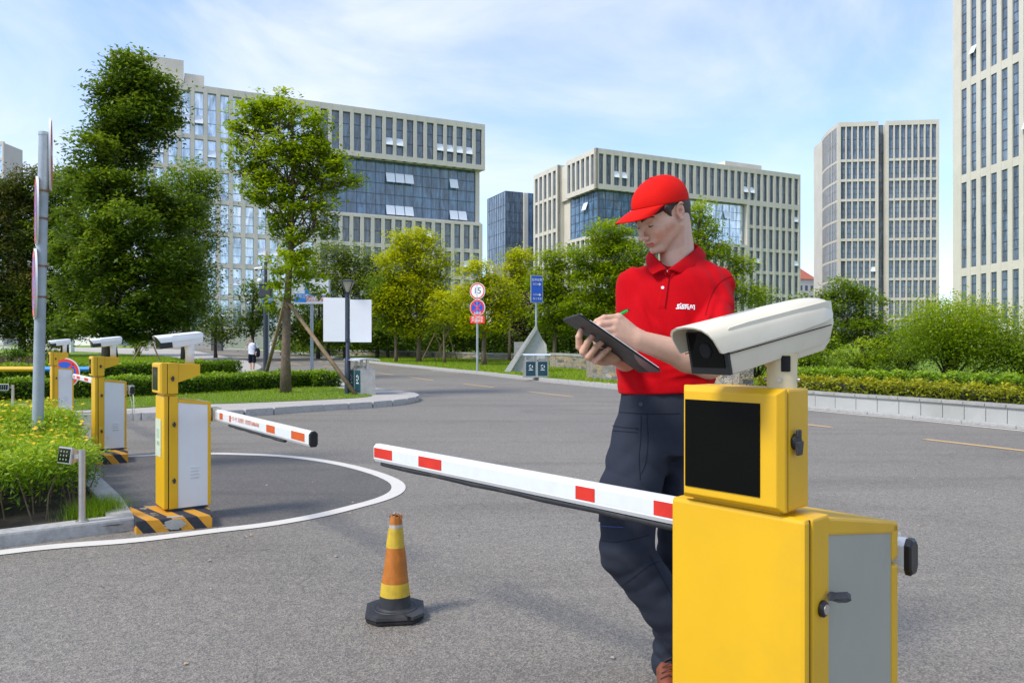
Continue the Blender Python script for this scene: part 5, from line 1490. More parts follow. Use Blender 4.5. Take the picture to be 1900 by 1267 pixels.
mb = MB(); mb.cyl((0, .04, 0), (0, .04, s0.z - .13 + .2), .022); mb.cyl((0, .04, 0), (0, .04, .02), .18); mb.build('stand', M['galv'], rt)
yb = MB(); yb.tube([(-9, 0, 0), (0, 0, 0)], [.055, .055], 8, 0); yb.tube([(0, 0, 0), (1.1, 0, 0)], [.052, .052], 8, 1); pb = W(72, 684.5, 15.8)
o = yb.build('rail', [M['yellow'], M['sky_blue']]); o.location = (pb.x, pb.y, pb.z); tag(o, 'horizontal yellow rail with a pale blue end, behind the grey sign pole', 'rail')
mb = MB()
for x in (-4, -1): mb.cyl((x, 0, -.75), (x, 0, 0), .03)
mb.build('rail_leg', M['galv'], o)

def flood(base, h, label, px_tilt, yaw, steel='steel', small=1.0, fs='floodlight'):
    r = thing(fs, label, 'floodlight', base, 0, 'number plate floodlights')
    mb = MB(); mb.cyl((0, 0, 0), (0, 0, h), .021 * small, n=20); mb.cyl((0, 0, 0), (0, 0, .012), .04, n=20); mb.cyl((0, 0, h), (0, 0, h + .006), .022 * small, n=20); mb.build('post', M[steel], r, autos=40)
    T = Matrix.Translation((-.02 * small, -.02, h - .035)) @ Matrix.Rotation(yaw, 4, 'Z') @ Matrix.Rotation(R(-8), 4, 'X')
    mb = MB(); mb.M = T; s = small
    mb.loft([[(x * s - .10 * s, y * s, z * s) for x, z in ((-.075 * k, -.055 * k), (.075 * k, -.055 * k), (.075 * k, .055 * k), (-.075 * k, .055 * k))] for y, k in ((-.03, 1), (-.018, 1.02), (.02, .8), (.045, .55))])
    hd = mb.build('lamp_head', M['steel'], r, bevel=.003)
    mb = MB(); mb.M = T; mb.box(-.167 * s, -.033 * s, -.0325 * s, -.0305 * s, -.046 * s, .046 * s); mb.build('lamp_glass', M['screen'], hd)
    mb = MB(); mb.M = T
    for i in range(3):
        for k in range(3):
            mb.cyl((-.135 * s + i * .035 * s, -.0325 * s, -.026 * s + k * .026 * s), (-.135 * s + i * .035 * s, -.0345 * s, -.026 * s + k * .026 * s), .006 * s, n=8)
    mb.build('led', M['notice_ink'], hd)
    mb = MB(); mb.box(-.06 * s, .01, -.015, .0, h - .05, h - .02); mb.build('bracket', M['steel'], r)
    return r
f1 = G(152, 968, .085)
flood((f1.x, f1.y, .085), .475, 'square floodlight on a steel post at the planter kerb before the flower bed', 0, R(-30))
f2 = G(24, 770, .12)
flood((f2.x, f2.y, .12), .50, 'small grey floodlight on a post behind the flower bed near the left edge', 0, R(5), small=1.0)
f3 = G(52, 770, .12)
r3 = thing('junction_box', 'low grey box lamp on the pavement left of the grey sign pole', 'box', (f3.x, f3.y, .12), .3)
mb = MB(); mb.box(-.11, .0, -.06, .06, 0, .19, 0); mb.build('box_body', M['steel'], r3, bevel=.006)
mb = MB(); mb.box(0, .09, -.03, .03, .04, .12, 0); mb.build('box_arm', M['black_pl'], r3, bevel=.004)

# grey sign pole with discs seen nearly edge on
pb = G(66, 880, .05); Yp = 7.2
base = Vector(((68 - CX) / FPX * Yp, Yp, .05))
rp_ = thing('sign_pole', 'tall grey steel pole in the flower bed carrying three round signs seen edge on', 'sign pole', base, 0)
top = W(82, 248, Yp) - base
mb = MB(); mb.tube([(0, 0, 0), top], [.050, .046], 24); mb.tube([top + Vector((0, 0, -.02)), top + Vector((0, 0, .012))], [.05, .048], 24); mb.build('pole', M['galv'], rp_, smooth=False, autos=40)
def on_pole(y): 
    p = W(0, y, Yp); t = (p.z - .05) / top.z; return Vector((top.x * t, 0, p.z - .05))
mb = MB()
for y in (355, 406, 494, 551):
    c = on_pole(y); mb.tube([c - Vector((0, 0, .008)), c + Vector((0, 0, .008))], [.056, .056], 20); mb.box(c.x + .04, c.x + .075, -.01, .01, c.z - .008, c.z + .008)
mb.build('clamp', dirty('rusty clamp', (0.26, 0.13, 0.06), .7, var=.4, scale=30), rp_)
for y, dx, rr_, kind, yaw in [(288, .078, .345, 'noenter', 120.6), (392, -.066, .335, 'nostop', -55.7), (527, -.068, .345, 'nostop', -55.0)]:
    c = on_pole(y)
    T = Matrix.Translation((c.x + dx, 0, c.z)) @ Matrix.Rotation(R(yaw), 4, 'Z')
    disc_sign(rp_, T, rr_, kind, .018)
# ------------------------------------------------------------------ traffic cone
c0 = G(733, 1143)
cone = thing('traffic_cone', 'worn orange and yellow traffic cone with torn tip on a cracked black rubber base', 'traffic cone', (c0.x, c0.y, .006), R(8))
S_ = c0.y / FPX      # metres per pixel here
def prof(z):          # outer radius at height
    return .0735 - (z - .045) * .1185
mb = MB()
def cone_band(z0, z1, mat, name, dr=0.0, seed=1, tear=0.0, n=36):
    r = random.Random(seed); vs, fs = [], []; K = 7
    for k in range(K + 1):
        z = z0 + (z1 - z0) * k / K
        for j in range(n):
            a = 2 * math.pi * j / n; rad = prof(z) + dr + .0009 * math.sin(3 * a + z * 20 + seed) + .0006 * math.sin(7 * a + z * 33)
            zz = z + (r.uniform(-tear, tear) if (k == K and tear) else 0)
            # seam fold facing the viewer
            da = abs(((a - R(262) + math.pi) % (2 * math.pi)) - math.pi); rad += .0016 * math.exp(-(da / .08) ** 2)
            vs.append((rad * math.cos(a) + (zz - .05) * .010, rad * math.sin(a), zz))
    for k in range(K):
        for j in range(n):
            j2 = (j + 1) % n; fs.append((k * n + j, k * n + j2, (k + 1) * n + j2, (k + 1) * n + j))
    m = MB(); m.add(vs, fs); return m.build(name, M[mat], cone, smooth=True)
M['cone_orange'] = dirty('faded orange plastic sleeve', (0.44, 0.135, 0.009), .5, var=.28, scale=18, c2=(0.33, 0.08, 0.012), amt=.7, bmp=.12, bscale=60)
M['cone_yellow'] = dirty('dirty yellow reflective band', (0.56, 0.37, 0.022), .42, var=.22, scale=22, c2=(0.36, 0.24, 0.03), amt=.6, bmp=.1, bscale=80)
M['cone_grey'] = dirty('dirty white band', (0.42, 0.38, 0.31), .6, var=.2, scale=22)
cone_band(.040, .098, 'black_rub', 'rubber_skirt', .002, 3)
cone_band(.098, .158, 'cone_yellow', 'yellow_band', .0022, 1)
cone_band(.156, .320, 'cone_orange', 'orange_sleeve', .0012, 2)
cone_band(.319, .408, 'cone_yellow', 'yellow_band', .0022, 4)
cone_band(.407, .425, 'cone_grey', 'grey_band', .0012, 5)
cone_band(.424, .465, 'cone_orange', 'torn_tip', .001, 6, tear=.008)
mb = MB(); r = random.Random(4)
for k in range(26):
    a = r.uniform(0, 6.28); z = r.uniform(.452, .474); x = prof(.46) * math.cos(a) * r.uniform(.3, 1.25) + .004; y = prof(.46) * math.sin(a) * r.uniform(.3, 1.2)
    d = Vector((r.uniform(-1, 1), r.uniform(-1, 1), r.uniform(-.2, 1))).normalized() * r.uniform(.006, .014); e = Vector((r.uniform(-1, 1), r.uniform(-1, 1), 0)).normalized() * .005
    p = Vector((x, y, z)); mb.add([p - e, p + e, p + d + e * .4, p + d - e * .7], [(0, 1, 2, 3)], k % 2)
mb.box(.034, .040, -.01, .006, .35, .375, 1)
mb.build('torn_shreds', [M['cone_orange'], M['cone_grey']], cone)
# octagonal rubber base
mb = MB()
def octa(r, z, cut=.38):
    pts = []
    for sx, sy in ((1, -1), (1, 1), (-1, 1), (-1, -1)):
        a = [(sx * r, sy * r * (1 - cut)), (sx * r * (1 - cut), sy * r)]
        if (sx, sy) in ((1, 1), (-1, -1)): pass
        else: a = a[::-1]
        pts += a
    # order counter-clockwise
    pts = sorted(pts, key=lambda p: math.atan2(p[1], p[0]))
    return [(x, y, z) for x, y in pts]
mb.loft([octa(.125, 0), octa(.128, .006), octa(.130, .013), octa(.124, .016)]); mb.build('base_plate', M['black_rub'], cone)
mb = MB(); mb.loft([octa(.131, .017), octa(.134, .022), octa(.132, .034), octa(.118, .037)]); mb.build('base_plate', M['black_rub'], cone)
mb = MB(); mb.lathe([(.104, .0365), (.104, .041), (.096, .043), (.092, .040), (.080, .040), (.078, .046), (.071, .047)], 40); mb.build('base_ridge', M['black_rub'], cone, smooth=True)
mb = MB(); mb.prism([(.052, -.118, .0375), (.064, -.128, .0375), (.072, -.139, .0375), (.060, -.139, .0375), (.046, -.124, .0375), (.040, -.105, .0375)], (0, 0, .0012)); mb.prism([(.058, -.1345, .012), (.069, -.1345, .012), (.071, -.1345, .036), (.056, -.1345, .036)], (0, -.0015, 0)); mb.build('crack', M['seam'], cone)

# ------------------------------------------------------------------ speed limit sign group
b = G(885, 689, .105); pm = FPX / b.y
rt = thing('road_sign', 'speed limit 15 disc above a no stopping disc and small red plate on one pole', 'road sign', b, R(-22))
h = lambda y: (HY - y) / pm + HC - b.z
mb = MB(); mb.cyl((0, .05, -.05), (0, .05, h(527)), .055, n=16); mb.build('pole', M['galv'], rt, autos=40)
disc_sign(rt, Matrix.Translation((.02, 0, h(540))), .40, 'speed', .06)
dd = disc_sign(rt, Matrix.Translation((.02, 0, h(571))), .40, 'nostop', .06)
mb = MB(); mb.box(-.37, .40, -.0, .05, h(600), h(586)); pl = mb.build('sign_plate', M['sign_red'], rt)
text_mesh('禁止鸣笛\n严禁停车', .155, M['sign_white'], 'plate_lettering', pl, Matrix.Translation((.015, -.004, (h(600) + h(586)) / 2)) @ UP)
text_mesh('全路段', .13, M['sign_white'], 'lettering', dd, Matrix.Translation((0, -.0055, -.26)) @ UP)

# ------------------------------------------------------------------ blue direction sign
b = G(996, 686, .105); b.y += 0; pm = FPX / b.y
rt = thing('direction_sign', 'upright blue sign with white characters and two arrows on a grey pole', 'road sign', b, R(28))
h = lambda y: (HY - y) / pm + HC - b.z
mb = MB(); mb.cyl((0, .06, -.05), (0, .06, h(515)), .055, n=16); mb.build('pole', M['galv'], rt, autos=40)
z0, z1 = h(562), h(511); w = .36
mb = MB(); mb.box(-w, w, -.012, .03, z0, z1); bd = mb.build('sign_frame', M['galv'], rt, bevel=.01)
mb = MB(); mb.box(-w + .035, w - .035, -.0155, -.0125, z0 + .035, z1 - .035); bf = mb.build('sign_field', M['sign_blue'], bd)
hh = z1 - z0
mb = MB(); mb.box(-w + .13, w - .11, -.0175, -.0157, z0 + hh * .40, z0 + hh * .56); mb.build('lighter_patch', dirty('brighter blue patch', (0.005, .11, .62), .5), bd)
for txt, f, s, xx in (('临停收费', .83, .155, 0), ('出口', .68, .135, -.12), ('入口', .30, .135, -.12), ('员工专用', .145, .135, .02)):
    text_mesh(txt, s, M['sign_white'], 'lettering', bd, Matrix.Translation((xx, -.018, z0 + hh * f)) @ UP)
for f in (.68, .30):
    mb = MB(); z = z0 + hh * f; mb.prism([(.03, -.017, z - .02), (.14, -.017, z - .02), (.13, -.017, z - .085), (.25, -.017, z), (.13, -.017, z + .085), (.14, -.017, z + .02), (.03, -.017, z + .02)], (0, -.002, 0)); mb.build('arrow', M['sign_white'], bd)

# ------------------------------------------------------------------ wedge sculpture
b = G(972, 690, .1); pm = FPX / b.y; X = lambda x: (x - 972) / pm; Z = lambda y: (b.y and (HY - y) / pm + HC - b.z)
rt = thing('sculpture', 'pale stone wedge sculpture like a tilted triangle beside the blue sign', 'sculpture', b, 0)
mb = MB(); mb.prism([(X(938), -.4, -.03), (X(992), -.4, -.03), (X(1016), -.1, .55), (X(1014), -.1, Z(640)), (X(1006), 0, Z(628)), (X(996), 0, Z(607))], (.0, 1.1, 0)); o1 = mb.build('wedge', M['conc_light'] if 'conc_light' in M else M['granite'], rt, bevel=.02)
mb = MB(); mb.prism([(X(934), -.65, -.03), (X(946), -.65, -.03), (X(997), -.2, Z(611)), (X(995), -.2, Z(602))], (.0, .24, 0)); mb.build('ridge', M['granite'], rt, bevel=.01)
mb = MB(); mb.box(X(954), X(975), 1.3, 2.0, 0, Z(634)); mb.build('block', M['concrete'], rt, bevel=.01)

# ------------------------------------------------------------------ litter bins
def bins(base, rot, label, s=1.0):
    g = thing('litter_bin', label, 'litter bin', base, rot, 'twin litter bins')
    mb = MB(); mb.box(-.46, .46, -.19, .19, 0.04, .62); mb.box(-.47, .47, -.2, .2, 0, .05); mb.build('steel_case', M['steel'], g, bevel=.008)
    for sx in (-1, 1):
        mb = MB(); mb.box(.23 * sx - .185, .23 * sx + .185, -.196, -.189, .06, .60); d = mb.build('bin_door', M['bin_green'], g, bevel=.003)
        mb = MB()
        for k in range(3):
            a = R(90 + 120 * k); a2 = R(90 + 120 * k + 75); c = Vector((.23 * sx, 0, .41))
            p = Vector((math.cos(a), 0, math.sin(a))) * .075; q = Vector((math.cos(a2), 0, math.sin(a2))) * .075; t = (q - p).normalized(); n = Vector((-t.z, 0, t.x)) * .014
            mb.prism([tuple(c + v + Vector((0, -.1975, 0))) for v in (p - n, q - n, q + n, p + n)], (0, -.002, 0))
        mb.box(.23 * sx - .08, .23 * sx + .08, -.1995, -.1965, .275, .30)
        mb.build('recycling_mark', M['sign_white'], d)
        mb = MB(); mb.box(.23 * sx - .16, .23 * sx + .16, -.15, .15, .62, .66); mb.box(.23 * sx - .10, .23 * sx + .10, -.10, .10, .66, .70); mb.build('ash_tray', M['steel'], g, bevel=.006)
    for x in (-.40, 0, .40):
        mb = MB(); mb.box(x - .03, x + .03, -.03, .03, .62, .86); mb.build('roof_post', M['steel'], g)
    mb = MB(); n = 9; up = []
    for k in range(n):
        t = k / (n - 1) * 2 - 1; up.append((t * .30, .90 - .045 * t * t))
    mb.loft([[(x, y, z) for y, z in up] + [(x, y, z - .018) for y, z in reversed(up)] for x in (-.52, .52)]); mb.build('roof', M['roof_steel'], g)
    return g
M['bin_green'] = dirty('dark teal bin door', (0.008, 0.055, 0.075), .45, var=.2, scale=6)
M['roof_steel'] = dirty('bright steel roof', (0.80, 0.83, 0.86), .3, metal=.4, var=.06)
g_a = bins(G(994, 700, .12), R(10), 'pair of dark teal bins under a steel roof on the far verge'); 
g_b = bins(G(671, 731, .12), R(-58), 'steel litter bin with dark doors beside the black lamp post'); 
g_b.scale = (.95, .95, .98)

# ------------------------------------------------------------------ lamp post with two blank boards
b = G(645, 731, .12); pm = FPX / b.y
rt = thing('street_lamp', 'black lamp post with a glass lantern carrying two blank white boards', 'street lamp', b, R(8))
h = lambda y: (HY - y) / pm + HC - b.z; k = 1 / pm
mb = MB(); mb.tube([(0, 0, 0), (0, 0, .85), (0, 0, .88), (0, 0, h(541))], [.075, .07, .048, .04], 16); mb.tube([(0, 0, h(634)), (0, 0, h(628))], [.062, .062], 16); mb.build('post', M['navy'], rt, autos=40)
zl = h(543); zt = h(523)
mb = MB(); mb.lathe([(.05, zl), (.165, zt), (0, zt)], 8); mb.build('lantern_glass', dirty('milky lantern glass', (0.42, 0.38, 0.30), .3, var=.1), rt)
mb = MB()
for i in range(4):
    a = R(45 + 90 * i); mb.tube([(.05 * math.cos(a), .05 * math.sin(a), zl - .02), (.185 * math.cos(a), .185 * math.sin(a), zt)], .010, 6)
mb.lathe([(0.0, zt), (.225, zt), (.225, zt + .018), (.02, zt + .06), (0, zt + .06)], 24); mb.lathe([(.04, zl - .12), (.055, zl), (.07, zl + .01), (0, zl + .01)], 16); mb.build('lantern_frame', M['navy'], rt, autos=40)
for sx in (-1, 1):
    x0, x1 = sx * .055, sx * .575
    mb = MB(); zt_, zb_ = (h(553), h(634)) if sx < 0 else (h(556), h(635))
    mb.box(min(x0, x1), max(x0, x1), -.03, .03, zb_, zt_); o = mb.build('blank_board', M['board_white'], rt, bevel=.008)
    mb = MB()
    for z in (zb_ + .06, zt_ - .06): mb.box(min(0, x0), max(0, x0), -.02, .02, z - .015, z + .015)
    mb.build('board_clip', M['navy'], rt)
# sign board behind the street tree
b = G(578, 722, .1); b = G(578, 700, .0); pm = FPX / b.y
rt = thing('sign_board', 'pale board on a steel post with blue and red lettering, half behind the propped tree', 'sign', b, 0)
h = lambda y: (HY - y) / pm + HC - b.z; X = lambda x: (x - 578) / pm
mb = MB(); mb.cyl((0, .06, -.05), (0, .06, h(560)), .07, n=14); mb.build('pole', M['galv'], rt)
mb = MB(); mb.box(X(547), X(611), -.03, .05, h(564), h(518)); bd = mb.build('board', M['board_cream'] if 'board_cream' in M else M['sign_white'], rt, bevel=.01)
mb = MB(); mb.box(X(547), X(569), -.034, -.0305, h(561), h(545)); mb.box(X(566), X(574), -.034, -.0305, h(545), h(530)); mb.box(X(570), X(605), -.034, -.0305, h(549.5), h(547.5)); mb.build('blue_print', M['sky_blue'], bd)
text_mesh('停车场', .20, M['sign_white'], 'white_lettering', bd, Matrix.Translation((X(558), -.037, h(551))) @ UP)
text_mesh('车辆出入请减速慢行\n谢谢合作注意安全', .125, M['sign_red'], 'red_lettering', bd, Matrix.Translation((X(590), -.037, h(555))) @ UP)
mb = MB(); mb.box(X(610), X(612.5), -.04, .06, h(560), h(517)); mb.box(X(575), X(612.5), -.04, .06, h(518), h(516.5)); mb.build('board_frame', M['galv'], bd)
# camera mast
b = G(493, 715, .1); pm = FPX / b.y
rt = thing('camera_mast', 'dark mast with a grey control box, side camera and pale cylindrical lamp on top', 'mast', b, R(0))
h = lambda y: (HY - y) / pm + HC - b.z; X = lambda x: (x - 493) / pm
mb = MB(); mb.tube([(0, 0, -.05), (0, 0, h(560)), (0, 0, h(525)), (0, 0, h(486))], [.075, .07, .05, .04], 14); mb.build('pole', M['navy'], rt, autos=40)
mb = MB(); mb.box(X(484), X(504), -.16, .10, h(552), h(529)); mb.box(X(483), X(505), -.18, .12, h(529), h(527.5)); mb.build('control_box', dirty('charcoal steel box', (.035, .04, .048), .5), rt, bevel=.01)
mb = MB(); mb.cyl((0, 0, h(486)), (0, 0, h(467)), .055, n=20); mb.build('lamp_cylinder', M['cream'], rt, autos=40)
mb = MB()
for sx in (-1, 1): mb.tube([(0, 0, h(497)), (sx * .05, 0, h(489)), (sx * .05, 0, h(486))], .012, 6)
mb.tube([(0, 0, h(509)), (X(483), 0, h(509)), (X(483), 0, h(513))], .02, 8); mb.tube([(0, 0, h(505)), (X(485), 0, h(505)), (X(485), 0, h(500))], .02, 8); mb.build('bracket', M['navy'], rt)
camera_head(rt, Matrix.Translation((X(472.5), 0, h(500))) @ Matrix.Rotation(R(-12), 4, 'Y'), L=.26, shell='white_paint', detail=False, s=1.0)
mb = MB(); bm = bmesh.new(); bmesh.ops.create_uvsphere(bm, u_segments=20, v_segments=12, radius=.085)
for v in bm.verts: v.co += Vector((X(482.5), 0, h(521)))
mb.bm(bm); mb.build('dome_camera', M['white_paint'], rt, smooth=True)
# small blue sign behind the mast
b = G(497, 700, 0); pm = FPX / b.y
rt = thing('small_sign', 'small blue sign with white print right behind the dark camera mast', 'sign', b, 0)
h = lambda y: (HY - y) / pm + HC; X = lambda x: (x - 497) / pm
mb = MB(); mb.cyl((0, .04, 0), (0, .04, h(550)), .04, n=12); mb.build('pole', M['galv'], rt)
mb = MB(); mb.box(X(487), X(506.5), -.02, .02, h(563.5), h(540)); bd = mb.build('panel', M['sky_blue'], rt)
text_mesh('出入口\n车辆慢行', .22, M['sign_white'], 'lettering', bd, Matrix.Translation((X(498), -.024, h(554))) @ UP)
# thin post at the left of the lawn lamp (x 357)
b = G(357, 672, .12); pm = FPX / b.y
rt = thing('lamp_post', 'thin dark post at the far end of the left lawn', 'street lamp', b, 0)
h = lambda y: (HY - y) / pm + HC - b.z
mb = MB(); mb.tube([(0, 0, 0), (0, 0, h(585))], [.06, .045], 12); mb.build('pole', M['navy'], rt)
mb = MB(); mb.lathe([(.05, h(585)), (.2, h(578)), (.22, h(577)), (0, h(574))], 12); mb.build('lantern', M['navy'], rt)
# dark poster pillar and white cabinet near the building
b = G(403, 651, .1); pm = FPX / b.y
rt = thing('information_pillar', 'dark grey pillar with a small blue mark standing before the beige building', 'pillar', b, 0)
mb = MB(); mb.loft([[(x * .55, y * .3, z) for x, y in ((-1, -1), (1, -1), (1, 1), (-1, 1))] for z in (0, 3.4)]); mb.build('slab', dirty('grey stone slab', (.10, .10, .105), .6), rt, bevel=.02)
mb = MB(); mb.box(-.16, .16, -.31, -.302, 2.7, 3.05); mb.build('mark', M['sign_blue'], rt)
for px, wpx, y0, y1, lab in [(502, 11, 637, 632, 'white utility box on the far verge left of the propped tree'), (130, 10, 628, 614, 'small pale cabin glimpsed beneath the dark trees')]:
    b = G(px, 654, .1); pm = FPX / b.y
    mb = MB(); mb.box(-wpx / 2 / pm, wpx / 2 / pm, -.3, .3, 0, (HY - y1) / pm + HC - b.z); mb.box(-wpx / 2 / pm - .06, wpx / 2 / pm + .06, -.36, .36, (HY - y1) / pm + HC - b.z, (HY - y1) / pm + HC - b.z + .08, 1); mb.box(-.02, .02, -.31, -.30, .1, (HY - y1) / pm + HC - b.z - .1, 1)
    o = mb.build('utility_box', [M['board_white'], M['galv']], None, loc=b); tag(o, lab, 'box', 'white boxes in the distance')
# slim poles staked round young trees behind the low wall
for i, (x, d) in enumerate([(805, 0), (828, 1), (272, 2)]):
    b = G(x, 668 if i < 2 else 676, .1)
    tp = Vector((b.x + .1, b.y, 1.9 + b.z))
    for k, dx in enumerate((-.8, .75)):
        mb = MB(); f = Vector((b.x + dx, b.y + (.3 if k else -.3), b.z)); mb.tube([(0, 0, 0), tp - f], [.05, .045], 6)
        tag(mb.build('support_pole', M['wood_prop'], None, loc=f), ['slim brown stake crossing another low under the lime trees', 'slim brown stake under the yellow green tree', 'brown stake leaning under the tallest dark tree'][i] + (', left one' if k == 0 else ', right one'), 'pole', 'stakes under the young trees')
# ------------------------------------------------------------------ sculpting in a distance field, meshed with surface nets
class Field:
    def __init__(s, lo, hi, h):
        s.lo = np.array(lo, float); s.h = h
        n = np.ceil((np.array(hi) - s.lo) / h).astype(int) + 1
        s.ax = [(s.lo[i] + h * np.arange(n[i])).astype(np.float32) for i in range(3)]
        s.d = np.full(n, 1.0, np.float32)
    def _sl(s, lo, hi):
        out = []
        for i in range(3):
            a = int(max(0, math.floor((lo[i] - s.lo[i]) / s.h))); b = int(min(len(s.ax[i]), math.ceil((hi[i] - s.lo[i]) / s.h) + 1))
            if b <= a: return None, None
            out.append(slice(a, b))
        g = (s.ax[0][out[0]][:, None, None], s.ax[1][out[1]][None, :, None], s.ax[2][out[2]][None, None, :])
        return tuple(out), g
    def _mix(s, sl, q, k, op):
        d = s.d[sl]
        if op == 'sub':
            q = -q
            if k <= 0: r = np.maximum(d, q)
            else:
                hh = np.maximum(k - np.abs(d - q), 0) / k; r = np.maximum(d, q) + hh * hh * k * .25
        else:
            if k <= 0: r = np.minimum(d, q)
            else:
                hh = np.maximum(k - np.abs(d - q), 0) / k; r = np.minimum(d, q) - hh * hh * k * .25
        s.d[sl] = r
    def cap(s, a, b, ra, rb=None, k=.01, op='add', sq=None):
        rb = ra if rb is None else rb; a = np.array(a, float); b = np.array(b, float); m = max(ra, rb) + k + .03
        sl, g = s._sl(np.minimum(a, b) - m, np.maximum(a, b) + m)
        if sl is None: return
        ba = b - a; L2 = max(float(ba @ ba), 1e-9)
        px, py, pz = g[0] - a[0], g[1] - a[1], g[2] - a[2]
        t = np.clip((px * ba[0] + py * ba[1] + pz * ba[2]) / L2, 0, 1)
        dx, dy, dz = px - ba[0] * t, py - ba[1] * t, pz - ba[2] * t
        if sq is not None:      # flatten along direction sq[:3] by factor sq[3] (>1 = thinner)
            n = np.array(sq[:3]); n = n / np.linalg.norm(n); c = dx * n[0] + dy * n[1] + dz * n[2]; f = sq[3] - 1
            dx, dy, dz = dx + c * n[0] * f, dy + c * n[1] * f, dz + c * n[2] * f
        s._mix(sl, np.sqrt(dx * dx + dy * dy + dz * dz) - (ra + (rb - ra) * t), k, op)
    def chain(s, pts, rs, k=.01, sq=None):
        for i in range(len(pts) - 1): s.cap(pts[i], pts[i + 1], rs[i], rs[i + 1], k if i == 0 else min(k, .012), sq=sq)
    def ell(s, c, r, k=.01, op='add', rot=None):
        c = np.array(c, float); m = max(r) + k + .03
        sl, g = s._sl(c - m, c + m)
        if sl is None: return
        x, y, z = g[0] - c[0], g[1] - c[1], g[2] - c[2]
        if rot is not None:
            Rm = np.array(rot).T
            x, y, z = Rm[0, 0] * x + Rm[0, 1] * y + Rm[0, 2] * z, Rm[1, 0] * x + Rm[1, 1] * y + Rm[1, 2] * z, Rm[2, 0] * x + Rm[2, 1] * y + Rm[2, 2] * z
        k0 = np.sqrt((x / r[0]) ** 2 + (y / r[1]) ** 2 + (z / r[2]) ** 2); k1 = np.sqrt((x / r[0] ** 2) ** 2 + (y / r[1] ** 2) ** 2 + (z / r[2] ** 2) ** 2)
        s._mix(sl, k0 * (k0 - 1) / (k1 + 1e-6), k, op)
    def loftz(s, tab, yaw=0, k=.02, op='add', p=2.3):
        """tab rows: z, cx, cy, half width, half depth"""
        T = np.array(tab, float); T = T[T[:, 0].argsort()]
        z = s.ax[2]; zi = np.clip(z, T[0, 0], T[-1, 0])
        # smooth interpolation
        f = [np.interp(zi, T[:, 0], T[:, i]) for i in range(1, 5)]
        ker = np.ones(9) / 9; w = int(.02 / s.h)
        if w > 1: ker = np.ones(2 * w + 1) / (2 * w + 1); f = [np.convolve(np.pad(v, w, mode='edge'), ker, 'valid') for v in f]
        cx, cy, a, b = [v.astype(np.float32)[None, None, :] for v in f]
        x = s.ax[0][:, None, None] - cx; y = s.ax[1][None, :, None] - cy
        c, sn = math.cos(yaw), math.sin(yaw); x, y = c * x + sn * y, -sn * x + c * y
        q = ((np.abs(x) / a) ** p + (np.abs(y) / b) ** p) ** (1 / p)
        dd = (q - 1) * np.minimum(a, b)
        zz = s.ax[2][None, None, :]; dz = np.maximum(zz - T[-1, 0], T[0, 0] - zz)
        s._mix((slice(None),) * 3, np.maximum(dd, dz), k, op)
    def halfspace(s, p, n, k=.004):
        """remove everything on the side n points to"""
        n = np.array(n, float); n /= np.linalg.norm(n)
        q = -((s.ax[0][:, None, None] - p[0]) * n[0] + (s.ax[1][None, :, None] - p[1]) * n[1] + (s.ax[2][None, None, :] - p[2]) * n[2])
        s._mix((slice(None),) * 3, q, k, 'sub')
    def coords(s): return s.ax[0][:, None, None], s.ax[1][None, :, None], s.ax[2][None, None, :]
    def mesh(s):
        d = s.d; ins = d < 0; n = np.array(d.shape)
        ix = np.zeros(n - 1, bool); cnt = sum(ins[a:n[0] - 1 + a, b:n[1] - 1 + b, c:n[2] - 1 + c].astype(np.int8) for a in (0, 1) for b in (0, 1) for c in (0, 1))
        act = (cnt > 0) & (cnt < 8); cells = np.argwhere(act); idm = np.full(n - 1, -1, np.int64); idm[act] = np.arange(len(cells))
        acc = np.zeros((len(cells), 3)); num = np.zeros(len(cells))
        co = [(a, b, c) for a in (0, 1) for b in (0, 1) for c in (0, 1)]
        for p in co:
            for ax in range(3):
                if p[ax] == 0:
                    q = list(p); q[ax] = 1
                    va = d[cells[:, 0] + p[0], cells[:, 1] + p[1], cells[:, 2] + p[2]]; vb = d[cells[:, 0] + q[0], cells[:, 1] + q[1], cells[:, 2] + q[2]]
                    m = (va < 0) != (vb < 0); t = va / (va - vb + 1e-20)
                    pt = np.tile(np.array(p, float), (len(cells), 1)); pt[:, ax] = t
                    acc[m] += pt[m]; num[m] += 1
        V = s.lo + (cells + acc / num[:, None]) * s.h
        F = []
        for ax in range(3):
            a1, a2 = [(1, 2), (2, 0), (0, 1)][ax]
            sh = [slice(None)] * 3; lo = list(sh); hi = list(sh); lo[ax] = slice(0, -1); hi[ax] = slice(1, None)
            e = ins[tuple(lo)] != ins[tuple(hi)]; E = np.argwhere(e)
            E = E[(E[:, a1] > 0) & (E[:, a2] > 0) & (E[:, a1] < n[a1] - 1) & (E[:, a2] < n[a2] - 1)]
            o1 = np.zeros(3, int); o1[a1] = 1; o2 = np.zeros(3, int); o2[a2] = 1
            q = [E - o1 - o2, E - o2, E, E - o1]
            ids = np.stack([idm[c[:, 0], c[:, 1], c[:, 2]] for c in q], 1)
            fl = ins[E[:, 0], E[:, 1], E[:, 2]]
            ids[~fl] = ids[~fl][:, ::-1]; F.append(ids[(ids >= 0).all(1)])
        return V, np.concatenate(F)
def smooth_v(V, F, it=2, lam=.5):
    n = len(V)
    for _ in range(it):
        acc = np.zeros_like(V); cnt = np.zeros(n)
        for i in range(4):
            a, b = F[:, i], F[:, (i + 1) % 4]
            for j in range(3): acc[:, j] += np.bincount(a, V[b, j], n) + np.bincount(b, V[a, j], n)
            cnt += np.bincount(a, minlength=n) + np.bincount(b, minlength=n)
        V = V + lam * (acc / np.maximum(cnt, 1)[:, None] - V)
    return V
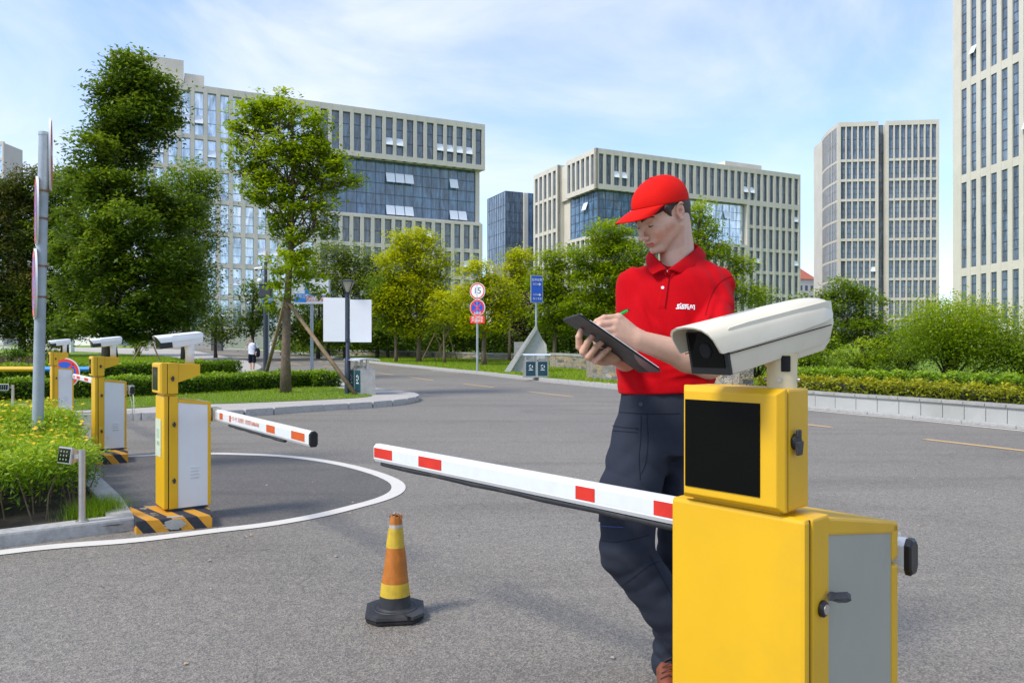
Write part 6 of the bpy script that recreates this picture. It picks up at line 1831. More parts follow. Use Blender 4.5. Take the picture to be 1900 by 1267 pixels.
def vcol(me, name, C):
    at = me.attributes.new(name, 'FLOAT_COLOR', 'POINT')
    C4 = np.concatenate([C, np.ones((len(C), 1))], 1).astype(np.float32); at.data.foreach_set('color', C4.ravel())
def sines(x, y, z, seed, n, freq, amp, stretch=(1, 1, 1)):
    r = np.random.default_rng(seed); out = 0
    for _ in range(n):
        k = r.normal(size=3) * freq * np.array(stretch); ph = r.uniform(0, 6.28)
        out = out + np.sin(k[0] * x + k[1] * y + k[2] * z + ph)
    return out * amp / math.sqrt(n)

def skinmat():
    m, t, b = nt('skin')
    a = t.nodes.new('ShaderNodeAttribute'); a.attribute_name = 'tone'
    g = t.nodes.new('ShaderNodeTexCoord'); g.name = 'TC'
    f = noise(t, 55, 6, .65)
    cc = mixc(t, .35, a.outputs['Color'], ramp(t, f, [(.3, (.78, .72, .70)), (.7, (1.08, 1.05, 1.05))]), 'MULTIPLY')
    t.links.new(cc, b.inputs['Base Color']); b.inputs['Roughness'].default_value = .48
    b.inputs['Subsurface Weight'].default_value = .18; b.inputs['Subsurface Radius'].default_value = (.010, .004, .002); b.inputs['Subsurface Scale'].default_value = .6
    bump(t, b, noise(t, 420, 3), .12, .001)
    return m
def cloth(name, c, bs=900, rough=.85, sheen=.3, var=.07):
    m, t, b = nt(name)
    g = t.nodes.new('ShaderNodeTexCoord'); g.name = 'TC'
    cc = ramp(t, noise(t, 9, 5, .6), [(.3, tuple(x * (1 - var) for x in c)), (.7, tuple(min(1, x * (1 + var)) for x in c))])
    t.links.new(cc, b.inputs['Base Color']); b.inputs['Roughness'].default_value = rough
    b.inputs['Sheen Weight'].default_value = sheen * .08; b.inputs['Specular IOR Level'].default_value = .10
    v = t.nodes.new('ShaderNodeTexVoronoi'); v.inputs['Scale'].default_value = bs; t.links.new(g.outputs['Object'], v.inputs['Vector'])
    bump(t, b, v.outputs['Distance'], .35, .001)
    return m
M['skin'] = skinmat()
M['polo'] = cloth('red pique cotton', (0.47, 0.0010, 0.0055), 650)
M['polo_dark'] = cloth('red placket shadow seam', (0.16, 0.002, 0.004), 650)
M['cap'] = cloth('bright red cap twill', (0.66, 0.010, 0.006), 900, .75, .1)
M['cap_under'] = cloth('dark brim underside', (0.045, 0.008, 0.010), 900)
M['trouser'] = cloth('dark slate work cloth', (0.025, 0.029, 0.042), 900, .8, .2, .12)
M['trouser_seam'] = cloth('trouser seam', (0.011, 0.013, 0.020), 900)
M['hair'] = dirty('dark brown hair', (0.045, 0.026, 0.017), .55, var=.5, scale=160, bmp=.7, bscale=260)
M['leather'] = dirty('russet leather', (0.20, 0.055, 0.022), .42, var=.35, scale=30, bmp=.15, bscale=120)
M['board_grey'] = dirty('dark grey clipboard', (0.042, 0.040, 0.038), .55, var=.15, scale=9)
M['paper'] = dirty('white paper', (0.80, 0.79, 0.80), .7, var=.02)
M['pen_green'] = dirty('glossy green pen', (0.01, 0.42, 0.05), .2, var=.05)
SKIN = np.array([.60, .375, .262])

rm = Vector((.58, 2.75, 0))
man = thing('person', 'young man in red cap, red polo shirt and dark work trousers writing on a clipboard', 'person', rm, 0)
def put(name, V, F, mat, smooth=True, parent=None, off=rm, it=1):
    V = smooth_v(V, F, it) if it else V
    return fast_mesh(name, V - np.array(off), F, M[mat] if isinstance(mat, str) else mat, parent or man, smooth)

from mathutils.bvhtree import BVHTree
# ---- head in its own frame: x to his left, -y the way he looks, z up
HS = np.array([1.05, 1.13, 1.02]); HC3 = np.array([.556, 2.755, 1.745])
Rh = np.array((Matrix.Rotation(R(-59), 3, 'Z') @ Matrix.Rotation(R(30), 3, 'X') @ Matrix.Rotation(R(2), 3, 'Y')))
def hw(p): return HC3 + Rh @ (np.array(p, float) * HS)
def inv_h(V): return ((V - HC3) @ Rh) / HS
neckb = np.array([.632, 2.815, 1.54])
nb = inv_h(neckb[None])[0]; nfront = inv_h(np.array([[.612, 2.768, 1.52]]))[0]; nback = inv_h(np.array([[.65, 2.86, 1.56]]))[0]
f = Field((-.13, -.16, -.30), (.15, .22, .15), .0022)
f.ell((0, .020, .036), (.0755, .097, .082), .0)
f.ell((0, -.022, -.010), (.062, .072, .088), .03)
f.ell((0, -.045, -.056), (.043, .044, .048), .02)
f.ell((0, -.076, -.101), (.021, .017, .016), .016)                       # chin
for sx in (-1, 1):
    f.cap((sx * .056, .006, -.052), (sx * .022, -.066, -.103), .014, .012, .018)      # jaw
    f.cap((sx * .056, -.030, -.022), (sx * .038, -.066, -.030), .015, .015, .028)      # cheekbone
    f.cap((sx * .046, -.074, .026), (sx * .012, -.090, .021), .009, .009, .012)        # brow
    f.ell((sx * .031, -.096, .004), (.0165, .0135, .0105), .008, 'sub')               # socket
    f.ell((sx * .0305, -.0745, .000), (.0140, .0125, .0118), .002)                   # lidded eyeball
    f.cap((sx * .043, -.0785, -.004), (sx * .020, -.0860, -.0065), .0022, .0022, .002)   # lower lid
    f.cap((sx * .044, -.078, .0065), (sx * .019, -.086, .0075), .0022, .002, .002)       # lid fold
    f.ell((sx * .0125, -.104, -.0415), (.0068, .0085, .0068), .006)                   # nostril wing
    f.ell((sx * .006, -.108, -.0475), (.0032, .005, .0025), .002, 'sub')
    # ear
    er = np.array(Matrix.Rotation(R(-18 * sx), 3, 'Z') @ Matrix.Rotation(R(-12), 3, 'X'))
    f.ell((sx * .0775, .014, -.004), (.0050, .0165, .029), .004, rot=er)
    ec = np.array((sx * .0800, .016, -.002)); pe = []
    for q in range(11):
        a_ = R(128 - q * 23); pe.append(ec + er @ np.array((sx * (.0035 if q < 8 else .001), -.0150 * math.cos(a_) * (1 if q < 8 else .7), .0275 * math.sin(a_))))
    for q in range(10): f.cap(pe[q], pe[q + 1], .0030, .0030, .0025)
    pi_ = [ec + er @ np.array((sx * .0025, v_[0], v_[1])) for v_ in ((.004, .016), (.0065, .004), (.004, -.008), (-.003, -.014))]
    for q in range(3): f.cap(pi_[q], pi_[q + 1], .0024, .0024, .0025)
    f.ell(ec + er @ np.array((sx * .003, -.0035, -.002)), (.0065, .0062, .0095), .002, 'sub', rot=er)
    f.cap(ec + er @ np.array((sx * .0035, .0095, .018)), ec + er @ np.array((sx * .0035, .0110, -.008)), .0022, .0022, .002, 'sub')
    f.cap((sx * .080, .002, -.004), (sx * .080, .002, -.012), .0032, .003, .002)
    f.ell((sx * .0785, .008, -.030), (.0048, .0075, .008), .004)
f.cap((0, -.088, .012), (0, -.1130, -.030), .0064, .0082, .010)            # nose ridge
f.ell((0, -.1150, -.0365), (.0102, .0105, .0086), .007)
f.ell((0, -.084, -.064), (.025, .016, .014), .012)
f.cap((-.019, -.088, -.0655), (0, -.0985, -.0625), .0036, .0046, .004); f.cap((.019, -.088, -.0655), (0, -.0985, -.0625), .0036, .0046, .004)
f.cap((-.016, -.088, -.0725), (0, -.0965, -.0735), .0040, .0056, .004); f.cap((.016, -.088, -.0725), (0, -.0965, -.0735), .0040, .0056, .004)
f.cap((-.021, -.0955, -.0685), (.021, -.0955, -.0685), .0014, .0014, .0015, 'sub')
f.cap((0, -.108, -.052), (0, -.103, -.056), .002, .002, .003, 'sub')
f.cap((0, .034, -.050), nb, .053, .058, .022)
f.cap((0, .012, -.070), nfront, .034, .042, .018)
f.cap((0, .055, -.045), nback, .040, .055, .03)
for sx in (-1, 1): f.cap((sx * .052, .030, -.045), nfront + np.array([sx * .014, 0, 0]), .011, .012, .018)   # neck cords
HV, HF = f.mesh(); HV = smooth_v(HV, HF, 1, .4)
def tones(L):
    n = len(L); C = np.tile(SKIN, (n, 1)); x, y, z = L[:, 0], L[:, 1], L[:, 2]; ax_ = np.abs(x)
    def blend(w, c): 
        w = np.clip(w, 0, 1)[:, None]; C[:] = C * (1 - w) + np.array(c) * w
    g = lambda d, s: np.exp(-(d / s) ** 2)
    blend(.12 * g(np.hypot(ax_ - .045, z + .03), .022) * (y < -.04), (.66, .28, .21))        # cheeks
    blend(.25 * g(np.sqrt(x ** 2 + (y + .112) ** 2 + (z + .036) ** 2), .014), (.68, .29, .22))  # nose tip
    blend(.35 * g(np.sqrt((ax_ - .082) ** 2 + (y - .016) ** 2 + (z) ** 2), .03), (.66, .27, .20))   # ears
    rs = np.random.default_rng(5)
    for _ in range(26):
        m_ = L[rs.integers(len(L))]; blend(rs.uniform(.25, .6) * g(np.linalg.norm(L - m_, axis=1), rs.uniform(.0012, .0024)), (.30, .14, .09))
    C[:] = C * (1 + .025 * np.sin(x * 160 + 3 * np.sin(z * 90)) * np.sin(z * 140 + 2 * np.sin(y * 110)))[:, None] * np.array([1, 1, 1])
    blend(.30 * np.clip((-z - .055) / .03, 0, 1) * np.clip((-y + .03) / .05, 0, 1) * (z > -.125) * (1 - g(np.hypot(x, z + .069), .022)), (.36, .235, .19))   # shaven jaw
    blend(.30 * g(z + .056, .006) * (ax_ < .028) * (y < -.07), (.36, .235, .19))
    lip = (y < -.082) & (ax_ < .0205) & (z > -.0795 + .16 * ax_) & (z < -.0605 - .12 * ax_)
    blend(.85 * lip, (.50, .155, .13))
    blend(.8 * g(z + .0688 - .06 * ax_, .0016) * (ax_ < .022) * (y < -.08), (.20, .05, .045))
    bc = .0285 + .13 * np.minimum(ax_ - .012, .020) - .28 * np.maximum(ax_ - .034, 0)
    brow = g(z - bc, .0040 - .02 * np.maximum(ax_ - .03, 0)) * (ax_ > .009) * (ax_ < .054) * (y < -.045)
    blend(.92 * brow, (.065, .036, .024))
    le = 0 * g(np.hypot((ax_ - .031) * .62, z + .0052 + 6 * (ax_ - .031) ** 2), .0028) * (y < -.07)
    blend(1.2 * le, (.030, .018, .014))
    blend(.22 * g(np.hypot(ax_ - .031, (z + .012) * 1.5), .012) * (y < -.06), (.46, .24, .20))
    return C
hc_ = tones(HV)
HVw = HC3 + (HV * HS) @ Rh.T

# ---- limbs with hands, world space
def WA(px, py, Y): return np.array(W(px, py, Y))
S_r, S_l = np.array([.462, 2.815, 1.492]), np.array([.782, 2.795, 1.480])
E_l, Wr_l = np.array([.682, 2.560, 1.196]), WA(1182, 630, 2.475)
E_r, Wr_r = np.array([.455, 2.805, 1.212]), WA(1137, 660, 2.585)
def hand_field(E, Wr, mcps, fingers, thumb, flat, rads, lo, hi, armr=(.050, .047, .034)):
    rads = [q * 1.12 for q in rads]
    f = Field(lo, hi, .0022)
    mid = E + (Wr - E) * .30
    f.cap(E, mid, armr[0], armr[1] + .003, .0); f.cap(mid, Wr, armr[1], armr[2] * .86, .02)
    n = np.array(flat); mc = sum(mcps) / 4
    for m, r in zip(mcps, (.0145, .0150, .0145, .0130)):
        f.cap(Wr + (m - mc) * .45, m, .0185, r, .014)
    f.cap(Wr, mc, .024, .012, .012)
    for fi, (pts, r0) in enumerate(zip(fingers, rads)):
        k = .0035
        P = [mcps[fi]] + list(pts); rr_ = [r0 * 1.22, r0 * 1.08, r0 * .98, r0 * .80][:len(P)]
        for i in range(len(P) - 1): f.cap(P[i], P[i + 1], rr_[i], rr_[i + 1], .007 if i == 0 else .0025)
    if thumb:
        f.cap(Wr + (thumb[0] - Wr) * .2, thumb[0], .019, .0150, .014)
        for i in range(len(thumb) - 1): f.cap(thumb[i], thumb[i + 1], .0128 - .001 * i, .0115 - .0015 * i, .005)
    return f
# writing hand (his left)
mL = [WA(1148, 589, 2.462), WA(1142, 600, 2.447), WA(1138, 612, 2.440), WA(1140, 624, 2.440)]
fL = [[WA(1121, 590, 2.440), WA(1107, 597, 2.432), WA(1101, 606, 2.440)],
      [WA(1114, 602, 2.422), WA(1107, 609, 2.420), WA(1108, 617, 2.430)],
      [WA(1115, 614, 2.418), WA(1110, 621, 2.418), WA(1114, 628, 2.430)],
      [WA(1121, 625, 2.420), WA(1116, 632, 2.424), WA(1121, 638, 2.436)]]
tL = [WA(1142, 612, 2.50), WA(1122, 603, 2.480), WA(1108, 604, 2.462)]
fa = hand_field(E_l, Wr_l, mL, fL, tL, (0, 1, 0), (.0090, .0092, .0088, .0078), (.22, 2.36, 1.10), (.78, 2.66, 1.40), (.052, .051, .038))
fa.cap(S_l, E_l, .050, .048, .02)
_B, _C, _A = (np.array(W(*q)) for q in ((1079, 588, 2.365), (1227, 690, 2.405), (1025, 575, 2.52)))
_u = (_C - _B) / np.linalg.norm(_C - _B); _w = (_A - _B) - _u * ((_A - _B) @ _u); _w /= np.linalg.norm(_w); _n = np.cross(_u, _w); _n = _n if _n[2] > 0 else -_n
gx, gy, gz_ = fa.coords(); pu = (gx - _B[0]) * _u[0] + (gy - _B[1]) * _u[1] + (gz_ - _B[2]) * _u[2]; pn = (gx - _B[0]) * _n[0] + (gy - _B[1]) * _n[1] + (gz_ - _B[2]) * _n[2]
fa.d = np.where(pu < .27, np.maximum(fa.d, .0086 - pn), fa.d)           # nothing of the writing hand sinks into the board
AV, AF = fa.mesh()
# supporting hand (his right)
mR = [WA(1099, 654, 2.545), WA(1103, 662, 2.545), WA(1110, 668, 2.55), WA(1121, 671, 2.56)]
fR = [[WA(1075, 643, 2.520), WA(1074, 625, 2.508), WA(1078, 613, 2.506)],
      [WA(1082, 653, 2.512), WA(1090, 636, 2.500), WA(1099, 624, 2.500)],
      [WA(1091, 662, 2.512), WA(1104, 646, 2.502), WA(1117, 635, 2.504)],
      [WA(1105, 670, 2.520), WA(1119, 656, 2.512), WA(1131, 646, 2.514)]]
tR = [WA(1110, 640, 2.60), WA(1100, 622, 2.60), WA(1100, 606, 2.585)]
fb = hand_field(E_r, Wr_r, mR, fR, tR, (0, 1, 0), (.0104, .0106, .0102, .0092), (.19, 2.44, 1.08), (.56, 2.86, 1.36), (.049, .047, .036))
gx, gy, gz_ = fb.coords(); pu = (gx - _B[0]) * _u[0] + (gy - _B[1]) * _u[1] + (gz_ - _B[2]) * _u[2]; pn = (gx - _B[0]) * _n[0] + (gy - _B[1]) * _n[1] + (gz_ - _B[2]) * _n[2]; pw_ = (gx - _B[0]) * _w[0] + (gy - _B[1]) * _w[1] + (gz_ - _B[2]) * _w[2]
fb.d = np.where((pu > -.03) & (pw_ < .207) & (pu < .33), np.maximum(fb.d, pn + .0022), fb.d)       # and the other hand stays beneath it
BV, BF = fb.mesh()
# hidden torso that joins head, neck and arms into one continuous body
ft = Field((.36, 2.64, 1.00), (.90, 2.95, 1.60), .006)
ft.loftz([(1.14, .580, 2.79, .12, .085), (1.25, .592, 2.79, .13, .09), (1.42, .610, 2.795, .145, .09), (1.50, .622, 2.80, .13, .075), (1.56, .632, 2.81, .06, .05)], R(-14), 0)
ft.ell((.612, 2.780, 1.490), (.09, .060, .050), .03)
ft.cap(neckb, (.632, 2.815, 1.48), .058, .07, .02)
for S_, E_ in ((S_r, E_r), (S_l, E_l)): ft.cap((.62, 2.81, 1.50), S_, .05, .048, .03); ft.cap(S_, S_ + (E_ - S_) * .6, .048, .045, .02)
TV, TF = ft.mesh()
V = np.concatenate([HVw, AV, BV, TV]); Fc = np.concatenate([HF, AF + len(HVw), BF + len(HVw) + len(AV), TF + len(HVw) + len(AV) + len(BV)])
body = fast_mesh('body', V - np.array(rm), Fc, M['skin'], man, True)
def arm_tone(V, mcps, tips):
    C = np.tile(SKIN * np.array([1.0, .96, .93]), (len(V), 1))
    for p, s, w in [(m, .012, .3) for m in mcps] + [(t, .012, .45) for t in tips]:
        d = np.linalg.norm(V - p, axis=1); w_ = (w * np.exp(-(d / s) ** 2))[:, None]; C = C * (1 - w_) + np.array((.66, .255, .185)) * w_
    return C
vcol(body.data, 'tone', np.concatenate([hc_, arm_tone(AV, mL, [q[-1] for q in fL] + [q[0] for q in fL]), arm_tone(BV, mR, [q[-1] for q in fR] + [q[0] for q in fR]), np.tile(SKIN, (len(TV), 1))]))
# fingernails on the supporting hand
mb = MB()
for q in fR:
    tip = Vector(q[-1]); prev = Vector(q[-2]); d = (tip - prev).normalized()
    out = Vector((0, -1, .1)); out = (out - d * out.dot(d)).normalized(); s_ = d.cross(out)
    # nails face the board, only their rims show
hr = Field((-.10, -.10, -.11), (.10, .14, .14), .0025)
hr.ell((0, .0225, .034), (.0795, .0995, .086), 0)
hr.cap((0, .070, -.02), (0, .074, -.062), .050, .036, .02)
for sx in (-1, 1): hr.cap((sx * .0690, -.030, .034), (sx * .0672, -.022, -.010), .013, .004, .008)
x, y, z = hr.coords()
hr.d = np.maximum(hr.d, z - .062)
face = np.maximum(-(y + .036 + .10 * (z - .02)), -1)         # forward of the temples is bare
hr.d = np.maximum(hr.d, np.where(z < .012, np.where(np.abs(x) > .035, (-.0340 - y) + 0 * z, -.1 - y), (-.034 - 1.1 * (z - .012)) - y))
hr.d = np.maximum(hr.d, -.07 - z)
# clear round and below the ears, and in front of the ear below the sideburn
ear = .028 - np.sqrt((y - .010) ** 2 + ((z + .010) * .85) ** 2) + 0 * x
hr.d = np.maximum(hr.d, np.where(np.abs(x) > .045, ear, -1))
hr.d = np.maximum(hr.d, np.where((z < -.012) & (y < .035), .02, -1))
hr.d = hr.d + .0012 * np.sin(x * 900 + z * 300) * np.sin(z * 520 + y * 300)
V_, F_ = hr.mesh(); V_ = smooth_v(V_, F_, 1, .4)
fast_mesh('hair', HC3 + (V_ * HS) @ Rh.T - np.array(rm), F_, M['hair'], man, True)

for sx in (-1, 1):
    mb = MB(); pts = []
    for q in range(9):
        t = q / 8; xx = sx * (.0185 + .0255 * t); zz = -.0022 - .0050 * math.sin(math.pi * t) ; yy = -.0855 + .0080 * t ** 1.6 - .0022 * math.sin(math.pi * t)
        pts.append(Vector(hw((xx, yy, zz))) - rm)
    mb.tube(pts, [.0008, .0018, .0026, .0030, .0030, .0028, .0026, .0020, .0010], 6); mb.build('eyelashes', M['hair'], man, smooth=True)
HB = BVHTree.FromPolygons([tuple(v) for v in HVw], [tuple(q) for q in HF])
for sx in (-1, 1):
    mb = MB(); r = np.random.default_rng(3)
    for q in range(460):
        t = r.uniform(0, 1); xx = .010 + .044 * t; zz = .0220 + .0075 * math.sin(min(1, t * 1.15) * math.pi * .62) - .006 * max(0, t - .7) / .3 + r.normal(0, .0019 * (1.15 - .7 * t))
        d_ = Vector(hw((0, 1, 0))) - Vector(hw((0, 0, 0))); o_ = Vector(hw((sx * xx, -.16, zz))); loc, nr, i_, ds_ = HB.ray_cast(o_, d_.normalized(), .2)
        if loc is None: continue
        nr = nr if nr.dot(d_) < 0 else -nr
        al = (Vector(hw((sx * (xx + .006), -.05, zz + .0015 * (1 - 2.2 * t)))) - Vector(hw((sx * xx, -.05, zz)))).normalized(); sd_ = nr.cross(al).normalized() * .0006
        a_ = loc + nr * .0003; b_ = loc + al * .0065 + nr * .0008 - (nr * nr.dot(al) * .0065)
        mb.add([a_ - sd_ - rm, a_ + sd_ - rm, b_ - rm], [(0, 1, 2)])
    mb.build('eyebrow', M['hair'], man)

# ---- cap
def cap_mesh():
    n, m = 180, 26; vs, fs = [], []; c = np.array((0, .014, .040)); r = np.array((.0865, .1060, .0960))
    for i in range(m + 1):
        for j in range(n):
            a = 2 * math.pi * j / n
            dx, dy = math.sin(a), -math.cos(a)
            # lowest angle where the rim plane cuts the dome
            lo = 0.0
            for _ in range(12):
                e = lo; yy = c[1] + r[1] * math.cos(e) * dy; zz = c[2] + r[2] * math.sin(e)
                rim = .036 - .30 * yy + (.010 * math.exp(-((abs(a - math.pi) - 0) / .5) ** 2))
                lo += (rim - zz) / r[2] * .8
            e = lo + (math.pi / 2 - lo) * (i / m)
            front = max(0, -dy) ** 2
            k = 1 + .045 * front * math.sin(min(1, (i / m) * 1.3) * math.pi) + .012 * math.sin(5 * a + 1) * math.sin(math.pi * i / m) * (1 - front)
            # panel seams
            for s_ in (0, 60, 120, 180, 240, 300):
                da = abs((math.degrees(a) - s_ + 180) % 360 - 180); k -= .0085 * math.exp(-(da / 1.3) ** 2) - .004 * math.exp(-((da - 3.2) / 1.6) ** 2) * (1 if i < m else 0)
            vs.append((c[0] + r[0] * math.cos(e) * dx * k, c[1] + r[1] * math.cos(e) * dy * k, c[2] + r[2] * math.sin(e) * (k if i < m else 1)))
    for i in range(m):
        for j in range(n):
            j2 = (j + 1) % n; fs.append((i * n + j, i * n + j2, (i + 1) * n + j2, (i + 1) * n + j))
    return vs, fs
HM4 = Matrix.Translation(Vector(HC3) - rm) @ (Matrix([list(r) + [0] for r in Rh] + [[0, 0, 0, 1]]) @ Matrix.Diagonal((HS[0], HS[1], HS[2], 1)))
mb = MB(); vs, fs = cap_mesh(); mb.M = HM4; mb.add(vs, fs); capo = mb.build('cap', M['cap'], man, smooth=True)
sm_ = capo.modifiers.new('s', 'SOLIDIFY'); sm_.thickness = .002; sm_.offset = -1
mb = MB(); bm = bmesh.new(); bmesh.ops.create_uvsphere(bm, u_segments=14, v_segments=8, radius=.006)
for v in bm.verts: v.co = Vector((v.co.x, v.co.y + .014, v.co.z * .6 + .1365))
mb.M = HM4; mb.bm(bm); mb.build('cap_button', M['cap'], capo, smooth=True)
mb = MB(); mb.M = HM4; nu, nv = 28, 12
def brim(u, v):
    a = (u - .5) * 2            # -1..1 side to side
    ang = a * R(66)
    c = (0, .014); x0 = .0865 * math.sin(ang) * .995; y0 = c[1] - .1075 * math.cos(ang); z0 = .036 - .30 * y0 + .0015
    reach = .088 * (1 - abs(a) ** 3.6) ** .55
    x1 = x0 * (1 - .10 * v); y1 = y0 - reach * v
    z1 = z0 + .05 * reach * v - (2.7 * x0 * x0) * v ** 1.2 - 1.3 * (reach * v) ** 2
    return (x1, y1, z1)
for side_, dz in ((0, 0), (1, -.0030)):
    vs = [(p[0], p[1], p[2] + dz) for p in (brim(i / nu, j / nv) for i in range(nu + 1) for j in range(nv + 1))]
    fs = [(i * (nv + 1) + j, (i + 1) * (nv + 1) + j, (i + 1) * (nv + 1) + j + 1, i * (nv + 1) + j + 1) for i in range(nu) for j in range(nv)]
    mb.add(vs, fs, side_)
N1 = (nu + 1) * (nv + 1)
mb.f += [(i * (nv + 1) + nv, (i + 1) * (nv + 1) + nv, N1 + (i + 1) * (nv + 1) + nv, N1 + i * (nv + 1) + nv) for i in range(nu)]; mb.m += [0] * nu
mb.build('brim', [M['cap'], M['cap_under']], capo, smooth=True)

# ---- polo shirt
fs_ = Field((.33, 2.46, 1.02), (.90, 3.0, 1.62), .0045)
fs_.loftz([(1.035, .580, 2.785, .174, .127), (1.10, .579, 2.785, .176, .127), (1.18, .583, 2.785, .180, .127), (1.28, .594, 2.787, .184, .130), (1.38, .605, 2.79, .190, .130), (1.44, .612, 2.792, .190, .124), (1.49, .618, 2.794, .170, .116), (1.525, .624, 2.798, .135, .106), (1.555, .632, 2.808, .088, .082), (1.575, .636, 2.815, .070, .068)], R(-14), 0)
fs_.cap((.665, 2.812, 1.530), (.755, 2.800, 1.500), .056, .058, .04); fs_.cap((.60, 2.815, 1.530), S_r + np.array([.012, 0, .004]), .048, .056, .05); fs_.cap((.66, 2.815, 1.528), S_l + np.array([-.012, 0, .002]), .050, .060, .05)
fs_.cap(S_r, S_r + (E_r - S_r) * .35, .060, .062, .022); fs_.cap(S_r + (E_r - S_r) * .35, S_r + (E_r - S_r) * .74, .062, .069, .01)
fs_.cap(S_l, S_l + (E_l - S_l) * .35, .062, .068, .016); fs_.cap(S_l + (E_l - S_l) * .35, S_l + (E_l - S_l) * .78, .068, .076, .01)
x, y, z = fs_.coords()
fold = sines(x, y, z, 3, 6, 22, .0040, (1, .3, .5)) + sines(x + .35 * z, y, z, 4, 5, 55, .0018, (1.2, .2, .25))
rid = lambda v: 1 - 2 * np.abs(np.sin(v))                       # sharp-crested folds
fold = fold + np.clip((z - 1.25) / .1, 0, 1) * np.exp(-((x - .86) / .16) ** 2) * .0042 * rid((x * .9 + z * .55) * 34 + .8 * np.sin(z * 18))
fold = fold + np.exp(-((z - 1.17) / .10) ** 2) * .0030 * rid((x * .35 + z) * 42 + 1.3 * np.sin(x * 16))
low = np.clip((1.20 - z) / .15, 0, 1)
fold = fold * np.clip((z - 1.03) / .08, .25, 1)
fold = fold + low * .0010 * np.sin((x * 1.0 + z * .9) * 75 + 2 * np.sin(z * 22))
# pull lines running from the armpit across the chest
for (cx_, cz_, dx_, dz_, w_, L_, am) in [(.735, 1.40, -.5, -.85, .013, .13, -.010), (.715, 1.37, -.75, -.66, .012, .11, .006), (.485, 1.41, .35, -.93, .012, .11, -.008), (.50, 1.36, .6, -.8, .012, .09, .005), (.74, 1.31, -.9, -.4, .012, .09, -.006), (.68, 1.22, -.95, -.25, .012, .12, -.005), (.66, 1.16, -.97, -.2, .011, .12, .004)]:
    nrm_ = math.hypot(dx_, dz_); dx_, dz_ = dx_ / nrm_, dz_ / nrm_
    u_ = (x - cx_) * dx_ + (z - cz_) * dz_; v_ = -(x - cx_) * dz_ + (z - cz_) * dx_
    fold = fold + (-1.7 * am) * np.exp(-(v_ / w_) ** 2 - ((u_ - L_ * .5) / (L_ * .6)) ** 2) * (y < 2.80)
fs_.d = fs_.d + fold
fs_.cap((.632, 2.815, 1.60), (.615, 2.80, 1.72), .056, .064, .004, 'sub')
fs_.cap((.592, 2.683, 1.556), (.612, 2.745, 1.61), .013, .036, .006, 'sub')
fs_.cap(S_r + (E_r - S_r) * .70 - np.array([.006, 0, 0]), S_r + (E_r - S_r) * 1.0 - np.array([.012, 0, 0]), .050, .050, .002, 'sub'); fs_.cap(S_l + (E_l - S_l) * .74, S_l + (E_l - S_l) * 1.3, .058, .068, .002, 'sub')
fs_.halfspace((0, 0, 1.060), (.04, 0, -1), .003)
V_, F_ = fs_.mesh(); V_ = smooth_v(V_, F_, 2, .5); SHIRT = (V_, F_)
polo = fast_mesh('polo_shirt', V_ - np.array(rm), F_, M['polo'], man, True)
# ---- trousers
fp = Field((.22, 2.44, .02), (.92, 3.0, 1.09), .0048)
fp.loftz([(.86, .575, 2.79, .190, .130), (.93, .580, 2.79, .188, .132), (.99, .581, 2.788, .184, .129), (1.050, .580, 2.786, .170, .122), (1.085, .580, 2.785, .166, .118)], R(-10), 0)
K_r, A_r = (.408, 2.645, .515), (.705, 2.63, .115)
fp.cap((.486, 2.76, .90), (.425, 2.69, .72), .118, .107, .03); fp.cap((.425, 2.69, .72), K_r, .107, .090, .02); fp.cap(K_r, (.545, 2.635, .325), .089, .080, .02); fp.cap((.545, 2.635, .325), A_r, .080, .072, .02)
K_l, A_l = (.645, 2.80, .50), (.592, 2.745, .075)
fp.cap((.672, 2.80, .90), (.66, 2.80, .70), .116, .104, .03); fp.cap((.66, 2.80, .70), K_l, .104, .088, .02); fp.cap(K_l, (.60, 2.765, .19), .086, .070, .02); fp.cap((.60, 2.765, .19), A_l, .069, .073, .02)
x, y, z = fp.coords()
fold = sines(x, y, z, 13, 6, 11, .0026, (1, .4, .5))
fold = fold + np.exp(-((z - .47) / .085) ** 2) * .0028 * rid((z * .8 - .62 * x) * 46 + .8 * np.sin(x * 11 + z * 6)) * np.clip((x - .30) / .12, 0, 1)
fold = fold + np.exp(-((z - .80) / .09) ** 2) * .0028 * rid((z + .5 * x) * 36 + 1.2 * np.sin(x * 11)) 
fold = fold + np.exp(-((z - .12) / .08) ** 2) * .0035 * rid(z * 60 + .5 * x * 60 + 1.2 * np.sin(x * 22))
kn = np.exp(-((z - .50) / .10) ** 2); fold = fold + kn * .0018 * np.sin((z + .55 * x) * 95 + 2.2 * np.sin(x * 30))
hp = np.exp(-((z - .87) / .09) ** 2); fold = fold + hp * .0018 * np.sin((z - .5 * x) * 80 + 2 * np.sin(x * 22 + 1))
an = np.exp(-((z - .13) / .07) ** 2); fold = fold + an * .0025 * np.sin(z * 120 + 2 * np.sin(x * 40))
fold = fold + sines(x - .5 * z, y, z, 15, 5, 60, .0016, (.5, .3, 1))
fp.d = fp.d + fold * np.clip((1.03 - z) / .06, .1, 1)
fp.cap((.592, 2.745, .09), (.585, 2.73, -.1), .056, .06, .002, 'sub')
V_, F_ = fp.mesh(); V_ = smooth_v(V_, F_, 2, .5); PANTS = (V_, F_)
trou = fast_mesh('trousers', V_ - np.array(rm), F_, M['trouser'], man, True)
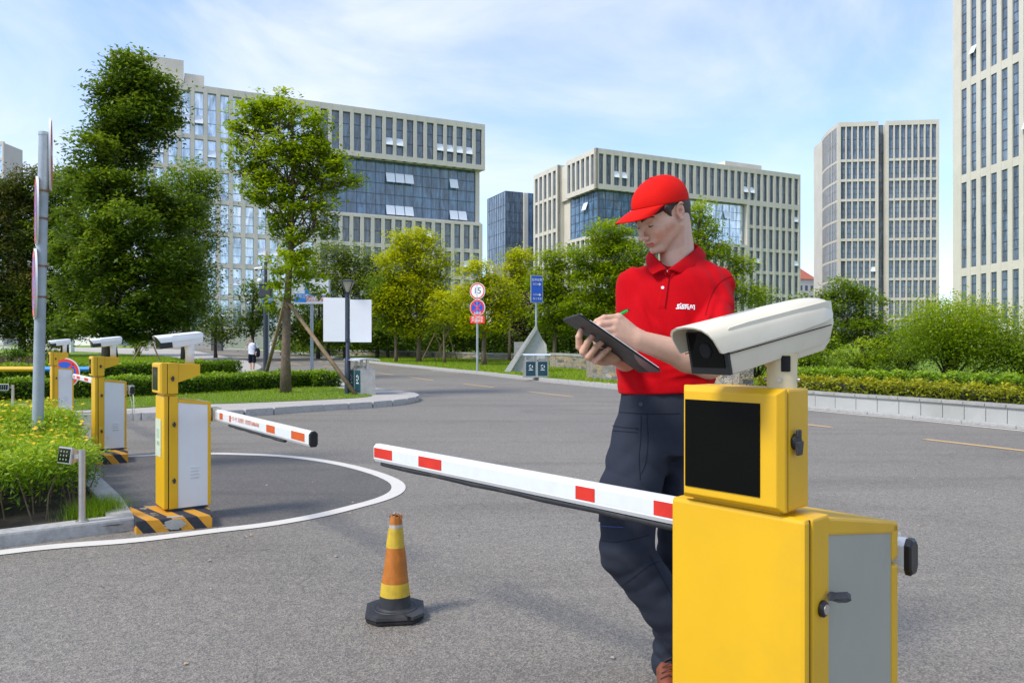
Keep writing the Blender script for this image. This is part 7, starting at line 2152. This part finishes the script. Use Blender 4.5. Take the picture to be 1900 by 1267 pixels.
# ---- boots
for nm, ank, toe, lift in (('boot', (.592, 2.755, .10), (.545, 2.555, .035), 0), ('boot', (.712, 2.63, .13), (.80, 2.575, .035), .05)):
    fb_ = Field((.42, 2.44, -.01), (.92, 2.90, .26), .004); a = np.array(ank); t_ = np.array(toe); heel = a + (a - t_) * np.array([.28, .28, 0]); heel[2] = .045 + lift
    fb_.cap(a + np.array([0, .01, .07]), a, .050, .052, .0); fb_.cap(a - np.array([0, 0, .02]), t_, .056, .040, .03, sq=(0, 0, 1, 1.15)); fb_.cap(heel, a - np.array([0, 0, .03]), .040, .05, .03)
    if not lift: fb_.halfspace((0, 0, .018), (0, 0, -1))
    V_, F_ = fb_.mesh(); V_ = smooth_v(V_, F_, 1)
    bo_ = fast_mesh(nm, V_ - np.array(rm), F_, M['leather'], man, True)
    if not lift:
        mb = MB(); d = (t_ - a); d /= np.linalg.norm(d)
        mb.loft([[(p[0] - rm.x, p[1] - rm.y, z) for p in [(heel[0] - .045, heel[1] + .02), (a[0] - .052, a[1] - .02), (t_[0] - .050, t_[1] + .02), (t_[0] - .02, t_[1] - .045), (t_[0] + .03, t_[1] - .038), (t_[0] + .052, t_[1] + .02), (a[0] + .050, a[1] - .02), (heel[0] + .04, heel[1] + .03)]] for z in (.002, .024)]); mb.build('sole', M['black_rub'], bo_, bevel=.004)
        mb = MB()
        for k in range(5):
            c_ = Vector(a) + Vector((-.006 - .008 * k, -.052 - .022 * k, .036 - .011 * k)) - rm
            mb.tube([c_ + Vector((-.028, .004, -.014)), c_ + Vector((0, -.004, .006)), c_ + Vector((.028, .010 if k % 2 else -.004, -.014))], .0022, 6)
        mb.build('laces', dirty('dark laces', (.05, .02, .012), .8), bo_)

# ---- things sewn on: found by casting rays onto the cloth so that they lie on it
def bvh(VF): return BVHTree.FromPolygons([tuple(v) for v in VF[0]], [tuple(f) for f in VF[1]])
B_sh, B_tr = bvh(SHIRT), bvh(PANTS)
EYE = Vector((0, 0, HC))
def hit(b, px, py, off=.0012):
    d = (W(px, py, 1.0) - EYE).normalized(); loc, nrm, i, ds = b.ray_cast(EYE, d, 10)
    if loc is None: return None
    if nrm.dot(d) > 0: nrm = -nrm
    return loc + nrm * off
def seam(b, name, pts, w, mat, parent, off=.0014, n=10):
    """narrow stitched strip through picture points laid on the cloth"""
    C = catmull([Vector((p[0], p[1], 0)) for p in pts], n); vs, fs = [], []
    for i, p in enumerate(C):
        d = (C[min(i + 1, len(C) - 1)] - C[max(i - 1, 0)]).normalized(); q = Vector((-d.y, d.x, 0)) * w * .5
        a_, b_ = hit(b, p.x + q.x, p.y + q.y, off), hit(b, p.x - q.x, p.y - q.y, off)
        if a_ is None or b_ is None: continue
        vs += [a_ - rm, b_ - rm]
    for i in range(len(vs) // 2 - 1):
        if (vs[2 * i] - vs[2 * i + 2]).length < .05: fs.append((2 * i, 2 * i + 1, 2 * i + 3, 2 * i + 2))
    if fs: mb = MB(); mb.add(vs, fs); return mb.build(name, M[mat], parent, smooth=True)
def patch(b, name, quad, mat, parent, off=.004, n=14):
    """cloth patch bounded by four picture points, with a turned edge"""
    vs, fs = [], []; A, B, C_, D = [Vector((q[0], q[1], 0)) for q in quad]
    for i in range(n + 1):
        for j in range(n + 1):
            p = A.lerp(B, i / n).lerp(D.lerp(C_, i / n), j / n); e = min(i, j, n - i, n - j)
            h_ = hit(b, p.x, p.y, off if e > 0 else .0)
            vs.append((h_ - rm) if h_ is not None else None)
    idx = {}; out = []
    for k, v in enumerate(vs):
        if v is not None: idx[k] = len(out); out.append(v)
    for i in range(n):
        for j in range(n):
            q = [i * (n + 1) + j, (i + 1) * (n + 1) + j, (i + 1) * (n + 1) + j + 1, i * (n + 1) + j + 1]
            if all(k in idx for k in q): fs.append([idx[k] for k in q])
    mb = MB(); mb.add(out, fs); return mb.build(name, M[mat], parent, smooth=True)
# collar
ring = [((1237, 499, 2.682), (1211, 509, 2.690)), ((1225, 486, 2.700), (1203, 501, 2.718)), ((1214, 474, 2.735), (1199, 487, 2.765)), ((1212, 460, 2.80), (1201, 473, 2.84)), ((1232, 446, 2.875), (1232, 460, 2.905)), ((1268, 446, 2.885), (1282, 458, 2.915)),
        ((1294, 455, 2.84), (1309, 470, 2.86)), ((1285, 467, 2.765), (1304, 484, 2.775)), ((1263, 483, 2.712), (1285, 497, 2.716)), ((1240, 499, 2.681), (1263, 508, 2.690))]
inn_ = catmull([Vector(WA(*a)) for a, b in ring], 5); out_ = catmull([Vector(WA(*b)) for a, b in ring], 5)
vs, fs = [], []; K = 6; ctr = Vector((.628, 2.80, 1.55))
for i, (a, b) in enumerate(zip(inn_, out_)):
    rad = (a - ctr); rad.z = 0; rad.normalize()
    base_in = a - Vector((0, 0, .026)) - rad * .004
    row_ = [base_in, a - rad * .002]
    for k in range(1, K + 1):
        t = k / K; p = a.lerp(b, t) + (Vector((0, 0, .5)) + rad * .8) * .0035 * math.sin(math.pi * min(t * 1.15, 1)) ; row_.append(p)
    vs += [p - rm for p in row_]
nn = K + 2
for i in range(len(inn_) - 1):
    for k in range(nn - 1): fs.append((i * nn + k, (i + 1) * nn + k, (i + 1) * nn + k + 1, i * nn + k + 1))
mb = MB(); mb.add(vs, fs); co_ = mb.build('collar', M['polo'], polo, smooth=True); md = co_.modifiers.new('s', 'SOLIDIFY'); md.thickness = .0028; md.offset = -1
patch(B_sh, 'placket', [(1233, 499), (1245, 499), (1236, 574), (1219, 574)], 'polo', polo, .0030)
seam(B_sh, 'placket_seam', [(1244.5, 500), (1240, 530), (1234, 572)], 1.6, 'polo_dark', polo, .0036)
for px_, py_ in ((1236.5, 505), (1229.5, 534.5)):
    h_ = hit(B_sh, px_, py_, .0034); mb = MB(); mb.cyl(h_ - rm, h_ - rm + Vector((-.1, -.99, .1)) * .0028, .0057, n=18); mb.build('button', M['sign_white'], polo, autos=40)
# chest lettering: strokes in picture pixels (x, y, w, h)
LET = [(1256.5, 564.5, 5.3, 2.2), (1256.5, 564.5, 2.1, 5.3), (1256.5, 568.0, 4.3, 1.9), (1259.0, 568.0, 1.9, 5.2), (1254.3, 571.2, 6.5, 2.3),
       (1262.0, 562.7, 2.0, 2.4), (1262.0, 567.3, 2.0, 6.2), (1262.0, 571.4, 7.0, 2.2),
       (1265.1, 564.8, 12.4, 2.0), (1265.1, 564.8, 2.0, 5.2), (1265.1, 568.3, 3.9, 1.7), (1267.0, 568.3, 2.0, 5.2), (1270.0, 565.0, 2.1, 8.8),
       (1273.3, 566.0, 1.9, 5.8), (1273.6, 569.0, 5.7, 1.9), (1275.0, 572.0, 5.0, 2.2),
       (1280.4, 565.8, 1.8, 6.2), (1280.4, 565.8, 3.4, 1.9), (1283.2, 567.6, 1.9, 4.9), (1285.4, 565.8, 3.2, 1.9), (1286.9, 565.8, 2.0, 9.0)]
mb = MB()
for (lx, ly, lw, lh) in LET:
    # strokes set on the cloth as thin raised print
    q = [hit(B_sh, a, b, .0018) for a, b in ((lx, ly), (lx + lw, ly), (lx + lw, ly + lh), (lx, ly + lh))]
    if None not in q: mb.add([p - rm for p in q], [(0, 1, 2, 3)])
mb.build('chest_lettering', M['sign_white'], polo)
seam(B_sh, 'armhole_seam', [(1366, 511), (1343, 519), (1327, 535), (1317, 557), (1309, 586)], 1.3, 'polo_dark', polo, .001)
# trousers details
seam(B_tr, 'waistband_seam', [(1146, 764), (1180, 767), (1220, 768), (1262, 767)], 1.4, 'trouser_seam', trou)
seam(B_tr, 'fly_seam', [(1190, 770), (1189, 810), (1186, 850), (1188, 890)], 1.3, 'trouser_seam', trou)
seam(B_tr, 'fly_seam', [(1201, 770), (1202, 820), (1198, 858), (1189, 880)], 1.0, 'trouser_seam', trou)
patch(B_tr, 'hip_pocket', [(1137, 790), (1185, 795), (1184, 803), (1134, 799)], 'trouser', trou, .0035)
seam(B_tr, 'pocket_seam', [(1137, 790), (1160, 794), (1185, 795.5)], 1.5, 'trouser_seam', trou, .0045)
patch(B_tr, 'cargo_pocket', [(1104, 900), (1160, 905), (1158, 977), (1101, 972)], 'trouser', trou, .006)
M['blue_edge'] = dirty('blue piping', (0.02, 0.05, 0.22), .7)
seam(B_tr, 'pocket_piping', [(1102, 973), (1130, 976.5), (1157, 977.5)], 1.3, 'blue_edge', trou, .0035)
seam(B_tr, 'knee_seam', [(1104, 1000), (1140, 1005), (1175, 1000), (1204, 992)], 1.1, 'trouser_seam', trou)
seam(B_tr, 'knee_seam', [(1140, 1095), (1170, 1075), (1200, 1052), (1225, 1040)], 1.1, 'trouser_seam', trou)
seam(B_tr, 'side_seam', [(1205, 1030), (1222, 1060), (1243, 1098), (1249, 1120)], 1.1, 'trouser_seam', trou)
h_ = hit(B_tr, 1189, 750, .0015)
mb = MB(); mb.cyl(h_ - rm, h_ - rm + Vector((-.1, -.99, .1)) * .003, .0075, n=18); mb.build('waist_button', M['navy'], trou, autos=40)

# ---- clipboard and pen (held, so things of their own)
Bc, Cc, Ac = W(1079, 588, 2.365), W(1227, 690, 2.405), W(1025, 575, 2.52)
uB = (Cc - Bc).normalized(); wB = (Ac - Bc); wB = (wB - uB * wB.dot(uB)); ww_ = wB.length; wB.normalize(); nB = uB.cross(wB)
if nB.z < 0: nB = -nB
Lb = (Cc - Bc).length
# skewed photographic edge: the clip end is not square to the view, keep a true rectangle
org = Bc + uB * 0.0
cl = thing('clipboard', 'dark grey folder clipboard with white paper held in the man\'s hands', 'clipboard', org, 0)
TB = Matrix(((uB.x, wB.x, nB.x, 0), (uB.y, wB.y, nB.y, 0), (uB.z, wB.z, nB.z, 0), (0, 0, 0, 1)))
Wb = .205
mb = MB(); mb.M = TB
mb.box(-.012, Lb, 0, Wb, -.0012, .0012); mb.build('back_board', M['board_grey'], cl, bevel=.0008)
mb = MB(); mb.M = TB; mb.box(-.008, Lb - .004, .002, Wb - .002, .0042, .0062); mb.build('front_board', M['board_grey'], cl, bevel=.0008)
mb = MB(); mb.M = TB; mb.box(.03, Lb - .015, -.0005, Wb - .01, .0066, .0082); mb.build('paper', M['paper'], cl)
mb = MB(); mb.M = TB; mb.box(.0, .03, .05, .15, .007, .013); mb.cyl((.004, .05, .014), (.004, .15, .014), .006, n=12); mb.build('clip', M['steel'], cl, bevel=.001)
mb = MB(); mb.M = TB; mb.box(-.012, -.004, 0, Wb, -.001, .006); mb.build('fold_edge', M['black_rub'], cl)
mb = MB(); mb.M = TB
mb.add([(Lb - .11, .0, -.0018), (Lb - .004, .0, -.0018), (Lb - .004, .10, -.0018), (Lb - .05, .085, -.0018), (Lb - .09, .04, -.0018)], [(0, 1, 2, 3, 4)]); mb.build('board_reflection', dirty('painted board reflection', (.16, .12, .12), .35, var=.1), cl)  # paler patch paints a light reflection on the board's underside
P0, P1 = Vector(WA(1168, 574.5, 2.475)), Vector(WA(1098, 609, 2.435))
pen = thing('pen', 'green and black ballpoint pen in the man\'s writing hand', 'pen', P0, 0)
d = P1 - P0
mb = MB(); mb.tube([d * .05, d * .10, d * .62, d * .64], [.0035, .0052, .0050, .0040], 14); mb.build('barrel', M['pen_green'], pen, autos=40)
mb = MB(); mb.tube([Vector((0, 0, 0)), d * .03, d * .05], [.0022, .0034, .0036], 12); mb.tube([d * .64, d * .90, d * .97, d], [.0050, .0046, .002, .0006], 12); n_ = Vector((0, 0, 1)); mb.tube([d * .06 + n_ * .007, d * .34 + n_ * .007], [.0013, .0013], 6); mb.build('clip_and_tip', M['black_pl'], pen, autos=40)
# ------------------------------------------------------------------ the passer-by far off on the left, seen from behind
wb = G(468, 690, .0)
walker = thing('person', 'passer-by in white shirt and dark shorts seen from behind, hand raised to the ear', 'person', wb, R(-6))
def pw(name, fld, mat, it=1):
    V_, F_ = fld.mesh(); V_ = smooth_v(V_, F_, it); return fast_mesh(name, V_, F_, M[mat] if isinstance(mat, str) else mat, walker, True)
h_ = .011
b_ = Field((-.5, -.3, -.02), (.45, .35, 1.88), h_)
b_.ell((-.045, -.02, 1.68), (.078, .098, .115), 0); b_.cap((-.03, 0, 1.58), (-.02, 0, 1.46), .055, .065, .02)
b_.loftz([(.92, 0, 0, .14, .10), (1.2, 0, 0, .15, .10), (1.42, 0, 0, .17, .095), (1.48, 0, 0, .10, .08)], 0, .03)
b_.chain([(-.19, 0, 1.41), (-.35, -.03, 1.22), (-.20, -.10, 1.47), (-.135, -.10, 1.62)], [.05, .040, .032, .028], .02)
for k in range(4): b_.cap((-.14, -.10, 1.60), (-.125 + .012 * k, -.115 + .01 * k, 1.69 - .008 * k), .011, .009, .006)
b_.chain([(.19, 0, 1.41), (.29, -.02, 1.16), (.27, -.16, .96)], [.05, .04, .03], .02)
for k in range(4): b_.cap((.27, -.17, .93), (.262 + .012 * k, -.19, .85 + .006 * k), .011, .009, .006)
b_.chain([(-.10, 0, .88), (-.13, .06, .50), (-.045, -.06, .14)], [.085, .058, .036], .03); b_.chain([(.09, 0, .88), (.11, -.03, .47), (.055, .02, .08)], [.085, .058, .036], .03)
pw('body', b_, dirty('tanned skin', (.50, .29, .20), .55, var=.08))
s_ = Field((-.42, -.25, .88), (.42, .25, 1.54), h_)
s_.loftz([(.90, .0, 0, .185, .135), (1.1, 0, 0, .182, .132), (1.32, 0, 0, .195, .13), (1.42, 0, 0, .19, .115), (1.47, -.01, 0, .12, .09), (1.50, -.02, 0, .075, .07)], 0, 0)
s_.cap((-.17, 0, 1.42), (-.31, -.02, 1.27), .068, .072, .03); s_.cap((.17, 0, 1.42), (.265, -.01, 1.24), .068, .072, .03)
x, y, z = s_.coords(); s_.d = s_.d + sines(x, y, z, 31, 6, 18, .006, (1, .4, 1)); pw('shirt', s_, cloth('pale lilac white shirt', (.66, .68, .78), 300))
t_ = Field((-.32, -.22, .42), (.32, .22, .96), h_)
t_.loftz([(.84, 0, 0, .185, .13), (.945, 0, 0, .178, .125)], 0, 0); t_.cap((-.095, .0, .86), (-.135, .055, .50), .105, .092, .02); t_.cap((.09, 0, .86), (.115, -.03, .46), .105, .092, .02)
x, y, z = t_.coords(); t_.d = t_.d + sines(x, y, z, 32, 5, 20, .005); t_.halfspace((0, 0, .475), (0, 0, -1)); pw('shorts', t_, cloth('black navy shorts', (.012, .016, .028), 300))
hf = Field((-.16, -.14, 1.54), (.08, .14, 1.82), .008); hf.ell((-.045, -.03, 1.705), (.088, .100, .100), 0); hf.halfspace((0, .03, 1.60), (0, .55, -1)); hf.halfspace((0, .075, 1.7), (0, 1, -.6))
x, y, z = hf.coords(); hf.d = hf.d + sines(x, y, z, 33, 5, 60, .002)
V_, F_ = hf.mesh(); V_[:, 1] *= -1; V_[:, 1] -= .04; fast_mesh('hair', V_, F_[:, ::-1], dirty('black hair', (.012, .010, .010), .5, var=.4, scale=60), walker, True)
for nm, c, a in (('shoe', (-.045, .03, .075), R(-35)), ('shoe', (.06, .06, .035), 0)):
    sh = Field((-.16, -.14, -.02), (.18, .24, .22), .008); d = Vector((0, math.cos(a), math.sin(a)))
    p = Vector(c); q = p + d * .13; sh.cap(p - d * .05, q, .042, .036, 0); V_, F_ = sh.mesh(); fast_mesh(nm, V_, F_, dirty('blue white trainers', (.05, .07, .14), .6, var=.5, scale=25), walker, True)
bk = Field((-.2, -.2, -.4), (.2, .2, .35), .010); bk.ell((0, 0, -.08), (.125, .095, .24), 0); bk.cap((0, 0, -.2), (.0, 0, .06), .11, .08, .05)
x, y, z = bk.coords(); bk.d = bk.d + sines(x, y, z, 34, 5, 22, .005)
V_, F_ = bk.mesh(); V_ = smooth_v(V_, F_, 1)
bag = thing('backpack', 'black backpack hanging on the right shoulder of the distant passer-by', 'backpack', (wb.x + .30, wb.y - .06, wb.z + 1.08), 0)
fast_mesh('bag_body', V_, F_, cloth('black nylon', (.014, .017, .028), 300), bag, True)
mb = MB(); mb.tube([(-.03, -.05, .10), (-.10, -.10, .26), (-.13, -.04, .40), (-.12, .06, .42)], .018, 8); mb.build('strap', M['navy'], bag, smooth=True)
